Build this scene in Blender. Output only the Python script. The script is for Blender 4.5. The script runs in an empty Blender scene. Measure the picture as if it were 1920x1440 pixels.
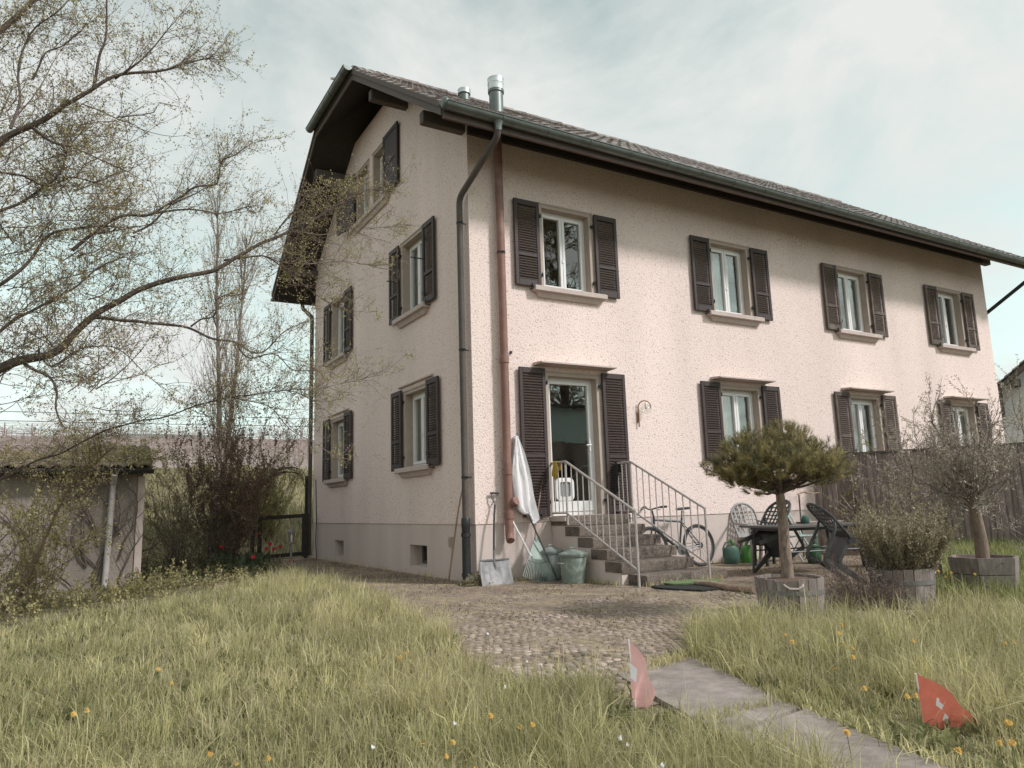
import bpy, bmesh, math, random
import numpy as np
from mathutils import Vector, Matrix, Euler, noise as mnoise

random.seed(7)
RNG = np.random.default_rng(11)
scene = bpy.context.scene
COL = scene.collection
R = math.radians

# ------------------------------------------------------------------ camera
cam_data = bpy.data.cameras.new("camera")
cam = bpy.data.objects.new("camera", cam_data)
COL.objects.link(cam)
cam_data.sensor_width = 36.0
cam_data.lens = 25.987
cam_data.clip_start = 0.05
cam_data.clip_end = 5000.0
_yaw, _pitch, _roll = R(30.496), R(9.426), R(-1.801)
_f = Vector((math.sin(_yaw) * math.cos(_pitch), math.cos(_yaw) * math.cos(_pitch), math.sin(_pitch)))
_r = Vector((math.cos(_yaw), -math.sin(_yaw), 0))
_u = _r.cross(_f)
_r2 = _r * math.cos(_roll) + _u * math.sin(_roll)
_u2 = -_r * math.sin(_roll) + _u * math.cos(_roll)
cam.matrix_world = Matrix(((_r2.x, _u2.x, -_f.x, -4.9854), (_r2.y, _u2.y, -_f.y, -9.6258),
                           (_r2.z, _u2.z, -_f.z, 1.1043), (0, 0, 0, 1)))
scene.camera = cam

# ------------------------------------------------------------------ light
SUN_EL, SUN_AZ = R(40.5), R(142)          # azimuth clockwise from +Y
sun_dir = Vector((math.sin(SUN_AZ) * math.cos(SUN_EL), math.cos(SUN_AZ) * math.cos(SUN_EL), math.sin(SUN_EL)))
sd = bpy.data.lights.new("sun", 'SUN')
sd.energy = 2.5
sd.angle = R(8.0)
sd.color = (1.0, 0.975, 0.975)
so = bpy.data.objects.new("sun", sd)
COL.objects.link(so)
so.rotation_euler = sun_dir.to_track_quat('Z', 'Y').to_euler()

world = bpy.data.worlds.new("World")
scene.world = world
world.use_nodes = True
wn, wl = world.node_tree.nodes, world.node_tree.links
wn.clear()
w_out = wn.new("ShaderNodeOutputWorld")
w_bg = wn.new("ShaderNodeBackground")
w_bg.inputs[1].default_value = 0.1
w_sky = wn.new("ShaderNodeTexSky")
w_sky.sky_type = 'NISHITA'
w_sky.sun_disc = False
w_sky.sun_elevation = SUN_EL
w_sky.sun_rotation = SUN_AZ
w_hsv = wn.new("ShaderNodeHueSaturation")
w_hsv.inputs['Saturation'].default_value = 0.21
w_hsv.inputs['Value'].default_value = 1.55
w_tint = wn.new("ShaderNodeMixRGB")
w_tint.blend_type = 'MULTIPLY'
w_tint.inputs[0].default_value = 1.0
w_tint.inputs[2].default_value = (0.87, 1.045, 0.945, 1)
w_tc = wn.new("ShaderNodeTexCoord")
w_sep = wn.new("ShaderNodeSeparateXYZ")
w_add = wn.new("ShaderNodeMath"); w_add.operation = 'ADD'; w_add.inputs[1].default_value = 0.22
w_mx = wn.new("ShaderNodeMath"); w_mx.operation = 'MAXIMUM'; w_mx.inputs[1].default_value = 0.12
w_div = wn.new("ShaderNodeVectorMath"); w_div.operation = 'DIVIDE'
w_cmb = wn.new("ShaderNodeCombineXYZ")
w_noise = wn.new("ShaderNodeTexNoise")
w_noise.inputs['Scale'].default_value = 1.7
w_noise.inputs['Detail'].default_value = 12.0
w_noise.inputs['Roughness'].default_value = 0.60
w_noise.inputs['Distortion'].default_value = 0.35
w_map = wn.new("ShaderNodeMapping")
w_map.inputs['Location'].default_value = (-8.3, -2.7, 0.6)
w_ramp = wn.new("ShaderNodeValToRGB")
w_ramp.color_ramp.elements[0].position = 0.40
w_ramp.color_ramp.elements[1].position = 0.62
w_ramp.color_ramp.elements[0].color = (0.10, 0.10, 0.10, 1)
w_mix = wn.new("ShaderNodeMixRGB")
w_mix.inputs[2].default_value = (6.3, 6.45, 6.3, 1)
wl.new(w_tc.outputs['Generated'], w_sep.inputs[0])
wl.new(w_sep.outputs['Z'], w_add.inputs[0]); wl.new(w_add.outputs[0], w_mx.inputs[0])
for i in range(3):
    wl.new(w_mx.outputs[0], w_cmb.inputs[i])
wl.new(w_tc.outputs['Generated'], w_div.inputs[0]); wl.new(w_cmb.outputs[0], w_div.inputs[1])
wl.new(w_div.outputs[0], w_map.inputs[0]); wl.new(w_map.outputs[0], w_noise.inputs['Vector'])
wl.new(w_noise.outputs[0], w_ramp.inputs[0]); wl.new(w_ramp.outputs[0], w_mix.inputs[0])
wl.new(w_sky.outputs[0], w_hsv.inputs['Color']); wl.new(w_hsv.outputs[0], w_tint.inputs[1])
wl.new(w_tint.outputs[0], w_mix.inputs[1]); wl.new(w_mix.outputs[0], w_bg.inputs[0])
wl.new(w_bg.outputs[0], w_out.inputs[0])

scene.view_settings.view_transform = 'Standard'
scene.view_settings.look = 'None'
scene.view_settings.exposure = 0.37
scene.view_settings.gamma = 1.0
scene.view_settings.use_curve_mapping = False

# ------------------------------------------------------------------ helpers
class MB:
    """collects shapes; build() links them as ONE mesh object"""
    def __init__(s, M=None):
        s.v, s.f, s.mi, s.M, s.cur = [], [], [], M, 0
    def add(s, vs, fs):
        n = len(s.v)
        if s.M is not None:
            vs = [s.M @ Vector(p) for p in vs]
        s.v.extend([tuple(p) for p in vs])
        s.f.extend([tuple(i + n for i in f) for f in fs])
        s.mi.extend([s.cur] * len(fs))
    def box(s, a, b):
        x0, y0, z0 = a; x1, y1, z1 = b
        s.add([(x0, y0, z0), (x1, y0, z0), (x1, y1, z0), (x0, y1, z0), (x0, y0, z1), (x1, y0, z1), (x1, y1, z1), (x0, y1, z1)],
              [(0, 3, 2, 1), (4, 5, 6, 7), (0, 1, 5, 4), (1, 2, 6, 5), (2, 3, 7, 6), (3, 0, 4, 7)])
    def bev(s, a, b, c=0.008):
        """box with chamfered vertical and horizontal edges"""
        x0, y0, z0 = a; x1, y1, z1 = b
        def ring(z, k):
            return [(x0 + c + k, y0 + k, z), (x1 - c - k, y0 + k, z), (x1 - k, y0 + c + k, z), (x1 - k, y1 - c - k, z),
                    (x1 - c - k, y1 - k, z), (x0 + c + k, y1 - k, z), (x0 + k, y1 - c - k, z), (x0 + k, y0 + c + k, z)]
        vs = ring(z0, c) + ring(z0 + c, 0) + ring(z1 - c, 0) + ring(z1, c)
        fs = [tuple(range(7, -1, -1)), tuple(range(24, 32))]
        for l in range(3):
            for i in range(8):
                j = (i + 1) % 8
                fs.append((l * 8 + i, l * 8 + j, l * 8 + 8 + j, l * 8 + 8 + i))
        s.add(vs, fs)
    def hexa(s, p):
        """box from 8 corners: bottom ring of four, top ring of four"""
        s.add(p, [(0, 3, 2, 1), (4, 5, 6, 7), (0, 1, 5, 4), (1, 2, 6, 5), (2, 3, 7, 6), (3, 0, 4, 7)])
    def bar(s, p, q, w, h, up=(0, 0, 1)):
        p, q = Vector(p), Vector(q)
        d = (q - p).normalized(); u = Vector(up)
        if abs(d.dot(u)) > 0.98:
            u = Vector((0, 1, 0))
        sx = d.cross(u).normalized() * (w / 2); uz = sx.cross(d).normalized() * (h / 2)
        s.hexa([p - sx - uz, p + sx - uz, q + sx - uz, q - sx - uz, p - sx + uz, p + sx + uz, q + sx + uz, q - sx + uz])
    def tube(s, pts, r, n=8, cap=True, closed=False):
        pts = [Vector(p) for p in pts]
        k = len(pts)
        rs = list(r) if hasattr(r, '__len__') else [r] * k
        t0 = (pts[1] - pts[0]).normalized()
        ref = Vector((0, 0, 1)) if abs(t0.z) < 0.9 else Vector((1, 0, 0))
        a = t0.cross(ref).normalized()
        vs, fs = [], []
        for i in range(k):
            if closed:
                t = pts[(i + 1) % k] - pts[i - 1]
            else:
                t = pts[min(i + 1, k - 1)] - pts[max(i - 1, 0)]
            if t.length < 1e-9:
                t = t0
            t.normalize()
            a = a - t * a.dot(t)
            if a.length < 1e-6:
                a = t.orthogonal()
            a.normalize(); b = t.cross(a)
            for j in range(n):
                w = 2 * math.pi * j / n
                vs.append(pts[i] + (a * math.cos(w) + b * math.sin(w)) * rs[i])
        for i in range(k if closed else k - 1):
            i2 = (i + 1) % k
            for j in range(n):
                j2 = (j + 1) % n
                fs.append((i * n + j, i * n + j2, i2 * n + j2, i2 * n + j))
        if cap and not closed:
            fs.append(tuple(range(n - 1, -1, -1))); fs.append(tuple(range((k - 1) * n, k * n)))
        s.add(vs, fs)
    def lathe(s, prof, c=(0, 0, 0), n=20, cap0=False, cap1=False, sx=1.0, sy=1.0):
        vs, fs = [], []
        for r, z in prof:
            for j in range(n):
                w = 2 * math.pi * j / n
                vs.append((c[0] + r * sx * math.cos(w), c[1] + r * sy * math.sin(w), c[2] + z))
        for i in range(len(prof) - 1):
            for j in range(n):
                j2 = (j + 1) % n
                fs.append((i * n + j, i * n + j2, (i + 1) * n + j2, (i + 1) * n + j))
        if cap0: fs.append(tuple(range(n - 1, -1, -1)))
        if cap1: fs.append(tuple(range((len(prof) - 1) * n, len(prof) * n)))
        s.add(vs, fs)
    def prism(s, poly, p, q):
        """extrude polygon (list of 3D points) by q-p"""
        d = Vector(q) - Vector(p); n = len(poly)
        vs = [Vector(a) for a in poly] + [Vector(a) + d for a in poly]
        fs = [tuple(range(n - 1, -1, -1)), tuple(range(n, 2 * n))]
        for i in range(n):
            j = (i + 1) % n
            fs.append((i, j, n + j, n + i))
        s.add(vs, fs)
    def grid(s, pts):
        """surface from rows of points"""
        h, w = len(pts), len(pts[0])
        s.add([p for row in pts for p in row],
              [(i * w + j, i * w + j + 1, (i + 1) * w + j + 1, (i + 1) * w + j) for i in range(h - 1) for j in range(w - 1)])
    def blob(s, c, r, n=8, m=5, jit=0.15):
        vs, fs = [], []
        for i in range(1, m):
            ph = math.pi * i / m
            for j in range(n):
                th = 2 * math.pi * j / n
                k = 1 + random.uniform(-jit, jit)
                vs.append((c[0] + r[0] * k * math.sin(ph) * math.cos(th), c[1] + r[1] * k * math.sin(ph) * math.sin(th), c[2] + r[2] * k * math.cos(ph)))
        top = len(vs); vs.append((c[0], c[1], c[2] + r[2])); vs.append((c[0], c[1], c[2] - r[2]))
        for i in range(m - 2):
            for j in range(n):
                j2 = (j + 1) % n
                fs.append((i * n + j, (i + 1) * n + j, (i + 1) * n + j2, i * n + j2))
        for j in range(n):
            j2 = (j + 1) % n
            fs.append((top, j, j2)); fs.append((top + 1, (m - 2) * n + j2, (m - 2) * n + j))
        s.add(vs, fs)
    def mesh(s, name, mats, org=(0, 0, 0), smooth=False):
        me = bpy.data.meshes.new(name)
        o = Vector(org)
        me.from_pydata([(p[0] - o.x, p[1] - o.y, p[2] - o.z) for p in s.v], [], s.f)
        if not isinstance(mats, (list, tuple)):
            mats = [mats]
        for m in mats:
            me.materials.append(m)
        if any(s.mi):
            me.polygons.foreach_set('material_index', s.mi)
        if smooth:
            me.polygons.foreach_set('use_smooth', [True] * len(me.polygons))
            if smooth != 'all':
                me.set_sharp_from_angle(angle=R(40))
        me.update()
        return me
    def build(s, name, mats, parent=None, smooth=False, kind=None):
        org = origin(parent)
        o = bpy.data.objects.new(name, s.mesh(name, mats, org, smooth))
        COL.objects.link(o)
        if parent is not None:
            o.parent = parent
        if kind:
            o['kind'] = kind
        return o

def origin(o):
    p = Vector((0, 0, 0))
    while o is not None:
        p += o.location; o = o.parent
    return p

def tag(o, label=None, cat=None, group=None, kind=None):
    if label: o['label'] = label
    if cat: o['category'] = cat
    if group: o['group'] = group
    if kind: o['kind'] = kind
    return o

def thing(name, label, cat, loc=(0, 0, 0), group=None):
    o = bpy.data.objects.new(name, None)
    o.empty_display_size = 0.1
    COL.objects.link(o)
    o.location = loc
    return tag(o, label, cat, group)

def piece(name, mesh, parent, loc=(0, 0, 0), rot=None, scale=None, M=None):
    """one piece of a part; pieces alike share the mesh"""
    o = bpy.data.objects.new(name, mesh)
    COL.objects.link(o)
    o.parent = parent
    if M is not None:
        o.matrix_local = M
    else:
        o.location = loc
        if rot is not None: o.rotation_euler = rot
        if scale is not None: o.scale = scale
    return o

def copy_tree(o, parent=None):
    c = o.copy(); COL.objects.link(c)
    if parent is not None: c.parent = parent
    for ch in list(o.children):
        copy_tree(ch, c)
    return c

def big_mesh(name, verts, tri=None, quad=None, mats=(), colors=None, parent=None, kind=None, smooth=False):
    """numpy arrays -> one mesh object, with an optional per-vertex colour attribute"""
    me = bpy.data.meshes.new(name)
    nv = len(verts); nt = 0 if tri is None else len(tri); nq = 0 if quad is None else len(quad)
    me.vertices.add(nv)
    me.vertices.foreach_set('co', np.asarray(verts, np.float32).ravel())
    loops = []
    if nq: loops.append(np.asarray(quad, np.int32).ravel())
    if nt: loops.append(np.asarray(tri, np.int32).ravel())
    loops = np.concatenate(loops)
    me.loops.add(len(loops)); me.loops.foreach_set('vertex_index', loops)
    me.polygons.add(nt + nq)
    st = np.concatenate([np.arange(nq) * 4, nq * 4 + np.arange(nt) * 3]).astype(np.int32)
    me.polygons.foreach_set('loop_start', st)
    if smooth:
        me.polygons.foreach_set('use_smooth', np.ones(nt + nq, bool))
    for m in mats: me.materials.append(m)
    if colors is not None:
        at = me.color_attributes.new('tone', 'FLOAT_COLOR', 'POINT')
        c4 = np.ones((nv, 4), np.float32); c4[:, :3] = colors
        at.data.foreach_set('color', c4.ravel())
    me.update(calc_edges=True)
    o = bpy.data.objects.new(name, me); COL.objects.link(o)
    if parent is not None:
        o.parent = parent
        o.matrix_parent_inverse = Matrix.Translation(-origin(parent))
    if kind: o['kind'] = kind
    return o

# ------------------------------------------------------------------ materials
def mat(name, col, rough=0.7, var=0.12, scale=6.0, bump=0.0, bscale=60.0, metal=0.0, spec=0.4, col2=None, c2scale=2.0,
        c2pos=(0.5, 0.65), per_obj=0.0, attr=False, trans=0.0, stretch=None, coat=0.0, bdist=0.01):
    """procedural: colour + noise variation, an optional second colour in patches (wear, dirt, moss), relief"""
    m = bpy.data.materials.new(name); m.use_nodes = True
    nt = m.node_tree; N, L = nt.nodes, nt.links
    b = N['Principled BSDF']; out = N['Material Output']
    b.inputs['Roughness'].default_value = rough
    b.inputs['Metallic'].default_value = metal
    b.inputs['Specular IOR Level'].default_value = spec
    if coat:
        b.inputs['Coat Weight'].default_value = coat
    geo = N.new('ShaderNodeNewGeometry')
    vec = geo.outputs['Position']
    if stretch:
        mp = N.new('ShaderNodeMapping'); mp.inputs['Scale'].default_value = stretch
        L.new(vec, mp.inputs[0]); vec = mp.outputs[0]
    if attr:
        at = N.new('ShaderNodeVertexColor'); at.layer_name = 'tone'
        cur = at.outputs['Color']
    else:
        rgb = N.new('ShaderNodeRGB'); rgb.outputs[0].default_value = (*col, 1)
        cur = rgb.outputs[0]
    if col2 is not None:
        n2 = N.new('ShaderNodeTexNoise'); n2.inputs['Scale'].default_value = c2scale
        n2.inputs['Detail'].default_value = 6; n2.inputs['Roughness'].default_value = 0.62
        L.new(vec, n2.inputs['Vector'])
        rp = N.new('ShaderNodeValToRGB')
        rp.color_ramp.elements[0].position, rp.color_ramp.elements[1].position = c2pos
        L.new(n2.outputs[0], rp.inputs[0])
        mx = N.new('ShaderNodeMixRGB'); mx.inputs[2].default_value = (*col2, 1)
        L.new(rp.outputs[0], mx.inputs[0]); L.new(cur, mx.inputs[1]); cur = mx.outputs[0]
    if var:
        n1 = N.new('ShaderNodeTexNoise'); n1.inputs['Scale'].default_value = scale
        n1.inputs['Detail'].default_value = 5; n1.inputs['Roughness'].default_value = 0.65
        L.new(vec, n1.inputs['Vector'])
        mr = N.new('ShaderNodeMapRange')
        mr.inputs['From Min'].default_value = 0.3; mr.inputs['From Max'].default_value = 0.7
        mr.inputs['To Min'].default_value = 1 - var; mr.inputs['To Max'].default_value = 1 + var
        L.new(n1.outputs[0], mr.inputs[0])
        ml = N.new('ShaderNodeVectorMath'); ml.operation = 'SCALE'
        L.new(cur, ml.inputs[0]); L.new(mr.outputs[0], ml.inputs['Scale']); cur = ml.outputs[0]
    if per_obj:
        oi = N.new('ShaderNodeObjectInfo')
        mr = N.new('ShaderNodeMapRange'); mr.inputs['To Min'].default_value = 1 - per_obj; mr.inputs['To Max'].default_value = 1 + per_obj
        L.new(oi.outputs['Random'], mr.inputs[0])
        ml = N.new('ShaderNodeVectorMath'); ml.operation = 'SCALE'
        L.new(cur, ml.inputs[0]); L.new(mr.outputs[0], ml.inputs['Scale']); cur = ml.outputs[0]
    L.new(cur, b.inputs['Base Color'])
    if bump:
        n3 = N.new('ShaderNodeTexNoise'); n3.inputs['Scale'].default_value = bscale
        n3.inputs['Detail'].default_value = 4; n3.inputs['Roughness'].default_value = 0.6
        L.new(vec, n3.inputs['Vector'])
        bp = N.new('ShaderNodeBump'); bp.inputs['Strength'].default_value = bump; bp.inputs['Distance'].default_value = bdist
        L.new(n3.outputs[0], bp.inputs['Height']); L.new(bp.outputs[0], b.inputs['Normal'])
    if trans:
        tr = N.new('ShaderNodeBsdfTranslucent'); L.new(cur, tr.inputs['Color'])
        ms = N.new('ShaderNodeMixShader'); ms.inputs[0].default_value = trans
        L.new(b.outputs[0], ms.inputs[1]); L.new(tr.outputs[0], ms.inputs[2]); L.new(ms.outputs[0], out.inputs[0])
    return m

def plaster_mat(name, col, dark, bump, bscale, dscale, stain):
    """rough-cast render: pebbly relief, a darker colour in the pits, faint long stains"""
    m = bpy.data.materials.new(name); m.use_nodes = True
    N, L = m.node_tree.nodes, m.node_tree.links
    b = N['Principled BSDF']; b.inputs['Roughness'].default_value = 0.95; b.inputs['Specular IOR Level'].default_value = 0.12
    geo = N.new('ShaderNodeNewGeometry')
    n1 = N.new('ShaderNodeTexNoise'); n1.inputs['Scale'].default_value = bscale; n1.inputs['Detail'].default_value = 5
    n1.inputs['Roughness'].default_value = 0.62; n1.inputs['Distortion'].default_value = 0.4
    L.new(geo.outputs['Position'], n1.inputs['Vector'])
    vo = N.new('ShaderNodeTexVoronoi'); vo.inputs['Scale'].default_value = bscale * 1.3
    L.new(geo.outputs['Position'], vo.inputs['Vector'])
    ad = N.new('ShaderNodeMath'); ad.operation = 'MULTIPLY_ADD'; ad.inputs[1].default_value = -0.45
    L.new(vo.outputs['Distance'], ad.inputs[0]); L.new(n1.outputs[0], ad.inputs[2])
    bp = N.new('ShaderNodeBump'); bp.inputs['Strength'].default_value = bump; bp.inputs['Distance'].default_value = 0.03
    L.new(ad.outputs[0], bp.inputs['Height']); L.new(bp.outputs[0], b.inputs['Normal'])
    rp = N.new('ShaderNodeValToRGB')
    rp.color_ramp.elements[0].position = 0.0; rp.color_ramp.elements[1].position = 0.22
    rp.color_ramp.elements[0].color = (*dark, 1); rp.color_ramp.elements[1].color = (*col, 1)
    L.new(ad.outputs[0], rp.inputs[0])
    n2 = N.new('ShaderNodeTexNoise'); n2.inputs['Scale'].default_value = dscale; n2.inputs['Detail'].default_value = 6
    mp = N.new('ShaderNodeMapping'); mp.inputs['Scale'].default_value = (1, 1, 0.16)
    L.new(geo.outputs['Position'], mp.inputs[0]); L.new(mp.outputs[0], n2.inputs['Vector'])
    mr = N.new('ShaderNodeMapRange'); mr.inputs['From Min'].default_value = 0.3; mr.inputs['From Max'].default_value = 0.7
    mr.inputs['To Min'].default_value = 1 - stain; mr.inputs['To Max'].default_value = 1 + stain * 0.5
    L.new(n2.outputs[0], mr.inputs[0])
    ml = N.new('ShaderNodeVectorMath'); ml.operation = 'SCALE'
    L.new(rp.outputs[0], ml.inputs[0]); L.new(mr.outputs[0], ml.inputs['Scale'])
    L.new(ml.outputs[0], b.inputs['Base Color'])
    return m

def glass_mat(name, tint=0.8, refl=0.08):
    m = bpy.data.materials.new(name); m.use_nodes = True
    N, L = m.node_tree.nodes, m.node_tree.links
    N.remove(N['Principled BSDF'])
    tr = N.new('ShaderNodeBsdfTransparent'); tr.inputs[0].default_value = (tint, tint * 1.02, tint, 1)
    gl = N.new('ShaderNodeBsdfGlossy'); gl.inputs['Roughness'].default_value = 0.01
    lw = N.new('ShaderNodeLayerWeight'); lw.inputs['Blend'].default_value = 0.5
    pw = N.new('ShaderNodeMath'); pw.operation = 'POWER'; pw.inputs[1].default_value = 4.0
    fr = N.new('ShaderNodeMath'); fr.operation = 'MULTIPLY_ADD'; fr.inputs[1].default_value = 0.85; fr.inputs[2].default_value = refl
    L.new(lw.outputs['Facing'], pw.inputs[0]); L.new(pw.outputs[0], fr.inputs[0])
    n = N.new('ShaderNodeTexNoise'); n.inputs['Scale'].default_value = 3.0
    geo = N.new('ShaderNodeNewGeometry'); L.new(geo.outputs['Position'], n.inputs['Vector'])
    bp = N.new('ShaderNodeBump'); bp.inputs['Strength'].default_value = 0.05; bp.inputs['Distance'].default_value = 0.02
    L.new(n.outputs[0], bp.inputs['Height']); L.new(bp.outputs[0], gl.inputs['Normal'])
    ms = N.new('ShaderNodeMixShader')
    L.new(fr.outputs[0], ms.inputs[0]); L.new(tr.outputs[0], ms.inputs[1]); L.new(gl.outputs[0], ms.inputs[2])
    L.new(ms.outputs[0], N['Material Output'].inputs[0])
    return m

M = {}
M['plaster'] = plaster_mat('roughcast_plaster', (0.825, 0.665, 0.62), (0.52, 0.395, 0.35), 0.38, 36.0, 0.9, 0.10)
M['plinth'] = plaster_mat('smooth_plinth_render', (0.63, 0.52, 0.48), (0.54, 0.44, 0.405), 0.18, 60.0, 1.4, 0.10)
M['trim'] = mat('painted_stone_trim', (0.44, 0.355, 0.305), 0.9, 0.08, 5, bump=0.15, bscale=120)
M['sill'] = mat('stone_sill', (0.52, 0.42, 0.385), 0.9, 0.10, 9, bump=0.2, bscale=150)
M['shutter'] = mat('brown_shutter_paint', (0.055, 0.038, 0.036), 0.6, 0.18, 14, per_obj=0.05, spec=0.35)
M['shutter_worn'] = mat('weathered_shutter_paint', (0.105, 0.075, 0.064), 0.75, 0.25, 16, col2=(0.19, 0.15, 0.135), c2scale=5, per_obj=0.08)
M['pvc'] = mat('white_window_frame', (0.74, 0.71, 0.70), 0.35, 0.04, 4)
M['glass'] = glass_mat('window_glass', 0.84, 0.15)
M['curtain'] = mat('net_curtain', (0.86, 0.83, 0.82), 0.95, 0.08, 8, trans=0.25)
M['dark_room'] = mat('dark_interior', (0.03, 0.026, 0.025), 0.95, 0.1)
M['wood_dark'] = mat('dark_eave_boards', (0.050, 0.040, 0.036), 0.85, 0.25, 9, stretch=(1, 6, 6))
M['beam'] = mat('grey_brown_beam', (0.12, 0.098, 0.088), 0.85, 0.25, 12, stretch=(1, 8, 8))
M['tile'] = mat('clay_roof_tile', (0.185, 0.14, 0.125), 0.92, 0.36, 14, col2=(0.27, 0.25, 0.235), c2scale=3.2, c2pos=(0.42, 0.62), per_obj=0.30, bump=0.3, bscale=70)
M['zinc'] = mat('weathered_zinc', (0.16, 0.175, 0.168), 0.42, 0.22, 6, metal=0.65, bump=0.05, bscale=14)
M['zinc_pipe'] = mat('grey_brown_pipe', (0.105, 0.086, 0.078), 0.65, 0.18, 7, spec=0.25)
M['red_pipe'] = mat('red_brown_pipe', (0.225, 0.118, 0.095), 0.6, 0.12, 5, col2=(0.28, 0.165, 0.14), c2scale=3)
M['iron'] = mat('cast_iron', (0.035, 0.036, 0.038), 0.5, 0.2, 10, metal=0.3)
M['galv'] = mat('galvanised_steel', (0.46, 0.41, 0.39), 0.55, 0.15, 20, metal=0.2)
M['steel'] = mat('bright_flue_steel', (0.62, 0.64, 0.63), 0.33, 0.08, 6, metal=0.75)
M['concrete_step'] = mat('washed_concrete', (0.165, 0.130, 0.108), 0.95, 0.95, 60, bump=0.9, bscale=80, col2=(0.05, 0.04, 0.033), c2scale=3.0, c2pos=(0.47, 0.66))
M['black'] = mat('black_hardware', (0.03, 0.028, 0.028), 0.5, 0.1)
# ------------------------------------------------------------------ ground
def sstep(t):
    t = np.clip(t, 0, 1); return t * t * (3 - 2 * t)

def gz(x, y):
    """height of the terrain"""
    x = np.asarray(x, float); y = np.asarray(y, float)
    z = 0.03 - 0.15 * sstep((-2.6 - y) / 4.6)
    z = z + 0.09 * np.exp(-(((x + 3.0) / 1.5) ** 2 + ((y - 0.3) / 2.8) ** 2))
    z = z - 0.10 * sstep((-4.5 - x) / 2.0) * sstep((y + 4) / 4.0)
    rise = np.where(y > 10, 0.165 * (y - 10), 0.0)
    rise = np.where(y > 54, 7.26 + 0.006 * (y - 54), rise)
    sm = 2.0
    z = z + np.where((y > 8) & (y < 12), 0.165 * (y - 8) ** 2 / 8.0 * 1.0, rise)
    z = z + 0.05 * np.sin(x * 0.9 + 1.3) * np.sin(y * 0.7) * sstep((y - 9) / 3)
    return z

def gzf(x, y): return float(gz(x, y))

M['soil'] = mat('lawn_soil', (0.12, 0.105, 0.055), 1.0, 0.4, 7, bump=0.5, bscale=30, col2=(0.19, 0.16, 0.09), c2scale=1.3)
xs = np.concatenate([[-900, -400, -150, -70, -40, -25, -16], np.arange(-11, 14.01, 0.35), [17, 22, 30, 45, 80, 160, 400, 900]])
ys = np.concatenate([[-600, -200, -80, -40, -25, -16], np.arange(-12, 14.01, 0.35), np.arange(15, 64, 2.5), [70, 90, 140, 260, 500, 900, 1800]])
gx, gy = np.meshgrid(xs, ys)
gv = np.stack([gx, gy, gz(gx, gy)], -1).reshape(-1, 3)
nx = len(xs)
ii, jj = np.meshgrid(np.arange(len(ys) - 1), np.arange(nx - 1), indexing='ij')
a = (ii * nx + jj).ravel()
big_mesh('ground', gv, quad=np.stack([a, a + 1, a + nx + 1, a + nx], -1), mats=[M['soil']], kind='structure', smooth=True)

# far wooded ridge behind everything
M['far'] = mat('hazy_far_woods', (0.17, 0.20, 0.185), 1.0, 0.15, 0.02)  # distance haze is put into this grey-teal colour, no air is built
mb = MB()
rows = []
for k, (dy, hz) in enumerate([(0, 4), (40, 20), (100, 26), (240, 30)]):
    row = []
    for i in range(60):
        x = -700 + i * 32
        row.append((x, 560 + dy, hz + (30 * 0.55 * mnoise.noise(Vector((x * 0.004, dy * 0.01, 3.3))) if k else 0) + (36 if k else 0)))
    rows.append(row)
mb.grid(rows)
tag(mb.build('far_hill', M['far'], None, smooth='all'), 'hazy wooded ridge on the horizon left of the house', kind='structure')

# ------------------------------------------------------------------ house
LEN, DEP = 14.78, 8.54
house = thing('house', 'two storey plastered house with brown shutters and tiled half hipped roof', 'house', (0, 0, 0))
SL = 0.69; PITCH = math.atan(SL); OX, OY = 0.85, 0.92
ZE = 6.56
def zu(y):   # underside of the roof over y (front slope, mirrored behind)
    yy = y if y <= DEP / 2 else DEP - y
    return ZE + (yy + OY) * SL

def wall_strip(mb, P, u0, u1, zlo, top, holes, ubreaks=(), zbreaks=()):
    """wall in the plane mapped by P(u, z); holes = (u0, u1, z0, z1)"""
    us = sorted(set([u0, u1] + [h[0] for h in holes] + [h[1] for h in holes] + list(ubreaks)))
    for a, b in zip(us[:-1], us[1:]):
        ta, tb = top(a), top(b)
        zs = [zlo] + sorted({z for h in holes for z in h[2:4] if h[0] <= a + 1e-6 and h[1] >= b - 1e-6})
        m = (a + b) / 2
        for k in range(len(zs)):
            lo = zs[k]
            last = k == len(zs) - 1
            hi = None if last else zs[k + 1]
            zc = lo + 0.001
            if any(h[0] < m < h[1] and h[2] <= zc < h[3] for h in holes):
                continue
            mb.add([P(a, lo), P(b, lo), P(b, tb if last else hi), P(a, ta if last else hi)], [(0, 1, 2, 3)])

PF = lambda u, z: (u, 0.0, z)
PG = lambda u, z: (0.0, u, z)
FW = [1.81, 5.61, 9.33, 13.05]
GWU, GWL = [2.2, 6.56], [2.12, 6.52]
HW = 0.47
UZ0, UZ1, LZ0, LZ1, DZ0 = 4.56, 5.93, 1.83, 3.13, 0.95
e = 0.018
front_holes = [(c - HW - e, c + HW + e, UZ0 - .02, UZ1 + e) for c in FW] + [(c - HW - e, c + HW + e, LZ0 - .02, LZ1 + e) for c in FW[1:]] + \
              [(FW[0] - HW - e, FW[0] + HW + e, DZ0 - .02, LZ1 + e)]
ATT = [(3.62, 4.22), (4.60, 5.24)]
gab_holes = [(c - HW - e, c + HW + e, UZ0 - .02, UZ1 + e) for c in GWU] + [(c - HW - e, c + HW + e, LZ0 - .02, LZ1 + e) for c in GWL] + \
            [(a0 - e, b0 + e, 7.28 - .02, 8.42 + e) for a0, b0 in ATT]
ZPL = 0.87
mb = MB()
wall_strip(mb, PF, 0, LEN, ZPL, lambda u: zu(0) + .02, front_holes)
mb.build('wall', M['plaster'], house)['label'] = 'sunlit front wall of pinkish rough plaster'
mb = MB()
def gtop(u):
    return min(zu(u), zu(3.02)) + .02
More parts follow.
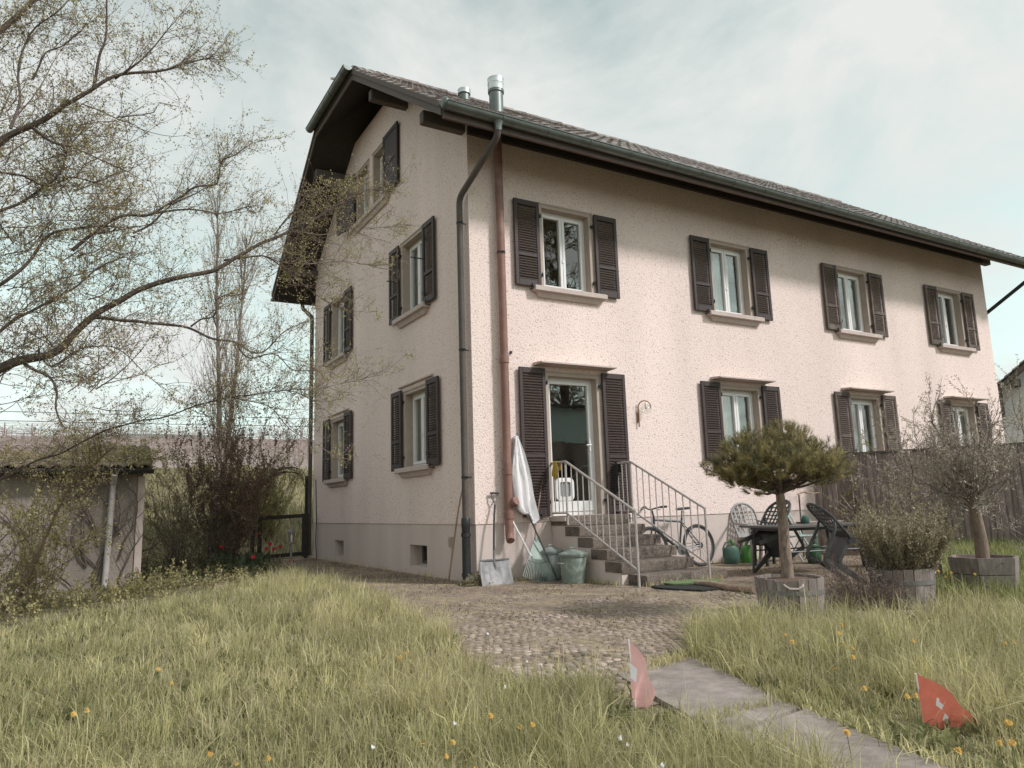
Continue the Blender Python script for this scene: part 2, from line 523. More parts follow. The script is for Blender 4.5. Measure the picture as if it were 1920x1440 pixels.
wall_strip(mb, lambda u, z: PG(DEP - u, z), 0, DEP, ZPL, lambda u: gtop(DEP - u), [(DEP - h[1], DEP - h[0], h[2], h[3]) for h in gab_holes], ubreaks=[3.02, DEP - 3.02])
mb.build('wall', M['plaster'], house)['label'] = 'shaded gable wall of rough plaster'
mb = MB()
mb.add([(LEN, 0, -.3), (LEN, DEP, -.3), (LEN, DEP, zu(DEP)), (LEN, DEP / 2, zu(DEP / 2)), (LEN, 0, zu(0))], [(0, 1, 2, 3, 4)])
mb.build('wall', M['plaster'], house)
mb = MB()
mb.add([(LEN, DEP, -.3), (0, DEP, -.3), (0, DEP, zu(0)), (LEN, DEP, zu(0))], [(0, 1, 2, 3)])
mb.build('wall', M['plaster'], house)

# plinth, a finger's width behind the roughcast
BAS = [(1.76, 2.49, 0.17, 0.52), (6.17, 6.80, 0.16, 0.50)]
mb = MB()
g = 0.014
wall_strip(mb, lambda u, z: (u, g, z), g, LEN, -.4, lambda u: ZPL, [])
mb.add([(0, 0, ZPL), (LEN, 0, ZPL), (LEN, g, ZPL), (g, g, ZPL), (g, DEP, ZPL), (0, DEP, ZPL)], [(3, 2, 1, 0), (0, 5, 4, 3)])
wall_strip(mb, lambda u, z: (g, DEP - u, z), 0, DEP - g, -.4, lambda u: ZPL, [(DEP - b, DEP - a0, c, d) for a0, b, c, d in BAS])
mb.build('plinth', M['plinth'], house)
for a0, b, c, d in BAS:
    mb = MB()
    mb.box((g - .002, a0 - .03, c - .03), (.30, a0, d + .03)); mb.box((g - .002, b, c - .03), (.30, b + .03, d + .03))
    mb.box((g - .002, a0, d), (.30, b, d + .03))
    mb.add([(g - .002, a0, c - .03), (g - .002, b, c - .03), (g - .002, b, c - .015), (.30, b, c + .03), (.30, a0, c + .03), (g - .002, a0, c - .015), (.30, a0, c - .03), (.30, b, c - .03)],
           [(0, 1, 2, 5), (5, 2, 3, 4), (0, 5, 4, 6), (1, 7, 3, 2)])
    w = mb.build('basement_window', M['plinth'], house)
    mb = MB()
    mb.box((.24, a0, c + .02), (.27, a0 + .05, d)); mb.box((.24, b - .05, c + .02), (.27, b, d))
    mb.box((.24, a0 + .05, d - .05), (.27, b - .05, d)); mb.box((.24, a0 + .05, c + .02), (.27, b - .05, c + .07))
    mb.build('frame', M['beam'], w)
    mb = MB(); mb.box((.262, a0 + .05, c + .07), (.268, b - .05, d - .05)); mb.build('pane', M['dark_room'], w)
mb = MB()
mb.box((-.012, .755, .53), (g, .905, .68))
for k in range(6):
    mb.box((-.022, .775, .548 + k * .021), (-.010, .885, .558 + k * .021))
mb.build('vent_grille', M['trim'], house)

# ---- windows and shutters, built in wall coordinates: x to the right as seen from outside, y inwards
def T_front(c): return Matrix.Translation((c, 0, 0))
def T_gable(c): return Matrix.Translation((0, c, 0)) @ Matrix.Rotation(R(-90), 4, 'Z')

def curtain_sheet(mb, x0, x1, z0, z1, y, folds=7, amp=.018):
    n = folds * 6
    row0, row1 = [], []
    for i in range(n + 1):
        x = x0 + (x1 - x0) * i / n
        yy = y + amp * math.sin(i / 6 * 2 * math.pi) + .006 * math.sin(i * 1.7)
        row0.append((x, yy, z1)); row1.append((x, yy + .01, z0))
    mb.grid([row1, row0])

def window_unit(T, z0, z1, sill=True, canopy=False, door=False, curtain=0, hw=HW, surround=True, canopy_depth=.25):
    mb = MB(T)
    p = -.014 if surround else -.006
    bw = .075 if surround else .03
    mb.box((-hw - bw, p, z0 - (.0 if sill else .02)), (-hw, .21, z1)); mb.box((hw, p, z0 - (.0 if sill else .02)), (hw + bw, .21, z1))
    mb.box((-hw - bw, p, z1), (hw + bw, .21, z1 + bw))
    if surround:
        mb.box((-hw - bw - .012, p - .012, z1 + bw - .022), (hw + bw + .012, p + .01, z1 + bw + .004))
    mb.build('window_surround', M['trim'], house)
    if sill:
        mb = MB(T)
        mb.bev((-.715, -.135, z0 - .085), (.715, .20, z0 - .001), .008)
        mb.hexa([(-.60, -.045, z0 - .165), (.60, -.045, z0 - .165), (.60, .0, z0 - .165), (-.60, .0, z0 - .165),
                 (-.655, -.085, z0 - .0855), (.655, -.085, z0 - .0855), (.655, .0, z0 - .0855), (-.655, .0, z0 - .0855)])
        mb.build('window_sill', M['sill'], house)
    if canopy:
        d = canopy_depth
        mb = MB(T)
        zt = z1 + .165
        mb.hexa([(-.73, -d, zt - .012), (.73, -d, zt - .012), (.73, .0, zt - .02), (-.73, .0, zt - .02), (-.73, -d, zt + .012), (.73, -d, zt + .012), (.73, .0, zt + .03), (-.73, .0, zt + .03)])
        mb.build('window_canopy', M['sill'], house)
    # frame
    fw, y0, y1 = .05, .13, .195
    mb = MB(T)
    mb.box((-hw, y0, z0), (-hw + fw, y1, z1)); mb.box((hw - fw, y0, z0), (hw, y1, z1))
    mb.box((-hw + fw, y0, z1 - fw), (hw - fw, y1, z1)); mb.box((-hw + fw, y0, z0), (hw - fw, y1, z0 + fw))
    nm = 'terrace_door' if door else 'window'
    w = mb.build(nm, M['pvc'], house)
    sw = .052
    panes = [(-hw + fw + .003, hw - fw - .003)] if door else [(-hw + fw + .003, -.003), (.003, hw - fw - .003)]
    if hw < .35 and not door:
        panes = [(-hw + fw + .003, hw - fw - .003)]
    for a0, b in panes:
        mb = MB(T)
        zb = z0 + fw + .003; zt = z1 - fw - .003
        bot = .16 if door else sw
        mb.bev((a0, y0 - .018, zb), (a0 + sw, y1 - .01, zt), .004); mb.bev((b - sw, y0 - .018, zb), (b, y1 - .01, zt), .004)
        mb.bev((a0 + sw, y0 - .016, zt - sw), (b - sw, y1 - .01, zt), .004); mb.bev((a0 + sw, y0 - .016, zb), (b - sw, y1 - .01, zb + bot), .004)
        mb.build('sash', M['pvc'], w)
        mb = MB(T); mb.box((a0 + sw - .005, .150, zb + bot - .005), (b - sw + .005, .158, zt - sw + .005))
        mb.build('pane', M['glass'], w)
    if not door and hw > .35:
        mb = MB(T); mb.bev((-.02, y0 - .03, z0 + .52), (.02, y0 - .0165, z0 + .58), .004); mb.build('handle', M['pvc'], w)
    if curtain:
        mb = MB(T)
        if curtain == 1:
            curtain_sheet(mb, -hw + .02, .20, z0 + .02, z1 - .02, .235, 8)
        elif curtain == 2:
            curtain_sheet(mb, -hw + .02, -.02, z0 + .02, z1 - .02, .235, 5)
        else:
            curtain_sheet(mb, -hw + .02, -.25, z0 + .02, z1 - .02, .235, 3)
            curtain_sheet(mb, .12, hw - .02, z0 + .02, z1 - .02, .24, 4)
        mb.build('curtain', M['curtain'], w)
    return w

SLAT = {}
def slat_mesh(width, material):
    k = (round(width, 3), material.name)
    if k not in SLAT:
        mb = MB()
        h = width / 2
        # a louvre: thin board tipped outwards
        mb.hexa([(-h, -.020, -.018), (h, -.020, -.018), (h, .018, .009), (-h, .018, .009), (-h, -.020, -.009), (h, -.020, -.009), (h, .018, .017), (-h, .018, .017)])
        SLAT[k] = mb.mesh('slat', material)
    return SLAT[k]

slat_budget = [296]
def shutter(T, x0, x1, z0, z1, mt, mid=.36, solid=False, tilt=0.0, own=False, hook=True):
    """louvred shutter folded back against the wall, 3 to 7 cm in front of it"""
    ya, yb = -.072, -.032
    if tilt:
        hx = x1 if x0 < 0 else x0
        T = T @ Matrix.Translation((hx, -.03, 0)) @ Matrix.Rotation(tilt, 4, 'Z') @ Matrix.Translation((-hx, .03, 0))
    st, rt, rb = .062, .09, .11
    mb = MB(T)
    mb.bev((x0, ya, z0), (x0 + st, yb, z1), .005); mb.bev((x1 - st, ya, z0), (x1, yb, z1), .005)
    mb.bev((x0 + st, ya + .001, z1 - rt), (x1 - st, yb - .001, z1), .005); mb.bev((x0 + st, ya + .001, z0), (x1 - st, yb - .001, z0 + rb), .005)
    zm = z0 + mid * (z1 - z0)
    mb.bev((x0 + st, ya + .002, zm - .028), (x1 - st, yb - .002, zm + .028), .005)
    sh = mb.build('shutter', mt, house)
    if solid:
        for za, zb2 in ((z0 + rb, zm - .028), (zm + .028, z1 - rt)):
            mb = MB(T); mb.box((x0 + st, ya + .014, za), (x1 - st, yb - .01, zb2)); mb.build('panel', mt, sh)
    else:
        me = slat_mesh(x1 - x0 - 2 * st, mt)
        cx, cy = (x0 + x1) / 2, (ya + yb) / 2
        zs = []
        for za, zb2 in ((z0 + rb, zm - .028), (zm + .028, z1 - rt)):
            n = max(2, int(round((zb2 - za) / .043)))
            zs += [za + (k + .5) * (zb2 - za) / n for k in range(n)]
        if own and slat_budget[0] >= len(zs):
            slat_budget[0] -= len(zs)
            for z in zs:
                tw = random.uniform(-.06, .06)
                piece('slat', me, sh, M=T @ Matrix.Translation((cx, cy, z)) @ Matrix.Rotation(tw, 4, 'X'))
        else:
            mb = MB(T)
            h = (x1 - x0) / 2 - st
            for z in zs:
                mb.hexa([(cx - h, cy - .020, z - .018), (cx + h, cy - .020, z - .018), (cx + h, cy + .018, z + .009), (cx - h, cy + .018, z + .009),
                         (cx - h, cy - .020, z - .009), (cx + h, cy - .020, z - .009), (cx + h, cy + .018, z + .017), (cx - h, cy + .018, z + .017)])
            mb.build('slat', mt, sh, kind='stuff')
    # hinges on the window side, catch below
    hx = x1 if x0 < 0 else x0
    sg = 1 if x0 < 0 else -1
    for z in (z0 + .22, z1 - .22):
        mb = MB(T)
        mb.box((min(hx, hx + sg * .055), -.05, z - .018), (max(hx, hx + sg * .055), -.018, z + .018))
        mb.tube([(hx + sg * .03, -.055, z - .035), (hx + sg * .03, -.055, z + .035)], .010, 6)
        mb.build('hinge', M['iron'], sh)
    if hook:
        mb = MB(T)
        xc = (x0 + x1) / 2 + sg * .06
        mb.tube([(xc, .0, z0 - .03), (xc, -.09, z0 - .03), (xc, -.095, z0 + .02)], .008, 5)
        mb.box((xc - .012, -.105, z0 - .005), (xc + .012, -.085, z0 + .045))
        mb.build('shutter_catch', M['iron'], sh)
    return sh

L0, L1 = -1.03, -.555
# front, from the corner to the right
w = window_unit(T_front(FW[0]), DZ0, LZ1, sill=False, canopy=True, door=True)
door = w
T = T_front(FW[0])
for x0, x1 in ((L0, L1), (-L1, -L0)):
    shutter(T, x0, x1, .945, 3.23, M['shutter'], mid=.40, own=True)
mb = MB(T); mb.bev((-HW, -.03, DZ0 - .05), (HW, .2, DZ0 - .001), .006); mb.build('door_sill', M['sill'], house)
# cat flap in the door glass, and the handle
mb = MB(T)
def rrect(cx, cz, w, h, r, y, n=5):
    pts = []
    for sx, sz, a0 in ((1, 1, 0), (-1, 1, 90), (-1, -1, 180), (1, -1, 270)):
        for k in range(n + 1):
            a = R(a0 + 90 * k / n)
            pts.append((cx + sx * (w / 2 - r) + r * math.cos(a), y, cz + sz * (h / 2 - r) + r * math.sin(a)))
    return pts
cfx, cfz = -.14, DZ0 + .40
ro, ri = rrect(cfx, cfz, .34, .36, .08, 0), rrect(cfx, cfz, .20, .23, .03, 0)
n = len(ro)
vs = [(p[0], .120, p[2]) for p in ro] + [(p[0], .112, p[2]) for p in ri] + [(p[0], .150, p[2]) for p in ro] + [(p[0], .150, p[2]) for p in ri]
fs = []
for i in range(n):
    j = (i + 1) % n
    fs += [(i, j, n + j, n + i), (i, 2 * n + i, 2 * n + j, j), (n + i, n + j, 3 * n + j, 3 * n + i)]
mb.add(vs, fs)
cf = mb.build('cat_flap', M['pvc'], door, smooth=True)
mb = MB(T); mb.box((cfx - .097, .136, cfz - .112), (cfx + .097, .142, cfz + .112)); mb.build('flap', mat('grey_flap', (.22, .23, .24), .3), cf)
mb = MB(T)
mb.bev((.355, .095, 1.95), (.385, .114, 2.15), .004); mb.tube([(.37, .10, 2.05), (.37, .06, 2.05), (.27, .06, 2.05)], .010, 6)
mb.build('handle', M['pvc'], door)

specs = [('U', 0, 0, 'shutter', 0), ('U', 1, 0, 'shutter', 1), ('L', 1, 0, 'shutter', 1), ('U', 2, 0, 'shutter_worn', 3), ('L', 2, 0, 'shutter_worn', 2), ('U', 3, 0, 'shutter_worn', 2), ('L', 3, 0, 'shutter_worn', 3)]
order = [('G', 0)]
def do_front(lv, k, mt, cur):
    T = T_front(FW[k])
    z0, z1 = (UZ0, UZ1) if lv == 'U' else (LZ0, LZ1)
    s0, s1 = (4.545, 5.98) if lv == 'U' else (1.80, 3.23)
    window_unit(T, z0, z1, canopy=(lv == 'L'), curtain=cur)
    for x0, x1 in ((L0, L1), (-L1, -L0)):
        shutter(T, x0, x1, s0, s1, M[mt], own=True)
def do_gable(lv, k, cur):
    T = T_gable((GWU if lv == 'U' else GWL)[k])
    z0, z1 = (UZ0, UZ1) if lv == 'U' else (LZ0, LZ1)
    s0, s1 = (4.545, 5.98) if lv == 'U' else (1.80, 3.23)
    window_unit(T, z0, z1, canopy=(lv == 'L'), curtain=cur, canopy_depth=.05)
    for x0, x1 in ((L0, L1), (-L1, -L0)):
        shutter(T, x0, x1, s0, s1, M['shutter'], own=True)
do_front('U', 0, 'shutter', 0)
do_gable('L', 0, 3); do_gable('U', 0, 3)
do_front('U', 1, 'shutter', 1); do_front('L', 1, 'shutter', 1)
do_gable('L', 1, 2); do_gable('U', 1, 2)
for lv, k, _, mt, cur in specs[3:]:
    do_front(lv, k, mt, cur)
# attic: two small windows over one sill, solid shutters
for a0, b in ATT:
    c = (a0 + b) / 2
    window_unit(T_gable(c), 7.28, 8.42, sill=False, hw=(b - a0) / 2, curtain=0)
mb = MB(T_gable(4.43)); mb.bev((-1.12, -.11, 7.17), (1.12, .2, 7.262), .008)
mb.hexa([(-1.0, -.04, 7.09), (1.0, -.04, 7.09), (1.0, 0, 7.09), (-1.0, 0, 7.09), (-1.06, -.075, 7.169), (1.06, -.075, 7.169), (1.06, 0, 7.169), (-1.06, 0, 7.169)])
mb.build('window_sill', M['sill'], house)
T = T_gable(3.92); shutter(T, .38, 1.14, 7.26, 8.50, M['shutter'], mid=.48, solid=True)
T = T_gable(4.92); shutter(T, -1.14, -.42, 7.26, 8.50, M['shutter'], mid=.48, solid=True, tilt=R(14))
# window stays left standing out of two shutters
mb = MB(T_gable(GWU[0]))
mb.tube([(.60, -.075, 5.35), (.42, -.22, 5.42)], .012, 6)
mb.tube([(-.60, -.075, 5.28), (-.78, -.20, 5.33)], .012, 6)
mb.build('shutter_stay', M['iron'], house)

# ---- roof
TH = .15
XR = LEN + .85
YH, XHIP = 3.02, .36          # half hip: eave from y = YH at the verge to the ridge end
def zt(y): return zu(y) + TH
roof = None
mb = MB()
def slope_poly(m, side):
    f = (lambda y: y) if side == 0 else (lambda y: DEP - y)
    P = [(-OX, f(-OY)), (XR, f(-OY)), (XR, f(DEP / 2)), (XHIP, f(DEP / 2)), (-OX, f(YH))]
    top = [(x, y, zt(y)) for x, y in P]; bot = [(x, y, zu(y)) for x, y in P]
    n = 5
    o = (0, 1, 2, 3, 4); w = (9, 8, 7, 6, 5)
    m.add(top + bot, [o, w] + [(i, n + i, n + (i + 1) % n, (i + 1) % n) for i in range(n)] if side == 0 else [tuple(reversed(o)), tuple(reversed(w))] + [(i, (i + 1) % n, n + (i + 1) % n, n + i) for i in range(n)])
slope_poly(mb, 0); slope_poly(mb, 1)
za = zt(YH); zr = zt(DEP / 2)
mb.add([(-OX, YH, za), (-OX, DEP - YH, za), (XHIP, DEP / 2, zr), (-OX, YH, za - TH), (-OX, DEP - YH, za - TH), (XHIP, DEP / 2, zr - TH)], [(0, 2, 1), (3, 4, 5), (0, 1, 4, 3)])
roof = mb.build('roof', M['wood_dark'], house)

# tiles of the front slope: each a waved pan tile lying on the one below
def tile_shape(nx, lod):
    prof = [(0, .012), (.035, .034), (.075, .040), (.115, .030), (.150, .008), (.185, .002), (.222, .004), (.238, .012)]
    if lod: prof = prof[::2] + [prof[-1]]
    L0_ = .40
    vs, fs = [], []
    for (u, h) in prof: vs.append((u, 0, h + .042))
    for (u, h) in prof: vs.append((u, L0_, h + .004))
    for (u, h) in prof: vs.append((u, 0, h + .006))
    n = len(prof)
    for i in range(n - 1):
        fs.append((i, i + 1, n + i + 1, n + i)); fs.append((2 * n + i, 2 * n + i + 1, i + 1, i))
    fs.append((0, n, 2 * n)); fs.append((n - 1, 3 * n - 1, 2 * n - 1))
    return vs, fs
tv, tf = tile_shape(0, 0)
mb = MB(); mb.add(tv, tf); tile_me = mb.mesh('roof_tile', M['tile'], smooth='all'); tile_me.set_sharp_from_angle(angle=R(35))
EXP, TW = .335, .232
cs, sn = math.cos(PITCH), math.sin(PITCH)
rows_n = int(((DEP / 2 + OY) / cs - .1) / EXP) + 1
cols_n = int((XR + OX) / TW)
cand = []
for r_ in range(rows_n):
    s0 = -.05 + r_ * EXP
    y = -OY + s0 * cs; z = ZE + TH + s0 * sn
    for c_ in range(cols_n + 1):
        x = -OX - .02 + c_ * TW
        if y + .2 > YH and x + .1 < -OX + (y + .2 - YH) / (DEP / 2 - YH) * (XHIP + OX): continue
        d = (Vector((x, y, z)) - cam.location).length
        cand.append((d, x, y, z))
cand.sort()
roof_stuff = MB()
for k, (d, x, y, z) in enumerate(cand):
    jx, jz, ja = random.uniform(-.006, .006), random.uniform(0, .012), random.uniform(-.02, .02)
    Mt = Matrix.Translation((x + jx, y, z + jz)) @ Matrix.Rotation(PITCH + random.uniform(-.012, .03), 4, 'X') @ Matrix.Rotation(ja, 4, 'Z')
    if k < 296:
        piece('roof_tile', tile_me, roof, M=Mt)
    else:
        roof_stuff.M = Mt; roof_stuff.add(tv, tf)
o = roof_stuff.build('roof_tile', M['tile'], roof, smooth=True, kind='stuff')
# back slope and hip: rows only
mb = MB()
for r_ in range(rows_n):
    s0 = -.05 + r_ * EXP; s1 = s0 + .38
    ya, yb = DEP + OY - s0 * cs, DEP + OY - s1 * cs
    mb.hexa([(-OX, ya, ZE + TH + s0 * sn + .002), (XR, ya, ZE + TH + s0 * sn + .002), (XR, yb, ZE + TH + s1 * sn + .002), (-OX if yb > DEP - YH else XHIP, yb, ZE + TH + s1 * sn + .002),
             (-OX, ya, ZE + TH + s0 * sn + .05), (XR, ya, ZE + TH + s0 * sn + .05), (XR, yb, ZE + TH + s1 * sn + .012), (-OX if yb > DEP - YH else XHIP, yb, ZE + TH + s1 * sn + .012)])
mb.build('tile_course', M['tile'], roof, kind='stuff')
mb = MB()
for k in range(4):
    t0, t1 = k / 4, (k + 1) / 4
    def hp(t, w): return (-OX + t * (XHIP + OX) - .02, YH + (DEP / 2 - YH) * t if w == 0 else DEP - YH - (DEP / 2 - YH) * t, za + (zr - za) * t)
    p0, p1, q0, q1 = hp(t0, 0), hp(t0, 1), hp(t1, 0), hp(t1, 1)
    u5, u1 = Vector((0, 0, .055)), Vector((0, 0, .012))
    mb.hexa([p0, p1, q1, q0, Vector(p0) + u5, Vector(p1) + u5, Vector(q1) + u1, Vector(q0) + u1])
mb.build('tile_course', M['tile'], roof, kind='stuff')
# ridge and hip caps
mb = MB()
cap = []
for k in range(7):
    a = math.pi * k / 6
    cap.append((-.12 * math.cos(a), .11 * math.sin(a)))
vs, fs = [], []
for yy, sc in ((0, 1.0), (.40, .86)):
    for (u, h) in cap: vs.append((yy, u * sc, h * sc - .03))
for i in range(6): fs.append((i, 7 + i, 8 + i, i + 1))
fs.append((0, 1, 2, 3, 4, 5, 6))
mb.add(vs, fs); cap_me = mb.mesh('ridge_tile', M['tile'], smooth='all'); cap_me.set_sharp_from_angle(angle=R(50))
x = XHIP - .05
while x < XR - .2:
    piece('ridge_tile', cap_me, roof, M=Matrix.Translation((x, DEP / 2, zr + .035 + random.uniform(0, .012))) @ Matrix.Rotation(math.pi, 4, 'Z') @ Matrix.Translation((-.36, 0, 0)) @ Matrix.Rotation(random.uniform(-.02, .02), 4, 'Y'))
    x += .345
for w in (0, 1):
    p = Vector((-OX, YH if w == 0 else DEP - YH, za)); q = Vector((XHIP, DEP / 2, zr)); d = q - p
    n = int(d.length / .345)
    rot = d.to_track_quat('X', 'Z').to_matrix().to_4x4()
    for k in range(n):
        piece('ridge_tile', cap_me, roof, M=Matrix.Translation(p + d * (k / n) + Vector((0, 0, .04))) @ rot)
# soffit boards seen from below: front and gable overhang
mb = MB()
for k in range(7):
    y0 = -OY + .02 + k * .13; y1 = y0 + .122
    mb.hexa([(-OX + .03, y0, zu(y0) - .018), (XR - .03, y0, zu(y0) - .018), (XR - .03, y1, zu(y1) - .018), (-OX + .03, y1, zu(y1) - .018),
             (-OX + .03, y0, zu(y0) - .002), (XR - .03, y0, zu(y0) - .002), (XR - .03, y1, zu(y1) - .002), (-OX + .03, y1, zu(y1) - .002)])
mb.build('soffit_board', M['wood_dark'], roof, kind='stuff')
# verge boards, gable side: two stepped boards per slope and across the half hip
def verge(x, w, top, h, mt):
    for s_ in (0, 1):
        f = (lambda y: y) if s_ == 0 else (lambda y: DEP - y)
        y0, y1 = -OY, YH
        a0, b0 = (x, f(y0), zt(y0) + top), (x, f(y1), zt(y1) + top)
        poly = [a0, b0, (x, b0[1], b0[2] - h), (x, a0[1], a0[2] - h)]
        mb = MB(); mb.prism(poly, (0, 0, 0), (-w, 0, 0)); mb.build('verge_board', mt, roof)
    mb = MB(); mb.box((x - w, YH, zt(YH) + top - h), (x, DEP - YH, zt(YH) + top)); mb.build('verge_board', mt, roof)
verge(-OX - .002, .028, .03, .20, M['beam'])
verge(-OX - .032, .022, .045, .09, M['beam'])
# fascia behind the front gutter, thin red-brown drip edge below it
mb = MB(); mb.box((-OX, -OY - .028, ZE - .03), (XR, -OY - .002, ZE + .15)); mb.build('fascia_board', M['beam'], roof)
mb = MB(); mb.box((-OX, -OY - .034, ZE - .062), (XR, -OY + .01, ZE - .032)); mb.build('drip_board', mat('red_brown_drip_board', (.15, .105, .095), .8, .2), roof)
# purlins carrying the gable overhang
for y, h, s_ in ((.12, .20, 0), (2.45, .20, 0), (.12, .20, 1), (2.45, .20, 1)):
    yy = y if s_ == 0 else DEP - y
    z = zu(y) - .11
    mb = MB(); mb.bev((-.72, yy - .075, z - h), (.02, yy + .075, z), .012)
    mb.build('purlin', M['beam'], roof)
for y in (.12,):
    mb = MB(); mb.bev((LEN - .02, y - .075, zu(y) - .31), (LEN + .62, y + .075, zu(y) - .11), .012); mb.build('purlin', M['beam'], roof)
mb = MB(); mb.box((0.0, -.07, 6.90), (LEN, -.002, 7.02)); mb.build('wall_plate', M['wood_dark'], roof)

# gutters: half round, with joints and brackets
def gutter(p, q, r, name='gutter'):
    p, q = Vector(p), Vector(q); d = q - p; Ld = d.length; d.normalize()
    side = d.cross(Vector((0, 0, 1))).normalized()
    def ringpts(c, rr, n=9):
        return [c + side * (rr * math.cos(math.pi * k / (n - 1))) - Vector((0, 0, rr * math.sin(math.pi * k / (n - 1)))) for k in range(n)]
    mb = MB()
    n = 9
    a, b = ringpts(p, r), ringpts(q, r); ai, bi = ringpts(p, r - .006), ringpts(q, r - .006)
    mb.add(a + b + ai + bi, [(i, i + 1, n + i + 1, n + i) for i in range(n - 1)] + [(2 * n + i, 3 * n + i, 3 * n + i + 1, 2 * n + i + 1) for i in range(n - 1)] +
           [tuple(range(n)), tuple(range(2 * n - 1, n - 1, -1))])
    for sgn in (1, -1):
        mb.tube([p + side * (r * sgn), q + side * (r * sgn)], .011, 6)
    o = mb.build(name, M['zinc'], roof, smooth=True)
    t = .9
    while t < Ld:
        c = p + d * t
        mb = MB(); m1, m2 = ringpts(c - d * .012, r + .006), ringpts(c + d * .012, r + .006)
        mb.add(m1 + m2, [(i, i + 1, n + i + 1, n + i) for i in range(n - 1)])
        mb.build('gutter_strap', M['zinc'], o, smooth=True)
        t += .78
    # rounded end
    mb = MB()
    for k in range(4):
        pass
    return o
GY, GZ = -1.03, 6.675
gut = gutter((-.86, GY, GZ), (XR + .02, GY, GZ - .05), .095)
mb = MB(); mb.blob((-.86, GY, GZ - .0), (.06, .092, .092), 10, 6, 0); mb.build('gutter_end', M['zinc'], gut, smooth='all')
gutter((-OX - .14, DEP - YH + .1, zt(YH) + .03), (-OX - .14, YH - .1, zt(YH) + .03), .085)
gutter((XR, DEP + OY + .1, GZ), (-OX - .02, DEP + OY + .1, GZ), .095)

# downpipes
def pipe(name, pts, r, mt, parent=house, clamps=(), n=12):
    mb = MB(); mb.tube(pts, r, n); o = mb.build(name, mt, parent, smooth=True)
    for z, x, y, ax in clamps:
        mb = MB(); mb.lathe([(r + .002, -.016), (r + .006, -.016), (r + .006, .016), (r + .002, .016)], (x, y, z), 12)
        mb.bar((x, y, z), (x + ax[0] * .1, y + ax[1] * .1, z), .014, .014)
        mb.tube([(x - .02, y - r - .0, z), (x + .02, y - r - .03, z)], .008, 5)
        mb.build('pipe_clamp', M['iron'], o)
    return o
def elbow(a, b, c, rr=.12, n=5):
    """points of a bend at b between a and c"""
    a, b, c = Vector(a), Vector(b), Vector(c)
    p = b + (a - b).normalized() * rr; q = b + (c - b).normalized() * rr
    return [p * (1 - t) ** 2 + b * 2 * t * (1 - t) + q * t ** 2 for t in [k / n for k in range(n + 1)]]
ax0 = -.02
top, mid1, mid2, bot = (ax0, GY, GZ - .13), (ax0, GY, GZ - .28), (-.105, .10, 5.86), (-.105, .10, .86)
pts = [top] + elbow(top, mid1, mid2) + elbow(mid1, mid2, bot) + [bot]
dp = pipe('downpipe', pts, .048, M['zinc_pipe'], clamps=[(5.45, -.105, .10, (1, 0)), (3.45, -.105, .10, (1, 0)), (1.55, -.105, .10, (1, 0))])
mb = MB(); mb.lathe([(.085, .0), (.06, -.05), (.052, -.14)], (ax0, GY, GZ - .075), 12); mb.build('outlet', M['zinc'], dp, smooth=True)
mb = MB(); mb.lathe([(.056, .95), (.066, .93), (.066, .82), (.060, .80), (.062, .30), (.062, .0)], (-.105, .10, .02), 14)
for z in (.68, .12): mb.lathe([(.072, z), (.072, z + .05)], (-.105, .10, .02), 14)
mb.build('cast_iron_boot', M['iron'], dp, smooth=True)
# red brown soil pipe
rp = pipe('soil_pipe', [(.50, -.105, 7.05), (.50, -.105, .80), (.50, -.105, .73), (.495, -.12, .67), (.48, -.165, .62)], .062, M['red_pipe'], clamps=[(5.0, .50, -.105, (0, 1))])
for z in (3.3, 1.62, .98):
    mb = MB(); mb.lathe([(.066, -.05), (.072, -.045), (.072, .05), (.066, .055)], (.50, -.105, z), 14); mb.build('socket', M['red_pipe'], rp, smooth=True)
mb = MB(Matrix.Translation((.56, -.16, 1.17)) @ Matrix.Rotation(R(62), 4, 'X') @ Matrix.Rotation(R(20), 4, 'Y'))
mb.lathe([(.0, .05), (.066, .05), (.072, .04), (.072, -.02), (.05, -.06)], n=16)
mb.build('inspection_cap', M['red_pipe'], rp, smooth=True)
# far right: bent downpipe under the gutter end, and back corner pipe
a, b, c = (XR - .35, GY, GZ - .13), (XR - .35, GY, GZ - .24), (LEN + .07, .24, 5.50)
pipe('downpipe', [a] + elbow(a, b, c) + elbow(b, c, (LEN + .07, .24, 4)) + [(LEN + .07, .24, .1)], .045, M['iron'])
a, b, c = (-.07, DEP + OY + .1, GZ - .1), (-.07, DEP + OY + .1, GZ - .2), (-.07, DEP + .06, 6.0)
pipe('downpipe', [a] + elbow(a, b, c) + elbow(b, c, (-.07, DEP + .06, 4)) + [(-.07, DEP + .06, .1)], .05, M['zinc_pipe'])
mb = MB(); mb.tube([(-.012, 8.30, 1.9), (-.012, 8.20, 1.0), (-.014, 8.24, .4), (-.012, 8.16, .03)], .010, 5); mb.build('cable', M['black'], house)

# flues
def flue(x, y, r, h, mt):
    zb = zt(y)
    mb = MB(); mb.lathe([(r, -.25), (r, h * .62)], (x, y, zb), 20); o = mb.build('chimney_flue', mt, roof, smooth=True)
    mb = MB(); mb.lathe([(r + .004, h * .58), (r * 1.16, h * .60), (r * 1.16, h * .645), (r * 1.02, h * .66)], (x, y, zb), 20); mb.build('collar', M['zinc'], o, smooth=True)
    mb = MB(); mb.lathe([(r * 1.06, h * .655), (r * 1.16, h * .67), (r * 1.16, h * .84), (r * 1.19, h * .85), (r * 1.16, h * .86), (r * 1.16, h * .97), (r * 1.19, h * .975), (r * 1.19, h), (r * 1.08, h), (r * 1.08, h * .8)], (x, y, zb), 20)
    mb.build('flue_cap', M['steel'], o, smooth=True)
    return o
flue(1.10, .95, .125, .68, M['zinc'])
flue(1.62, 3.2, .115, .27, M['zinc'])

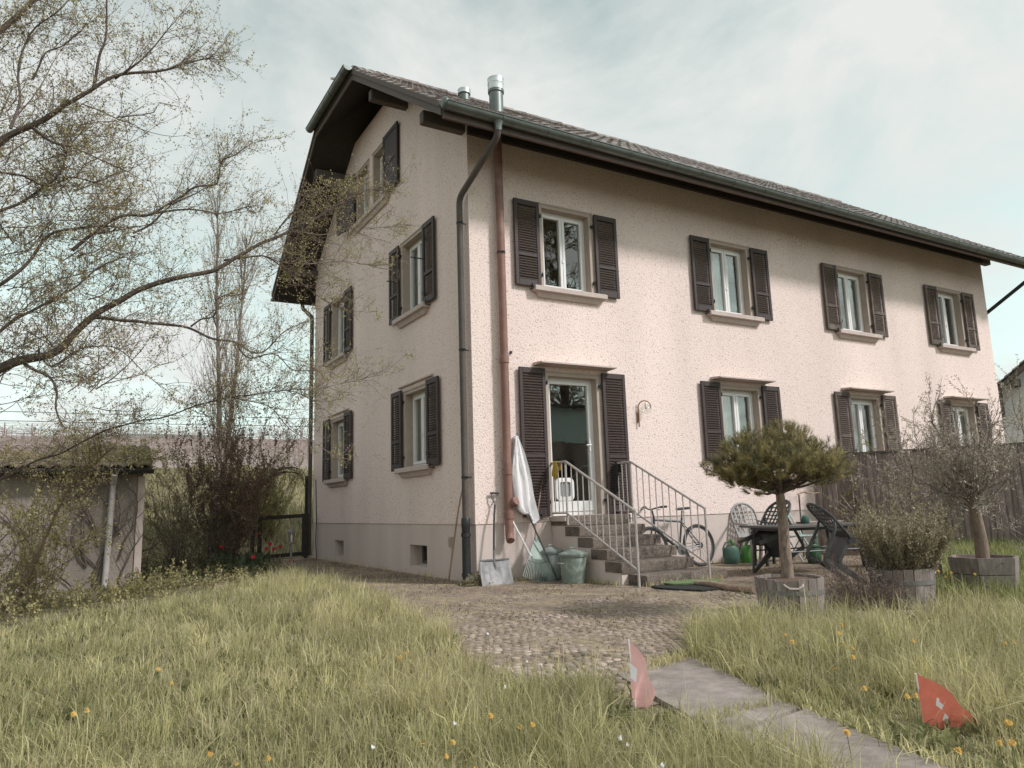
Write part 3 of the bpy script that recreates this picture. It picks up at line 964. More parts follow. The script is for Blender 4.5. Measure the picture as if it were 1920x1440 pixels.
# small iron hook on the front wall
mb = MB(); mb.box((.66, -.03, 3.43), (.69, .0, 3.47)); mb.build('wall_hook', M['iron'], house)
# ------------------------------------------------------------------ yard, path
def in_poly(px, py, poly):
    px = np.asarray(px); py = np.asarray(py); c = np.zeros(px.shape, bool)
    n = len(poly)
    for i in range(n):
        x0, y0 = poly[i]; x1, y1 = poly[(i + 1) % n]
        t = ((y0 > py) != (y1 > py)) & (px < (x1 - x0) * (py - y0) / (y1 - y0 + 1e-12) + x0)
        c ^= t
    return c

LAWN_L = [(-12, -11.5), (-2.75, -11.5), (-2.55, -8.9), (-2.22, -7.6), (-2.05, -6.7), (-1.96, -6.1), (-2.05, -5.6), (-2.35, -5.2), (-2.45, -4.6), (-2.2, -3.9), (-2.02, -2.6),
          (-1.85, -1.6), (-1.75, -.8), (-1.75, .4), (-1.65, 1.8), (-1.65, 2.9), (-2.1, 2.9), (-2.7, 1.9), (-3.5, 1.0), (-4.5, .4), (-5.6, .0), (-7.5, -.3), (-12, -.6)]
LAWN_R = [(-1.9, -9.5), (-1.78, -8.6), (-1.56, -7.6), (-1.44, -6.9), (-1.2, -6.1), (-.96, -5.35), (-.75, -4.95), (-.25, -4.62), (.35, -4.62), (.8, -4.95), (1.3, -5.15), (1.9, -5.2), (2.35, -5.3), (2.9, -4.4),
          (3.2, -4.1), (4.2, -4.0), (6.0, -3.6), (9.3, -3.4), (12, -6), (12, -11), (4, -12), (-1.9, -11)]
PATH = [(-1.72, -5.33), (-.92, -5.2), (-1.62, -7.75), (-1.95, -9.3), (-2.75, -9.3), (-2.30, -7.6)]

M['yard'] = mat('yard_earth', (0.225, 0.168, 0.132), 1.0, 0.45, 14, bump=0.6, bscale=45, col2=(0.29, 0.225, 0.15), c2scale=2.2, c2pos=(0.45, 0.6), bdist=.02)
M['cobble'] = mat('pale_cobbles', (0.35, 0.28, 0.245), 0.9, 0.18, 22, col2=(0.20, 0.155, 0.11), c2scale=2.6, c2pos=(0.42, 0.62), per_obj=0.48, bump=0.3, bscale=90)
M['path'] = mat('worn_concrete_path', (0.30, 0.25, 0.23), 0.95, 0.22, 9, bump=0.45, bscale=110, col2=(0.19, 0.158, 0.135), c2scale=3.1, c2pos=(.42, .68))
YX = np.arange(-3.2, 9.61, .2); YY = np.arange(-6.0, 9.61, .2)
g1, g2 = np.meshgrid(YX, YY)
yv = np.stack([g1, g2, gz(g1, g2) + .006], -1).reshape(-1, 3)
w = len(YX); ii, jj = np.meshgrid(np.arange(len(YY) - 1), np.arange(w - 1), indexing='ij')
cx, cy = g1[:-1, :-1] + .1, g2[:-1, :-1] + .1
keep = ((cy < .25) | (cx < .25)) & ~((cx > 2.5) & (cy < -5.0)) & ~((cx < -.0) & (cy > 8.7)) & ~((cx > 4.6) & (cy < -3.8))
a = (ii * w + jj)[keep].ravel()
yard = big_mesh('cobbled_yard', yv, quad=np.stack([a, a + 1, a + w + 1, a + w], -1), mats=[M['yard']], kind='structure', smooth=True)

# cobbles: worn pillow-shaped setts, sunk deeper into earth and moss towards the house
def cobble_shape(seed):
    rr = random.Random(seed); n = 8; vs = []
    ang = [2 * math.pi * k / n + rr.uniform(-.16, .16) for k in range(n)]
    rad = [rr.uniform(.85, 1.1) for _ in range(n)]
    for r_, z in ((1.0, -.03), (.95, .004), (.74, .010)):
        for k in range(n):
            sq = 1 / max(abs(math.cos(ang[k])), abs(math.sin(ang[k]))) ** .45
            vs.append((.0385 * r_ * rad[k] * sq * math.cos(ang[k]), .0345 * r_ * rad[k] * sq * math.sin(ang[k]), z))
    vs.append((0, 0, .0115))
    fs = []
    for l in range(2):
        for k in range(n):
            j = (k + 1) % n; fs.append((l * n + k, l * n + j, (l + 1) * n + j, (l + 1) * n + k))
    for k in range(n): fs.append((2 * n + k, 2 * n + (k + 1) % n, 3 * n))
    return vs, fs
shapes = [cobble_shape(s_) for s_ in range(7)]
cob_me = []
for vs, fs in shapes:
    mb = MB(); mb.add(vs, fs); cob_me.append(mb.mesh('cobblestone', M['cobble'], smooth='all'))
cob = []
row = 0; y = -5.75
while y < -.7:
    x = -2.6 + (row % 2) * .047
    while x < 3.0:
        px, py = x + random.uniform(-.009, .009), y + random.uniform(-.009, .009) + .05 * math.sin(x * 1.7)
        x += .082 * random.uniform(.93, 1.10)
        if in_poly(np.array([px]), np.array([py]), PATH)[0]: continue
        if 1.2 < px < 2.85 and py > -2.15: continue
        near = sstep(np.array([(-py - .6) / 4.2]))[0]
        bury = .004 + .013 * (1 - near) + .010 * (mnoise.noise(Vector((px * 1.3, py * 1.3, 2))) + .1) * 1.4 + random.uniform(-.004, .004)
        if bury > .0150: continue
        cob.append(((Vector((px, py, 0)) - cam.location).length, px, py, bury))
    y += .076; row += 1
inl = in_poly(np.array([c[1] for c in cob]), np.array([c[2] for c in cob]), [(p[0] * 1.0 - .25, p[1]) for p in LAWN_L]) | in_poly(np.array([c[1] for c in cob]), np.array([c[2] for c in cob]), [(p[0] + .25, p[1] - .2) for p in LAWN_R])
cob = sorted(c for c, i in zip(cob, inl) if not i)
rest = MB()
for k, (d, x, y, bury) in enumerate(cob):
    i = random.randrange(7); rz = random.uniform(-.25, .25); sc = random.uniform(.86, 1.06)
    z = gzf(x, y) + .006 - bury + .002
    Mt = Matrix.Translation((x, y, z)) @ Matrix.Rotation(rz, 4, 'Z') @ Matrix.Rotation(random.uniform(-.06, .06), 4, 'X') @ Matrix.Scale(sc, 4)
    if k < 298: piece('cobblestone', cob_me[i], yard, M=Mt)
    else: rest.M = Mt; rest.add(*shapes[i])
M['cobble2'] = mat('pale_cobbles_far', (0.32, 0.25, 0.21), 0.9, 0.55, 13, col2=(0.19, 0.145, 0.105), c2scale=2.6, c2pos=(0.42, 0.62), bump=0.3, bscale=90)
rest.build('cobblestone', M['cobble2'], yard, smooth='all', kind='stuff')

# garden path: three cast slabs, the joints open and mossy
path = None
ts = [0, .36, .73, 1.0]
def path_pt(t, s_):
    # centre line with a slight bend
    L_ = [(-1.72, -5.33), (-2.16, -7.2), (-2.75, -9.3)]; R_ = [(-.92, -5.2), (-1.46, -7.1), (-1.98, -9.3)]
    def lp(P):
        u = t * 2; i = min(int(u), 1); u -= i
        return (P[i][0] + (P[i + 1][0] - P[i][0]) * u, P[i][1] + (P[i + 1][1] - P[i][1]) * u)
    l, r_ = lp(L_), lp(R_)
    return (l[0] + (r_[0] - l[0]) * s_, l[1] + (r_[1] - l[1]) * s_)
for k in range(3):
    rows = []
    n = 10
    for i in range(n + 1):
        t = ts[k] + .006 + (ts[k + 1] - ts[k] - .012) * i / n
        row = []
        for j in range(7):
            s_ = j / 6
            x, y = path_pt(t, s_)
            ed = .05 * mnoise.noise(Vector((x * 7, y * 7, 1))) if j in (0, 6) else 0
            row.append((x + ed, y, gzf(x, y) + .028 + .008 * mnoise.noise(Vector((x * 2, y * 2, 5)))))
        rows.append(row)
    mb = MB()
    mb.grid(rows)
    for edge in ([r_[0] for r_ in rows], [r_[-1] for r_ in rows], rows[0], rows[-1]):
        mb.grid([list(edge), [(p[0], p[1], p[2] - .08) for p in edge]])
    if path is None:
        path = mb.build('garden_path', M['path'], None, smooth=True, kind='structure')
    else:
        mb.build('slab', M['path'], path, smooth=True)

# ------------------------------------------------------------------ grass
M['grass'] = mat('grass_blades', (1, 1, 1), 0.6, 0.0, attr=True, trans=0.45, spec=0.25)
def fbm(x, y, s, seed):
    return np.array([mnoise.fractal(Vector((float(a) * s, float(b) * s, seed)), 1.0, 2.0, 3) for a, b in zip(x, y)])
_gn = {}
def tint_field(x, y, s, seed):
    """bilinear lookup of a noise grid, quick enough for all blades"""
    k = (s, seed)
    if k not in _gn:
        n = 160
        t = np.linspace(-14, 14, n)
        X, Y = np.meshgrid(t, t)
        _gn[k] = fbm(X.ravel(), Y.ravel(), s, seed).reshape(n, n)
    Gd = _gn[k]; n = Gd.shape[0]
    u = np.clip((np.asarray(x) + 14) / 28 * (n - 1), 0, n - 1.001); v = np.clip((np.asarray(y) + 14) / 28 * (n - 1), 0, n - 1.001)
    i, j = u.astype(int), v.astype(int); fu, fv = u - i, v - j
    return Gd[j, i] * (1 - fu) * (1 - fv) + Gd[j, i + 1] * fu * (1 - fv) + Gd[j + 1, i] * (1 - fu) * fv + Gd[j + 1, i + 1] * fu * fv

CAMXY = (-4.985, -9.626)
FWD = np.array([math.sin(_yaw), math.cos(_yaw)]); RGT = np.array([math.cos(_yaw), -math.sin(_yaw)])
def sample(poly, dens, n_try):
    P = np.array(poly); lo, hi = P.min(0), P.max(0)
    x = RNG.uniform(lo[0], hi[0], n_try); y = RNG.uniform(lo[1], hi[1], n_try)
    d = np.stack([x - CAMXY[0], y - CAMXY[1]], -1)
    f = d @ FWD; s_ = d @ RGT
    core = (f > .9) & (np.abs(s_) < f * .74 + .6)
    vis = (f > .3) & (np.abs(s_) < f * 1.0 + 2.5)
    k = vis & in_poly(x, y, poly)
    x, y, f, core = x[k], y[k], f[k], core[k]
    area = (hi[0] - lo[0]) * (hi[1] - lo[1]); rate = n_try / area
    pr = np.clip(dens(x, y, np.maximum(f, .9)) / rate, 0, 1) * np.where(core, 1, .3)
    k = RNG.random(len(x)) < pr
    return x[k], y[k], f[k]

def blades(name, x, y, h, wid, col, lean=.5, z=None, segs=2):
    n = len(x)
    z = gz(x, y) if z is None else z
    th = RNG.uniform(0, 2 * np.pi, n); la = RNG.uniform(0, 2 * np.pi, n)
    lm = h * np.abs(RNG.normal(0, lean, n))
    dx, dy = np.cos(la) * lm, np.sin(la) * lm
    wx, wy = np.cos(th) * wid / 2, np.sin(th) * wid / 2
    zz = z - .01
    V = np.empty((n, 5, 3), np.float32)
    V[:, 0] = np.stack([x - wx, y - wy, zz], -1); V[:, 1] = np.stack([x + wx, y + wy, zz], -1)
    mx, my, mz = x + dx * .35, y + dy * .35, zz + h * .58
    V[:, 2] = np.stack([mx + wx * .8, my + wy * .8, mz], -1); V[:, 3] = np.stack([mx - wx * .8, my - wy * .8, mz], -1)
    V[:, 4] = np.stack([x + dx, y + dy, zz + h - lm * .25], -1)
    b = np.arange(n) * 5
    quad = np.stack([b, b + 1, b + 2, b + 3], -1); tri = np.stack([b + 3, b + 2, b + 4], -1)
    C = np.repeat(col[:, None, :], 5, 1).reshape(-1, 3)
    return big_mesh(name, V.reshape(-1, 3), tri, quad, [M['grass']], C, kind='stuff')

def grass_cols(x, y, n, yellow=0.0):
    t = tint_field(x, y, .55, 3.0); t2 = tint_field(x, y, 1.7, 9.0)
    k = np.clip(.5 + .6 * t + .45 * t2 + yellow + RNG.normal(0, .22, n), 0, 1)[:, None]
    c = np.array([.305, .305, .132]) * (1 - k) + np.array([.73, .65, .365]) * k
    straw = RNG.random(n) < .13
    c[straw] = np.array([.66, .57, .40]) * RNG.uniform(.75, 1.1, (straw.sum(), 1))
    return c * RNG.uniform(.6, 1.3, (n, 1))

def lawn(name, poly, hbase, dmul, n_try, yellow, label):
    dens = lambda x, y, f: dmul * np.clip(6800 / (f / 3.0) ** 1.40, 520, 6800) * (1 + .35 * tint_field(x, y, 1.3, 5.0))
    x, y, f = sample(poly, dens, n_try)
    n = len(x)
    hh = hbase(x, y) * (1 + .45 * tint_field(x, y, .9, 7.0) + .25 * tint_field(x, y, 3.0, 8.0)) * RNG.uniform(.55, 1.25, n)
    wd = np.clip(.0022 + .00050 * f, .0030, .010) * RNG.uniform(.6, 1.4, n)
    cc = grass_cols(x, y, n, yellow)
    # tufts: a third of the blades gather round centres, stand taller and share a tone
    m_ = int(n * .45); nc = max(40, m_ // 24)
    ci = RNG.integers(0, n, nc); own = RNG.integers(0, nc, m_)
    sp = RNG.uniform(.02, .085, nc)[own]
    tx, ty = x[ci][own] + RNG.normal(0, 1, m_) * sp, y[ci][own] + RNG.normal(0, 1, m_) * sp
    ok = in_poly(tx, ty, poly)
    x[:m_] = np.where(ok, tx, x[:m_]); y[:m_] = np.where(ok, ty, y[:m_])
    tl_ = RNG.uniform(.8, 1.75, nc)[own]; hh[:m_] = hbase(x[:m_], y[:m_]) * tl_ * RNG.uniform(.6, 1.15, m_)
    cc[:m_] = .45 * cc[:m_] + .55 * cc[ci][own] * RNG.uniform(.40, 1.45, nc)[own][:, None]
    hh[m_:] *= RNG.uniform(.30, .95, n - m_)
    for fx, fy in ((-2.03, -5.98), (-1.0, -7.15)):      # trampled flat where the flags stick
        u = np.array([CAMXY[0] - fx, CAMXY[1] - fy]); u /= np.linalg.norm(u)
        al = (x - fx) * u[0] + (y - fy) * u[1]; ac = np.abs((x - fx) * u[1] - (y - fy) * u[0])
        hh = np.where((al > -.05) & (al < .75) & (ac < .20), np.minimum(hh, .035 + .05 * al.clip(0, 1)), hh)
    o = blades(name, x, y, hh, wd, cc, lean=.85)
    # broad leaves: plantain, dandelion rosettes, clover
    k = RNG.random(n) < .030
    xb, yb = x[k], y[k]; mb_ = len(xb)
    rep = 5
    xb, yb = np.repeat(xb, rep) + RNG.normal(0, .012, mb_ * rep), np.repeat(yb, rep) + RNG.normal(0, .012, mb_ * rep)
    o3 = blades('broad_weeds', xb, yb, RNG.uniform(.05, .12, mb_ * rep) * (1 + 3 * hbase(xb, yb)) * .7, RNG.uniform(.010, .022, mb_ * rep), np.repeat(np.array([.26, .265, .12]) * RNG.uniform(.5, 1.35, (mb_, 1)), rep, 0), lean=1.0)
    tag(o3, 'broad leaved weeds in the grass' + label[label.index(' of' if ' of' in label else ' on'):], 'weeds')
    # pale seed stalks standing above the blades
    k = RNG.random(n) < .018
    xs3, ys3 = x[k], y[k]; m3 = len(xs3)
    o2 = blades('seed_stalks', xs3, ys3, hbase(xs3, ys3) * RNG.uniform(1.2, 2.0, m3), wd[k] * .6, np.array([.60, .52, .36]) * RNG.uniform(.7, 1.1, (m3, 1)), lean=.3)
    tag(o2, 'pale dry seed stalks' + label[label.index(' of' if ' of' in label else ' on'):], 'grass')
    tag(o, label, 'grass'); return n
def hl(x, y):
    # longer along the edge by the yard and in the middle, shorter to the far left
    e_ = np.exp(-((x + 2.2) / 1.3) ** 2)
    return .125 + .09 * e_ + .02 * sstep((-4 - y) / 4)
nl = lawn('tall_grass', LAWN_L, hl, .86, 2200000, .08, 'tall yellowish green grass of the lawn left of the yard')
def hr(x, y): return .225 - .16 * sstep((-.55 - x) / .7) * sstep((-5.9 - y) / .9) + .06 * np.exp(-((x + .2) ** 2 + (y + 5.2) ** 2))
nr = lawn('tall_grass', LAWN_R, hr, .95, 1800000, .03, 'tall green grass on the bank right of the path')
# meadow behind the garden gate, rising towards the vines
x = RNG.uniform(-16, 9, 70000); y = RNG.uniform(9.2, 30, 70000)
k = (x < 3.5) | (y > 12)
x, y = x[k], y[k]; n = len(x)
o = blades('meadow_grass', x, y, RNG.uniform(.15, .5, n) * (1 + .4 * np.sin(x * 1.1) * np.sin(y * .9)), RNG.uniform(.02, .045, n), grass_cols(x * .5, y * .4, n, .1) * np.array([.74, .72, .80]))
tag(o, 'yellow green meadow rising behind the garden gate', 'meadow')
# thin dry grass and moss in the yard joints
x, y, f = sample([(-2.6, -5.7), (3.2, -5.0), (4.6, -3.6), (7.6, -2.8), (7.4, -.05), (2.9, -.05), (2.9, -2.2), (1.2, -2.2), (1.2, -.05), (0, 0), (-.05, 8), (-1.7, 8), (-1.7, 1), (-2.2, -3)],
                 lambda x, y, f: 620 * np.clip(.35 + 1.6 * tint_field(x, y, 1.1, 21.0), .04, 1.6), 160000)
ok = ~in_poly(x, y, PATH)
x, y = x[ok], y[ok]; n = len(x)
k = RNG.random((n, 1))
o = blades('dry_yard_grass', x, y, RNG.uniform(.012, .055, n), RNG.uniform(.005, .011, n), (np.array([.20, .15, .095]) * k + np.array([.155, .13, .06]) * (1 - k)) * RNG.uniform(.7, 1.3, (n, 1)), lean=.9)
tag(o, 'short dry grass and moss between the yard cobbles', 'grass')
# fringe of weeds along the path and the wall feet
xs_, ys_ = [], []
for (ax, ay), (bx, by), m in [((-.92, -5.2), (-1.62, -7.75), 700), ((-1.62, -7.75), (-1.95, -9.2), 300), ((0, -.05), (1.25, -.06), 260), ((-.05, .1), (-.05, 7.6), 260), ((1.22, -.1), (1.22, -1.7), 160),
                              ((1.3, -2.1), (2.7, -2.1), 160), ((2.7, -.1), (7.3, -.1), 350), ((-1.65, -5.42), (-.92, -5.28), 420), ((-1.98, -6.45), (-1.28, -6.4), 200)]:
    t = RNG.random(m); xs_.append(ax + (bx - ax) * t + RNG.normal(0, .035, m)); ys_.append(ay + (by - ay) * t + RNG.normal(0, .035, m))
x, y = np.concatenate(xs_), np.concatenate(ys_); n = len(x)
o = blades('edge_weeds', x, y, RNG.uniform(.03, .13, n), RNG.uniform(.004, .010, n), grass_cols(x, y, n, .25), lean=.7, z=gz(x, y) + .01)
tag(o, 'short weeds fringing the path and wall feet', 'weeds')

# ------------------------------------------------------------------ stairs and railings
SX0, SX1 = 1.30, 2.50
st = thing('entrance_stairs', 'washed concrete steps leading up to the terrace door', 'stairs', (1.9, -.9, 0))
NZ = [.94, .79, .635, .48, .325, .17]; NY = [-.43, -.74, -1.05, -1.36, -1.67, -2.02]
rnd = random.Random(4)
for k in range(6):
    y0 = NY[k]; y1 = (0.0 if k == 0 else NY[k - 1] + .06)
    zz = NZ[k]; x0, x1 = SX0, SX1 + .02 * k
    if k == 5: x0, x1 = 1.42, 2.86
    mb = MB()
    # tread with rounded worn nose
    th = .135 if k < 5 else .22
    prof = [(y1, zz), (y0 + .02, zz), (y0 + .005, zz - .006), (y0, zz - .022), (y0 + .004, zz - th), (y1, zz - th)]
    nx_ = 14
    rows = []
    for i in range(nx_ + 1):
        x = x0 + (x1 - x0) * i / nx_
        wv = [(x, p[0] + (.006 * mnoise.noise(Vector((x * 6, k * 3.1, j))) if 0 < j < 5 else 0), p[1] + (.004 * mnoise.noise(Vector((x * 5, k, j + 9))) if j < 4 else 0)) for j, p in enumerate(prof)]
        rows.append(wv)
    mb.grid(rows)
    n6 = len(prof)
    mb.add(rows[0], [tuple(range(n6))]); mb.add(rows[-1], [tuple(range(n6 - 1, -1, -1))])
    mb.build('step', M['concrete_step'], st, smooth=True)
# carrying walls under the treads, plastered, stepped
mb = MB()
prof = [(0, -.25)] + [(0, NZ[0] - .137)]
for k in range(5):
    prof += [(NY[k] + .03, NZ[k] - .137)]
    if k < 4: prof += [(NY[k] + .03, NZ[k + 1] - .137)]
prof += [(NY[4] + .03, -.25)]
poly = [(SX0 + .012, y, z) for y, z in prof]
mb.prism(poly, (0, 0, 0), (SX1 - SX0 - .03, 0, 0))
mb.build('side_wall', M['plinth'], st)
mb = MB(); mb.bev((1.27, -.42, .865), (SX0 - .002, -.0, .93), .006); mb.build('ledge', M['sill'], st)

def railing(x, label, yl0, name='stair_railing'):
    r_ = thing(name, label, 'railing', (x, -1, .2), 'railings of the entrance steps')
    top = [(x, yl0, 1.745), (x, -.47, 1.745), (x, -2.02, 1.0)]
    low = [(x, yl0, .985), (x, -.47, .985), (x, -2.02, .245)]
    mb = MB(); mb.tube([(x, yl0, 1.70), (x, yl0 - .03, 1.738), (x, yl0 - .07, 1.745), (x, -.47, 1.745), (x, -.50, 1.735), (x, -2.02, 1.0)], .018, 8); mb.build('handrail', M['galv'], r_, smooth=True)
    mb = MB(); mb.tube(low, .014, 6); mb.build('bottom_rail', M['galv'], r_, smooth=True)
    for y, z0, z1 in ((-.47, .82, 1.745), (-2.02, .02, 1.0), (yl0, .95, 1.705)):
        mb = MB(); mb.tube([(x, y, z0), (x, y, z1)], (.017 if y != yl0 else .011), 8); mb.build('post', M['galv'], r_, smooth=True)
    ys_ = [yl0 - (yl0 + .47) * k / 4 for k in range(1, 4)] + [-.47 - 1.55 * k / 11 for k in range(1, 11)]
    mb = MB(); mb.tube([(0, 0, 0), (0, 0, .755)], .0088, 6); me = mb.mesh('baluster', M['galv'], smooth=True)
    for y in ys_:
        zb = .985 if y > -.47 else .985 - (-.47 - y) * (.74 / 1.55)
        piece('baluster', me, r_, loc=(0, y + 1, zb - .2))
    mb = MB()
    for y, z in ((-.80, .80), (-1.72, .35)):
        pass
    return r_
railing(1.285, 'grey steel railing left of the steps with a yellow cloth on it', -.06)
railing(2.52, 'grey steel railing right of the steps in front of the bicycle', -.04)

# things hung on the railings
M['yellow'] = mat('yellow_cloth', (.50, .33, .055), .95, .2, 12, bump=.2)
mb = MB()
rows = []
for i in range(9):
    u = i / 8
    y = -.16 - .15 * u
    rows.append([(1.285 + dx + .008 * math.sin(u * 12 + dx * 60), y + .012 * math.sin(dz * 20 + i), 1.762 + dz * (1.0 - .35 * abs(u - .45)) ) for dx, dz in ((.030, -.16), (.026, -.06), (.016, -.005), (-.004, .006), (-.020, -.01), (-.026, -.10), (-.030, -.20), (-.026, -.30 + .12 * abs(u - .4)))])
mb.grid(rows)
tag(mb.build('cleaning_cloth', M['yellow'], None, smooth='all'), 'yellow cloth draped over the left stair handrail', 'cloth')
M['dark_cloth'] = mat('dark_cloth', (.035, .032, .032), .95, .2, 12)
mb = MB()
rows = []
for i in range(9):
    u = i / 8; y = -.06 - .13 * u
    rows.append([(2.52 + dx + .01 * math.sin(u * 9 + dz * 9), y + .01 * math.sin(dz * 14 + i), 1.765 + dz * (1 - .2 * u)) for dx, dz in ((.026, -.20), (.022, -.08), (.012, 0), (-.010, .004), (-.024, -.05), (-.030, -.22), (-.030, -.42), (-.026, -.55))])
mb.grid(rows)
tag(mb.build('floor_cloth', M['dark_cloth'], None, smooth='all'), 'dark cloth hanging from the right stair railing by the door shutter', 'cloth')

# wall lamp
lp = thing('wall_lamp', 'wall lamp with curved copper arm and clear glass globe beside the door', 'lamp', (3.12, 0, 2.5))
M['copper'] = mat('dull_copper', (.30, .17, .11), .5, .2, 8, metal=.6)
mb = MB(); mb.bev((3.10, -.03, 2.44), (3.14, 0, 2.60), .006); mb.build('wall_plate', M['copper'], lp)
mb = MB()
arc = [(3.12, -.035, 2.36), (3.12, -.035, 2.70)] + [(3.12 + .085 - .085 * math.cos(t), -.035 - .12 * (1 - math.cos(t)) / 2, 2.70 + .10 * math.sin(t)) for t in [math.pi * k / 8 for k in range(1, 8)]] + [(3.29, -.155, 2.70), (3.285, -.155, 2.665)]
mb.tube(arc, .010, 8); mb.build('arm', M['copper'], lp, smooth=True)
M['clear'] = glass_mat('clear_lamp_glass', .95, 0.04)
mb = MB(); mb.lathe([(.028, .075), (.060, .06), (.083, .02), (.085, -.01), (.070, -.055), (.03, -.085), (.0, -.09)], (3.215, -.12, 2.66), 18); mb.build('globe', M['clear'], lp, smooth='all')
mb = MB(); mb.lathe([(.012, .10), (.018, .09), (.018, .05), (.024, .02), (.014, -.015), (.0, -.02)], (3.215, -.12, 2.67), 12); mb.build('bulb', M['pvc'], lp, smooth='all')
# ------------------------------------------------------------------ tools and bins by the wall
GR = lambda x, y: gzf(x, y) + .006
M['alu'] = mat('scuffed_aluminium', (.20, .195, .195), .55, .25, 9, metal=.35, col2=(.13, .125, .12), c2scale=8)
M['grip'] = mat('dark_grip', (.05, .045, .045), .6, .1)
M['handle_wood'] = mat('ash_handle', (.36, .235, .18), .7, .2, 20, stretch=(1, 1, .2))
M['green_pl'] = mat('pale_green_plastic', (.28, .335, .295), .5, .12, 10)
M['bin_green'] = mat('faded_green_bin', (.185, .212, .188), .55, .16, 8, col2=(.32, .38, .34), c2scale=6)
M['bin_grey'] = mat('grey_green_bin', (.24, .27, .255), .6, .18, 8, col2=(.33, .34, .32), c2scale=6)
M['white_sheet'] = mat('white_sheet', (.76, .72, .73), .9, .05, 6, bump=.1, bscale=30)
M['white_paint'] = mat('white_tool_handle', (.70, .67, .67), .5, .06)

sv = thing('snow_shovel', 'aluminium snow shovel with D grip leaning on the house corner', 'shovel', (.17, -.25, .03))
rows = []
for i in range(9):
    u = i / 8; row = []
    for j in range(13):
        v = j / 12
        wv = .235 + .02 * u
        x = .19 + (v - .5) * 2 * wv - .03 * u
        dish = .055 * (1 - (2 * v - 1) ** 2) * (.35 + .65 * u)
        rib = .010 * math.sin(v * math.pi * 9) * math.sin(math.pi * min(1, u * 1.15))
        row.append((x, -.20 - .10 * u + dish * .8 - rib - .05 * u * u, .365 - .335 * u))
    rows.append(row)
mb = MB(); mb.grid(rows); mb.grid([[(p[0], p[1] + .006, p[2]) for p in r_] for r_ in reversed(rows)])
mb.build('blade', M['alu'], sv, smooth='all')
mb = MB(); mb.bar((-.045, -.198, .372), (.425, -.198, .372), .016, .02); mb.build('blade_rim', M['alu'], sv)
mb = MB(); mb.tube([(.185, -.215, .22), (.19, -.185, .37), (.20, -.165, .50)], [.020, .019, .016], 8); mb.build('socket', M['alu'], sv, smooth=True)
mb = MB(); mb.tube([(.195, -.175, .42), (.212, -.15, .62), (.235, -.125, .85), (.262, -.095, 1.02), (.29, -.07, 1.14)], .0155, 8); mb.build('shaft', M['grip'], sv, smooth=True)
mb = MB(); mb.tube([(.285, -.075, 1.12), (.29, -.07, 1.17), (.25, -.06, 1.235), (.245, -.05, 1.305)], .011, 6); mb.tube([(.29, -.07, 1.17), (.345, -.06, 1.235), (.355, -.05, 1.305)], .011, 6); mb.build('fork', M['alu'], sv, smooth=True)
mb = MB(); mb.tube([(.232, -.05, 1.31), (.368, -.05, 1.31)], .017, 8); mb.build('grip', M['grip'], sv, smooth=True)

# sheet hung over a pole tip against the wall
cl = thing('draped_sheet', 'white cloth hung from a wall hook beside the red brown pipe', 'cloth', (.75, -.1, 1.0))
keys = [(2.17, .675, .715), (2.10, .635, .735), (1.9, .60, .785), (1.7, .592, .835), (1.5, .592, .885), (1.3, .60, .925), (1.15, .615, .955), (1.04, .65, .985), (1.0, .70, .975), (.955, .765, .93)]
rows = []
for k, (z, xa, xb) in enumerate(keys):
    row = []
    for j in range(15):
        v = j / 14
        amp = .035 * min(1, k / 3)
        row.append((xa + (xb - xa) * v + .012 * math.sin(k * 1.3 + v * 4), -.085 - .05 * min(1, k / 2) + amp * math.sin(v * 15 + .35 * k) * .7 - .012 * math.sin(v * 31 + k), z + (.05 * math.sin(v * 5.2 + .6) if k >= 7 else 0) - (.07 * v if k >= 7 else .02 * v)))
    rows.append(row)
mb = MB(); mb.grid(rows); mb.grid([[(p[0], min(-.02, p[1] + .05), p[2]) for p in r_] for r_ in reversed(rows)])
mb.build('sheet', M['white_sheet'], cl, smooth='all')
mb = MB(); mb.tube([(.70, -.0, 2.15), (.70, -.05, 2.16), (.695, -.09, 2.19), (.69, -.10, 2.155)], .007, 6); mb.build('hook', M['iron'], cl, smooth=True)

def stick(name, label, cat, pts, r, mt, parts=()):
    t = thing(name, label, cat, (pts[0][0], pts[0][1], GR(pts[0][0], pts[0][1])))
    mb = MB(); mb.tube(pts, r, 8); mb.build('shaft', mt, t, smooth=True)
    return t
hoe = stick('garden_hoe', 'garden hoe with half white half black shaft leaning on the wall', 'hoe', [(.845, -.42, .05), (.735, -.30, .39)], .013, M['grip'])
mb = MB(); mb.tube([(.735, -.30, .39), (.53, -.12, .93)], .014, 8); mb.build('upper_shaft', M['white_paint'], hoe, smooth=True)
mb = MB(); mb.hexa([(.79, -.455, .04), (.93, -.435, .04), (.93, -.425, .04), (.79, -.445, .04), (.80, -.43, .10), (.92, -.415, .10), (.92, -.407, .10), (.80, -.42, .10)]); mb.build('blade', M['iron'], hoe)
stick('dark_pole', 'thin dark metal pole leaning under the white cloth', 'pole', [(1.05, -.50, .04), (.80, -.10, 1.06)], .012, M['grip'])

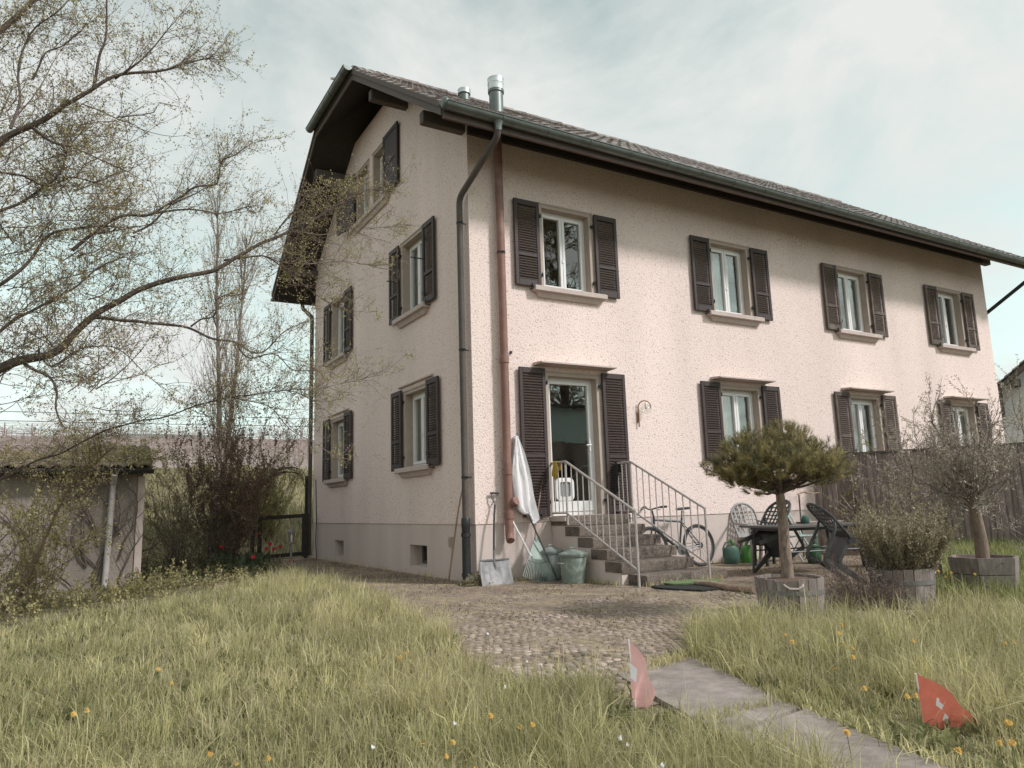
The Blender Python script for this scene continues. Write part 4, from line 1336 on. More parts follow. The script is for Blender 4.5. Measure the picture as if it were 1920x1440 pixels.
rk = thing('leaf_rake', 'pale green fan leaf rake standing on its tines against the wall', 'rake', (.82, -.4, .03))
ctr = Vector((.905, -.17, .62))
mb = MB()
def fan(t, s_):  # t across -1..1, s_ down 0..1
    w = .02 + (.30 if s_ < .55 else .30) * s_ ** .9
    return (ctr.x - .085 * s_ + t * w, ctr.y - .30 * s_ - .02 * (1 - t * t) * s_, ctr.z - .56 * s_ - .035 * s_ * (1 - abs(t)) + .06 * s_ * abs(t) * abs(t))
g1_ = [[fan(-1 + 2 * j / 12, .03 + .45 * i / 5) for j in range(13)] for i in range(6)]
mb.grid(g1_); mb.grid([[(p[0], p[1] + .006, p[2]) for p in r_] for r_ in reversed(g1_)])
mb.build('fan', M['green_pl'], rk, smooth='all')
for k in range(23):
    t = -1 + 2 * k / 22
    mb = MB(); p0, p1 = Vector(fan(t, .46)), Vector(fan(t * 1.05, .97)); tip = p1 + Vector((0, -.035, -.012))
    mb.tube([p0, p1, tip], [.0055, .0045, .003], 4); mb.build('tine', M['green_pl'], rk)
mb = MB(); mb.tube([fan(-.98 + 1.96 * k / 10, .56) for k in range(11)], .006, 5); mb.build('brace', M['grip'], rk)
mb = MB(); mb.tube([ctr, (.945, -.11, .80), (1.18, -.02, 1.62)], [.016, .013, .012], 8); mb.build('shaft', M['handle_wood'], rk, smooth=True)
mb = MB(); mb.lathe([(.0, .05), (.02, .03), (.026, -.03), (.03, -.08)], (ctr.x, ctr.y, ctr.z), 10); mb.build('socket', M['green_pl'], rk, smooth=True)

def bin_(x, y, r, h, mt, label, lid=True):
    z = GR(x, y)
    b = thing('dustbin', label, 'bin', (x, y, z), 'dustbins beside the entrance steps')
    mb = MB(); mb.lathe([(r * .90, 0), (r * .92, .012), (r * .97, h * .55), (r, h), (r + .014, h), (r + .014, h - .025), (r + .004, h - .03)], (x, y, z), 22, cap0=True)
    mb.build('body', mt, b, smooth=True)
    mb = MB(); mb.lathe([(r + .02, h - .012), (r + .024, h + .012), (r * .92, h + .03), (r * .86, h + .034), (r * .3, h + .065), (0, h + .07)], (x, y, z), 22); mb.build('lid', mt, b, smooth=True)
    mb = MB(); mb.tube([(x - .045, y, z + h + .06), (x - .04, y, z + h + .095), (x + .04, y, z + h + .095), (x + .045, y, z + h + .06)], .010, 6); mb.build('lid_handle', mt, b, smooth=True)
    for s_ in (1, -1):
        mb = MB(); mb.tube([(x + s_ * (r + .0), y - .05, z + h * .72), (x + s_ * (r + .045), y - .05, z + h * .72), (x + s_ * (r + .045), y + .05, z + h * .72), (x + s_ * r, y + .05, z + h * .72)], .009, 5)
        mb.build('side_handle', M['galv'], b, smooth=True)
bin_(1.055, -.90, .185, .385, M['bin_green'], 'green lidded dustbin in front of the stair side wall')
bin_(1.10, -.27, .155, .40, M['bin_grey'], 'grey dustbin half hidden behind the green bin')

ln = thing('wooden_pole', 'thin brown wooden pole leaning on the gable corner', 'pole', (-.16, .55, .04))
mb = MB(); mb.tube([(-.20, .52, .02), (-.17, .42, .5), (-.12, .30, 1.1), (-.05, .18, 1.62)], [.016, .015, .013, .010], 7); mb.build('shaft', M['handle_wood'], ln, smooth=True)
M['stone'] = mat('pale_field_stone', (.40, .33, .28), .9, .2, 14, bump=.5, bscale=40)
mb = MB(); mb.blob((-.03, -.02, .06), (.17, .13, .11), 11, 7, .12); tag(mb.build('corner_stone', M['stone'], None, smooth='all'), 'pale boulder at the foot of the house corner', 'stone')

# mats and branch before the steps
M['rubber'] = mat('black_rubber', (.022, .022, .023), .85, .25, 30, bump=.4, bscale=120)
M['turf'] = mat('green_turf_mat', (.135, .195, .085), .95, .3, 40, bump=.6, bscale=160)
def flat_patch(name, poly, z0, th, mt, label, cat):
    mb = MB()
    n = len(poly)
    top = [(x, y, gzf(x, y) + z0 + th + .004 * math.sin(i * 2.1)) for i, (x, y) in enumerate(poly)]
    cx, cy = sum(p[0] for p in poly) / n, sum(p[1] for p in poly) / n
    vs = top + [(x, y, z - th) for x, y, z in top] + [(cx, cy, gzf(cx, cy) + z0 + th)]
    fs = []
    for i in range(n):
        j = (i + 1) % n; fs += [(i, j, 2 * n), (i, n + i, n + j, j)]
    mb.add(vs, fs)
    return tag(mb.build(name, mt, None), label, cat)
flat_patch('rubber_mat', [(1.40, -2.12), (1.30, -2.35), (1.40, -2.62), (1.52, -2.90), (1.72, -2.94), (2.05, -2.62), (2.26, -2.3), (2.05, -2.14), (1.7, -2.08)], .008, .022, M['rubber'], 'black rubber mat on the cobbles at the foot of the steps', 'mat')
flat_patch('turf_mat', [(1.95 + .36 * math.cos(t) + .08 * math.sin(t), -2.27 + .20 * math.sin(t) - .14 * math.cos(t)) for t in [2 * math.pi * k / 18 for k in range(18)]], .034, .018, M['turf'], 'oval green turf mat lying on the black mat', 'mat')
M['bark'] = mat('rough_bark', (.17, .125, .098), .95, .35, 22, bump=.8, bscale=45, stretch=(1, 1, .4))
M['bark_pale'] = mat('pale_peeled_branch', (.34, .235, .185), .9, .3, 18, bump=.5, bscale=40)
mb = MB()
pts = [(1.86, -2.42), (1.86, -2.7), (1.83, -3.0), (1.83, -3.25), (1.79, -3.45)]
mb.tube([(x, y, GR(x, y) + .045 + .01 * math.sin(i * 2)) for i, (x, y) in enumerate(pts)], [.030, .038, .042, .040, .036], 9)
tag(mb.build('log', M['bark_pale'], None, smooth=True), 'peeled brown branch lying on the cobbles before the pine tub', 'branch')

# ------------------------------------------------------------------ bicycle
bk = thing('bicycle', 'dark bicycle leaning on the wall behind the right stair railing', 'bicycle', (3.48, -.32, .03))
M['tyre'] = mat('bike_tyre', (.045, .042, .042), .8, .15, 20)
M['bframe'] = mat('dark_bike_frame', (.035, .036, .042), .35, .1, 5, spec=.6)
M['rim'] = mat('bike_rim', (.14, .135, .135), .5, .1, metal=.3)
Rw = .345
def bp_(x, z): return Vector((x, -.36 + .10 * z, z + .035))      # frame plane leans on the wall
rear, front_ = (4.0, Rw), (2.98, Rw)
for nm, (cx, cz) in (('rear', rear), ('front', front_)):
    c = bp_(cx, cz)
    def circ(r_, n=36): return [bp_(cx + r_ * math.cos(2 * math.pi * k / n), cz + r_ * math.sin(2 * math.pi * k / n)) for k in range(n)]
    mb = MB(); mb.tube(circ(Rw - .025), .026, 8, closed=True); wh = mb.build('wheel', M['tyre'], bk, smooth=True)
    mb = MB(); mb.tube(circ(Rw - .052), .012, 6, closed=True); mb.build('rim', M['rim'], wh, smooth=True)
    mb = MB()
    for k in range(28):
        a = 2 * math.pi * k / 28; o_ = .03 * (1 if k % 2 else -1)
        mb.tube([c + Vector((.02 * math.cos(a + 1.2), o_, .02 * math.sin(a + 1.2))), bp_(cx + (Rw - .055) * math.cos(a), cz + (Rw - .055) * math.sin(a))], .0016, 3, cap=False)
    mb.build('spoke', M['rim'], wh, kind='stuff')
    mb = MB(); mb.tube([c + Vector((0, -.055, 0)), c + Vector((0, .055, 0))], .022, 10); mb.build('hub', M['rim'], wh, smooth=True)
    if nm == 'rear':
        mb = MB(); mb.lathe([(.0, -.012), (.05, -.012), (.05, .0), (.035, .012), (.0, .012)], n=16); mb.v = [tuple(Matrix.Rotation(R(90), 4, 'X') @ Vector(p) + c + Vector((0, -.045, 0))) for p in mb.v]; mb.build('sprocket', M['grip'], wh)
bb, seat_t, head_t, head_b = (3.56, .30), (3.70, .80), (3.10, .82), (3.075, .66)
for nm, a, b, r_ in (('down_tube', bb, head_b, .024), ('seat_tube', bb, seat_t, .017), ('top_tube', (3.685, .74), (3.095, .79), .018), ('head_tube', head_t, head_b, .022)):
    mb = MB(); mb.tube([bp_(*a), bp_(*b)], r_, 8); mb.build(nm, M['bframe'], bk, smooth=True)
for o_ in (-.05, .05):
    mb = MB(); mb.tube([bp_(*bb) + Vector((0, o_ * .6, 0)), bp_(*rear) + Vector((0, o_, 0))], .010, 6); mb.build('chain_stay', M['bframe'], bk, smooth=True)
    mb = MB(); mb.tube([bp_(3.685, .72) + Vector((0, o_ * .4, 0)), bp_(*rear) + Vector((0, o_, 0))], .009, 6); mb.build('seat_stay', M['bframe'], bk, smooth=True)
    mb = MB(); mb.tube([bp_(*head_b) + Vector((0, o_, 0)), bp_(*front_) + Vector((0, o_, 0))], .013, 6); mb.build('fork_leg', M['bframe'], bk, smooth=True)
mb = MB(); mb.tube([bp_(*seat_t), bp_(3.725, .92)], .013, 8); mb.build('seat_post', M['rim'], bk, smooth=True)
mb = MB()
s0 = bp_(3.735, .945)
rows = []
for i in range(9):
    u = i / 8; w_ = .018 + .055 * sstep(np.array([(u - .35) / .65]))[0]
    rows.append([s0 + Vector((-.13 + .26 * u, math.cos(a) * w_, .022 * math.sin(a) + .012 * u)) for a in [2 * math.pi * k / 8 for k in range(9)]])
mb.grid(rows); mb.build('saddle', M['grip'], bk, smooth='all')
mb = MB(); mb.tube([bp_(*head_t), bp_(3.085, .93), bp_(3.05, .955)], .015, 8); mb.build('stem', M['bframe'], bk, smooth=True)
mb = MB(); hb = bp_(3.05, .96); mb.tube([hb + Vector((.07, -.31, .035)), hb + Vector((.03, -.18, .03)), hb + Vector((0, -.05, 0)), hb + Vector((0, .05, 0)), hb + Vector((.03, .16, .03)), hb + Vector((.06, .25, .035))], .012, 8); hbo = mb.build('handlebar', M['bframe'], bk, smooth=True)
for s_ in (-1, 1):
    y_ = -.31 if s_ < 0 else .25
    mb = MB(); mb.tube([hb + Vector((.075, y_, .036)), hb + Vector((.045, y_ * .66, .032))], .018, 8); mb.build('grip', M['grip'], hbo, smooth=True)
    mb = MB(); mb.tube([hb + Vector((.02, y_ * .55, .02)), hb + Vector((-.03, y_ * .6, .0)), hb + Vector((-.02, y_ * .85, -.01))], .006, 5); mb.build('brake_lever', M['rim'], hbo, smooth=True)
c = bp_(*bb)
mb = MB(); mb.lathe([(.0, -.003), (.085, -.003), (.09, 0), (.085, .003), (.0, .003)], n=24); mb.v = [tuple(Matrix.Rotation(R(90), 4, 'X') @ Vector(p) + c + Vector((0, -.05, 0))) for p in mb.v]; mb.build('chainring', M['rim'], bk)
mb = MB(); mb.tube([c + Vector((0, -.07, 0)), c + Vector((.10, -.08, -.13))], .010, 6); mb.build('crank', M['rim'], bk); mb = MB(); mb.tube([c + Vector((0, .06, 0)), c + Vector((-.10, .07, .13))], .010, 6); mb.build('crank', M['rim'], bk)
mb = MB(); mb.bev(c + Vector((.06, -.17, -.145)), c + Vector((.15, -.085, -.12)), .004); mb.build('pedal', M['grip'], bk)
mb = MB(); mb.bev(c + Vector((-.15, .075, .12)), c + Vector((-.06, .16, .145)), .004); mb.build('pedal', M['grip'], bk)
mb = MB(); mb.tube([c + Vector((0, -.05, .088)), bp_(*rear) + Vector((0, -.045, .05))], .004, 4); mb.tube([c + Vector((0, -.05, -.088)), bp_(*rear) + Vector((0, -.045, -.05))], .004, 4); mb.build('chain', M['grip'], bk)

# ------------------------------------------------------------------ watering cans
def can(x, y, rz, col, label, sc=1.0, spout=1):
    z = GR(x, y)
    m_ = mat(label.split()[0] + '_can_plastic', col, .45, .12, 10, spec=.5)
    t = thing('watering_can', label, 'watering can', (x, y, z), 'watering cans by the wall')
    Mx = Matrix.Translation((x, y, z)) @ Matrix.Rotation(rz, 4, 'Z') @ Matrix.Scale(sc, 4)
    mb = MB(Mx); mb.lathe([(.095, 0), (.105, .01), (.112, .10), (.110, .20), (.098, .235), (.07, .25), (.065, .262), (.06, .25)], n=20, cap0=True, sx=1.15, sy=.85); mb.build('body', m_, t, smooth=True)
    mb = MB(Mx); mb.tube([(.10, 0, .05), (.17, 0, .12), (.26, 0, .27), (.30, 0, .33)], [.030, .022, .016, .014], 8); sp = mb.build('spout', m_, t, smooth=True)
    mb = MB(Mx @ Matrix.Translation((.305, 0, .34)) @ Matrix.Rotation(R(50), 4, 'Y')); mb.lathe([(.012, -.03), (.034, .01), (.034, .016), (0, .02)], n=12); mb.build('rose', m_, sp, smooth=True)
    mb = MB(Mx); mb.tube([(.055, 0, .24), (.045, 0, .30), (-.02, 0, .335), (-.09, 0, .31), (-.135, 0, .23), (-.13, 0, .12), (-.105, 0, .07)], [.014] * 7, 8); mb.build('handle', m_, t, smooth=True)
    return t
can(4.72, -.34, R(-18), (.070, .135, .105), 'dark green watering can beside the bicycle wheel', 1.12)
can(5.05, -.42, R(168), (.085, .27, .055), 'bright green watering can by the wall under the chair', 1.12)
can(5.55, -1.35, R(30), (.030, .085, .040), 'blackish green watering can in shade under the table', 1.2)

# ------------------------------------------------------------------ garden table and chairs
M['resin'] = mat('dark_grey_resin', (.045, .046, .048), .5, .18, 8, spec=.5, col2=(.09, .088, .085), c2scale=5)
M['resin_light'] = mat('light_grey_resin', (.30, .285, .275), .55, .12, 8)
M['mint'] = mat('mint_tubing', (.36, .47, .45), .45, .1, 8)
tb = thing('garden_table', 'dark grey garden table standing between the tipped chairs', 'table', (4.15, -2.2, 0))
N_, A_, B_ = Vector((3.35, -2.55, 0)), Vector((3.57, -1.63, 0)), Vector((4.92, -2.92, 0))
du, dv = (B_ - N_), (A_ - N_)
def tp(u, v, z): p = N_ + du * u + dv * v; return (p.x, p.y, z)
mb = MB()
for k in range(1):
    mb.hexa([tp(0, 0, .695), tp(1, 0, .695), tp(1, 1, .695), tp(0, 1, .695), tp(0, 0, .722), tp(1, 0, .722), tp(1, 1, .722), tp(0, 1, .722)])
mb.build('tabletop', mat('table_top', (.10, .092, .088), .5, .15, 10, spec=.5), tb)
mb = MB()
for a, b in (((.08, .12), (.92, .12)), ((.08, .88), (.92, .88)), ((.08, .12), (.08, .88)), ((.92, .12), (.92, .88))):
    mb.bar(tp(*a, .672), tp(*b, .672), .03, .04)
mb.build('apron', M['resin'], tb)
for u, v in ((.1, .14), (.9, .14), (.1, .86), (.9, .86)):
    mb = MB(); mb.tube([tp(u, v, .66), tp(u - .04 + .08 * (u > .5), v, .03)], .017, 8); mb.build('leg', M['resin'], tb, smooth=True)
for v in (.14, .86):
    mb = MB(); mb.tube([tp(.09, v, .36), tp(.91, v, .36)], .012, 6); mb.build('stretcher', M['resin'], tb, smooth=True)
def onT(u, v): p = N_ + du * u + dv * v; return p.x, p.y
x, y = onT(.80, .80)
ty = thing('serving_tray', 'long pale tray with small white cups on the garden table', 'tray', (x, y, .722))
dn = du.normalized(); dw = dv.normalized()
def tl(a, b, z): p = Vector((x, y, .724)) + dn * a + dw * b; return (p.x, p.y, .724 + z)
mb = MB(); mb.hexa([tl(-.34, -.10, 0), tl(.34, -.10, 0), tl(.34, .10, 0), tl(-.34, .10, 0), tl(-.36, -.11, .022), tl(.36, -.11, .022), tl(.36, .11, .022), tl(-.36, .11, .022)]); mb.build('board', M['sill'], ty)
for k, (a, b, r_, h_, mt_) in enumerate([(-.28, -.02, .045, .07, M['grip']), (-.17, .03, .03, .045, M['handle_wood']), (-.02, -.03, .038, .04, M['pvc']), (.12, .0, .05, .03, M['grip']), (.24, .02, .035, .04, M['pvc'])]):
    p = tl(a, b, .022)
    mb = MB(); mb.lathe([(r_ * .7, 0), (r_, h_), (r_ * .88, h_), (r_ * .6, .008), (0, .008)], p, 14, cap0=True); tag(mb.build('cup', mt_, None, smooth=True), ['dark cup at the left end of the tray', 'small brown egg cup beside the dark cup on the tray', 'white cup in the middle of the tray', 'flat dark bowl between two white cups on the tray', 'white cup at the right end of the tray'][k], 'cup', 'cups on the tray')
x2, y2 = onT(.36, .55)
mb = MB(); mb.lathe([(.038, 0), (.042, .01), (.042, .085), (.034, .10), (.034, .115)], (x2, y2, .722), 16, cap0=True); tag(mb.build('glass_jar', M['clear'], None, smooth=True), 'empty clear glass jar on the table left of the pine trunk', 'jar')
x2, y2 = onT(.60, .72)
bt = thing('green_lantern', 'squat green lantern with wire bail on the garden table', 'lantern', (x2, y2, .722))
mb = MB(); mb.lathe([(.05, 0), (.062, .01), (.07, .05), (.06, .10), (.03, .12), (0, .125)], (x2, y2, .722), 16, cap0=True); mb.build('body', mat('green_enamel', (.06, .12, .10), .35, .1), bt, smooth=True)
mb = MB(); mb.tube([(x2 - .07, y2, .80), (x2 - .075, y2, .90), (x2, y2, .95), (x2 + .075, y2, .90), (x2 + .07, y2, .80)], .005, 5); mb.build('bail', M['galv'], bt)

def chair(label, mt, loc, heading, tilt=0.0, roll=0.0, lift=0.0, pivot=(0, -.22, .0)):
    """high backed resin armchair, faces local -Y; tilt tips it forward about its front feet"""
    t = thing('garden_chair', label, 'chair', (0, 0, 0), 'resin garden chairs round the table')
    mb = MB()
    rows = []
    for i in range(8):
        v = i / 7; y_ = -.235 + .45 * v; w_ = .235 - .03 * v
        rows.append([(w_ * (-1 + 2 * j / 8), y_, .425 - .02 * v + .012 * abs(-1 + 2 * j / 8) ** 2 - (.03 * (1 - v * 6) if v < .16 else 0)) for j in range(9)])
    mb.grid(rows); mb.grid([[(p[0], p[1], p[2] - .025) for p in r_] for r_ in reversed(rows)])
    for ed in ([r_[0] for r_ in rows], [r_[-1] for r_ in rows], rows[0], rows[-1]):
        mb.grid([list(ed), [(p[0], p[1], p[2] - .05) for p in ed]])
    mb.build('seat', mt, t, smooth=True)
    def bpnt(u, v): return Vector((u, .20 + .20 * v + .03 * u * u * 10, .40 + .60 * v))
    def half(v): return .215 + .035 * math.sin(min(v, .62) / .62 * math.pi * .5) if v < .62 else .25 * math.sqrt(max(0, 1 - ((v - .62) / .38) ** 2))
    out = [bpnt(-half(v), v) for v in [k / 14 for k in range(14)]] + [bpnt(-half(v), v) for v in (.95, .975, .992)] + [bpnt(0, 1.0)] + [bpnt(half(v), v) for v in (.992, .975, .95)] + [bpnt(half(v), v) for v in [k / 14 for k in range(13, -1, -1)]]
    mb = MB(); mb.tube(out, .021, 7); bk_ = mb.build('backrest', mt, t, smooth=True)
    for k in range(5):
        u = -.17 + .085 * k
        vm = .62 + .38 * math.sqrt(max(0, 1 - (u / .25) ** 2))
        mb = MB(); mb.bar(bpnt(u * .85, .16), bpnt(u * 1.05, vm - .01), .026, .012, up=(0, 1, 0)); mb.build('rib', mt, bk_)
    for k in range(6):
        v = .30 + .115 * k; h_ = half(v) - .005
        mb = MB(); mb.tube([bpnt(h_ * s_, v) + Vector((0, .004, 0)) for s_ in (-1, -.5, 0, .5, 1)], .011, 5); mb.build('cross_rib', mt, bk_)
    mb = MB(); mb.grid([[bpnt(-half(v) + half(v) * 2 * j / 4, v) for j in range(5)] for v in (.02, .1, .18)]); mb.grid([[bpnt(-half(v) + half(v) * 2 * j / 4, v) + Vector((0, .015, 0)) for j in range(5)] for v in (.18, .1, .02)]); mb.build('back_panel', mt, bk_, smooth=True)
    for s_ in (-1, 1):
        mb = MB(); mb.tube([bpnt(s_ * .24, .50), (s_ * .285, .20, .655), (s_ * .30, .0, .645), (s_ * .295, -.20, .635), (s_ * .28, -.255, .60)], [.016, .020, .024, .024, .020], 7); mb.build('armrest', mt, t, smooth=True)
        # wide moulded legs: front runs up into the arm
        mb = MB()
        mb.hexa([(s_ * .29 - .018, -.285, 0), (s_ * .29 + .018, -.285, 0), (s_ * .29 + .018, -.235, 0), (s_ * .29 - .018, -.235, 0), (s_ * .235 - .016, -.25, .42), (s_ * .235 + .016, -.25, .42), (s_ * .235 + .016, -.15, .42), (s_ * .235 - .016, -.15, .42)])
        mb.hexa([(s_ * .245 - .014, -.25, .40), (s_ * .245 + .014, -.25, .40), (s_ * .245 + .014, -.19, .40), (s_ * .245 - .014, -.19, .40), (s_ * .288 - .014, -.255, .63), (s_ * .288 + .014, -.255, .63), (s_ * .288 + .014, -.20, .63), (s_ * .288 - .014, -.20, .63)])
        mb.build('leg', mt, t)
        mb = MB()
        mb.hexa([(s_ * .25 - .018, .285, 0), (s_ * .25 + .018, .285, 0), (s_ * .25 + .018, .335, 0), (s_ * .25 - .018, .335, 0), (s_ * .205 - .016, .13, .41), (s_ * .205 + .016, .13, .41), (s_ * .205 + .016, .22, .41), (s_ * .205 - .016, .22, .41)])
        mb.build('leg', mt, t)
    P = Vector(pivot)
    t.matrix_world = Matrix.Translation((loc[0], loc[1], GR(loc[0], loc[1]) + lift)) @ Matrix.Rotation(heading, 4, 'Z') @ Matrix.Rotation(roll, 4, 'Y') @ Matrix.Translation(P) @ Matrix.Rotation(tilt, 4, 'X') @ Matrix.Translation(-P)
    return t
def head_to(dx, dy): return math.atan2(dx, -dy)    # rotation that turns local -Y to (dx, dy)
chair('dark grey garden chair tipped forward at the left end, lattice back over the table', M['resin'], (3.45, -1.95), head_to(.80, -.1), R(56), lift=.0, pivot=(0, -.26, 0)).scale = (.92,) * 3
chair('dark grey garden chair tipped forward with its lattice back over the right table edge', M['resin'], (3.80, -3.60), head_to(-.72, .40), R(60), lift=.0, pivot=(0, -.26, 0)).scale = (.92,) * 3
chair('light grey chair against the wall behind the table', M['resin_light'], (5.28, -.42), head_to(-.25, -1), 0)
fc = thing('folding_chair', 'mint green tubular folding chair standing behind the pine trunk', 'chair', (5.9, -.7, 0))
mb = MB()
for s_ in (-.2, .2):
    mb = MB(); mb.tube([(5.80 + s_, -.50, .92), (5.84 + s_, -.75, .45), (5.90 + s_, -1.0, .04)], .013, 7); mb.build('leg', M['mint'], fc, smooth=True)
    mb = MB(); mb.tube([(5.86 + s_, -.98, .47), (5.84 + s_, -.72, .42), (5.86 + s_, -.42, .04)], .013, 7); mb.build('leg', M['mint'], fc, smooth=True)
mb = MB(); mb.tube([(5.60, -.50, .90), (5.61, -.49, .95), (5.80, -.48, .97), (5.99, -.49, .95), (6.0, -.50, .90)], .013, 7); mb.build('back_rail', M['mint'], fc, smooth=True)
for k in range(5):
    mb = MB(); mb.bar((5.65, -.96 + .07 * k, .46), (6.05, -.96 + .07 * k, .46), .055, .014); mb.build('seat_slat', M['mint'], fc)
mb = MB(); mb.bar((5.62, -.56, .78), (5.99, -.56, .78), .012, .07); mb.build('back_slat', M['mint'], fc)

pl = thing('planter_box', 'black planter box on feet under the left side of the table', 'planter', (4.85, -1.05, .03))
mb = MB(); mb.bev((4.6, -1.2, .36), (5.1, -.9, .60), .015); mb.build('box', M['rubber'], pl)
for dx, dy in ((4.63, -1.17), (5.07, -1.17), (4.63, -.93), (5.07, -.93)):
    mb = MB(); mb.bev((dx - .02, dy - .02, .03), (dx + .02, dy + .02, .362), .004); mb.build('foot', M['rubber'], pl)
dk = thing('black_tub', 'black plastic tub beyond the table in front of the fence', 'tub', (5.6, -2.35, .03))
mb = MB(); mb.lathe([(.14, .0), (.17, .32), (.185, .32), (.185, .35), (.16, .35), (.14, .2), (0, .2)], (5.6, -2.35, GR(5.6, -2.35)), 20, cap0=True); mb.build('body', M['rubber'], dk, smooth=True)
mb = MB(); mb.tube([(5.52, -2.35, .40), (5.45, -2.4, .62)], .012, 6); mb.tube([(5.62, -2.33, .40), (5.72, -2.38, .66)], .012, 6); mb.build('stake', M['grip'], dk)
# black post carrying a dry twig beside the fence
bp2 = thing('black_post', 'thin black post with a pale forked twig tied on top beside the fence', 'post', (6.75, -.3, .03))
mb = MB(); mb.tube([(6.60, -.30, .03), (6.62, -.30, 1.16)], .014, 6); mb.build('shaft', M['grip'], bp2)
mb = MB(); mb.tube([(6.55, -.32, 1.17), (6.75, -.32, 1.21), (6.95, -.33, 1.17), (7.16, -.33, 1.19)], [.012, .02, .016, .010], 6); mb.tube([(6.78, -.32, 1.2), (6.90, -.33, 1.26), (7.0, -.33, 1.25)], [.014, .010, .006], 5); mb.build('twig', M['bark_pale'], bp2, smooth=True)

# ------------------------------------------------------------------ small flags in the grass
def flag(label, base, tip, fly_top, fly_bot, hoist_bot, col, sag, cross):
    t = thing('garden_flag', label, 'flag', base, 'small red flags stuck in the lawn')
    m_ = mat('flag_cloth_' + ('faded' if col[1] > .2 else 'red'), col, .8, .10, 12, trans=.25, bump=.1, bscale=60)
    mb = MB(); mb.tube([base, tip], .005, 6); mb.build('stick', M['white_paint'], t)
    tip, ft, fb, hb_ = Vector(tip), Vector(fly_top), Vector(fly_bot), Vector(hoist_bot)
    nu, nv = 22, 16
    def S(u, v):
        p = (tip * (1 - u) + ft * u) * (1 - v) + (hb_ * (1 - u) + fb * u) * v
        d = Vector(sag)
        return p + d * (math.sin(u * 7.5 + v * 1.4) * .028 * (u ** .7)) + d * (.05 * math.sin(u * math.pi) * (1 - v))
    for half_, k in (('r', 0),):
        mb = MB(); mb.cur = 0
        vs, fs, mi = [], [], []
        for i in range(nu + 1):
            for j in range(nv + 1): vs.append(S(i / nu, j / nv))
        for i in range(nu):
            for j in range(nv):
                fs.append((i * (nv + 1) + j, (i + 1) * (nv + 1) + j, (i + 1) * (nv + 1) + j + 1, i * (nv + 1) + j + 1))
                u, v = (i + .5) / nu, (j + .5) / nv
                w_ = (cross == 1 and u < .16 + .02 * (v * 10 % 1) and .40 < v < .62) or (cross == 2 and ((.22 < u < .36 and .30 < v < .50 and v > .30 + (u - .22) * .6) or (.46 < u < .55 and .52 < v < .66)))
                mi.append(1 if (w_ and cross) else 0)
        mb.v = [tuple(p) for p in vs]; mb.f = fs; mb.mi = mi
        mb.build('cloth', [m_, M['white_sheet']], t, smooth='all')
    return t
flag('faded pink red flag with white cross drooping beside the path start', (-2.06, -5.98, -.12), (-2.095, -5.99, .305), (-1.965, -6.02, -.01), (-2.00, -5.98, -.12), (-2.085, -5.98, -.05), (.86, .50, .49), (.5, -.85, 0), 1)
flag('bright red flag with white cross leaning in the grass right of the path', (-1.04, -7.12, -.16), (-1.105, -7.14, .17), (-.81, -7.26, -.10), (-.88, -7.22, -.185), (-1.07, -7.13, -.08), (.78, .22, .155), (.45, -.85, .2), 2)

# ------------------------------------------------------------------ vegetation tools
M['leaf'] = mat('leaf_clumps', (1, 1, 1), 0.6, 0.0, attr=True, trans=0.4, spec=0.3)
M['bark_dark'] = mat('dark_bark', (.115, .088, .075), .95, .35, 18, bump=.7, bscale=40)
M['twig'] = mat('fine_twigs', (.20, .145, .125), .9, .25, 6)
M['bark_grey'] = mat('grey_smooth_bark', (.23, .19, .165), .9, .25, 12, bump=.4, bscale=40)

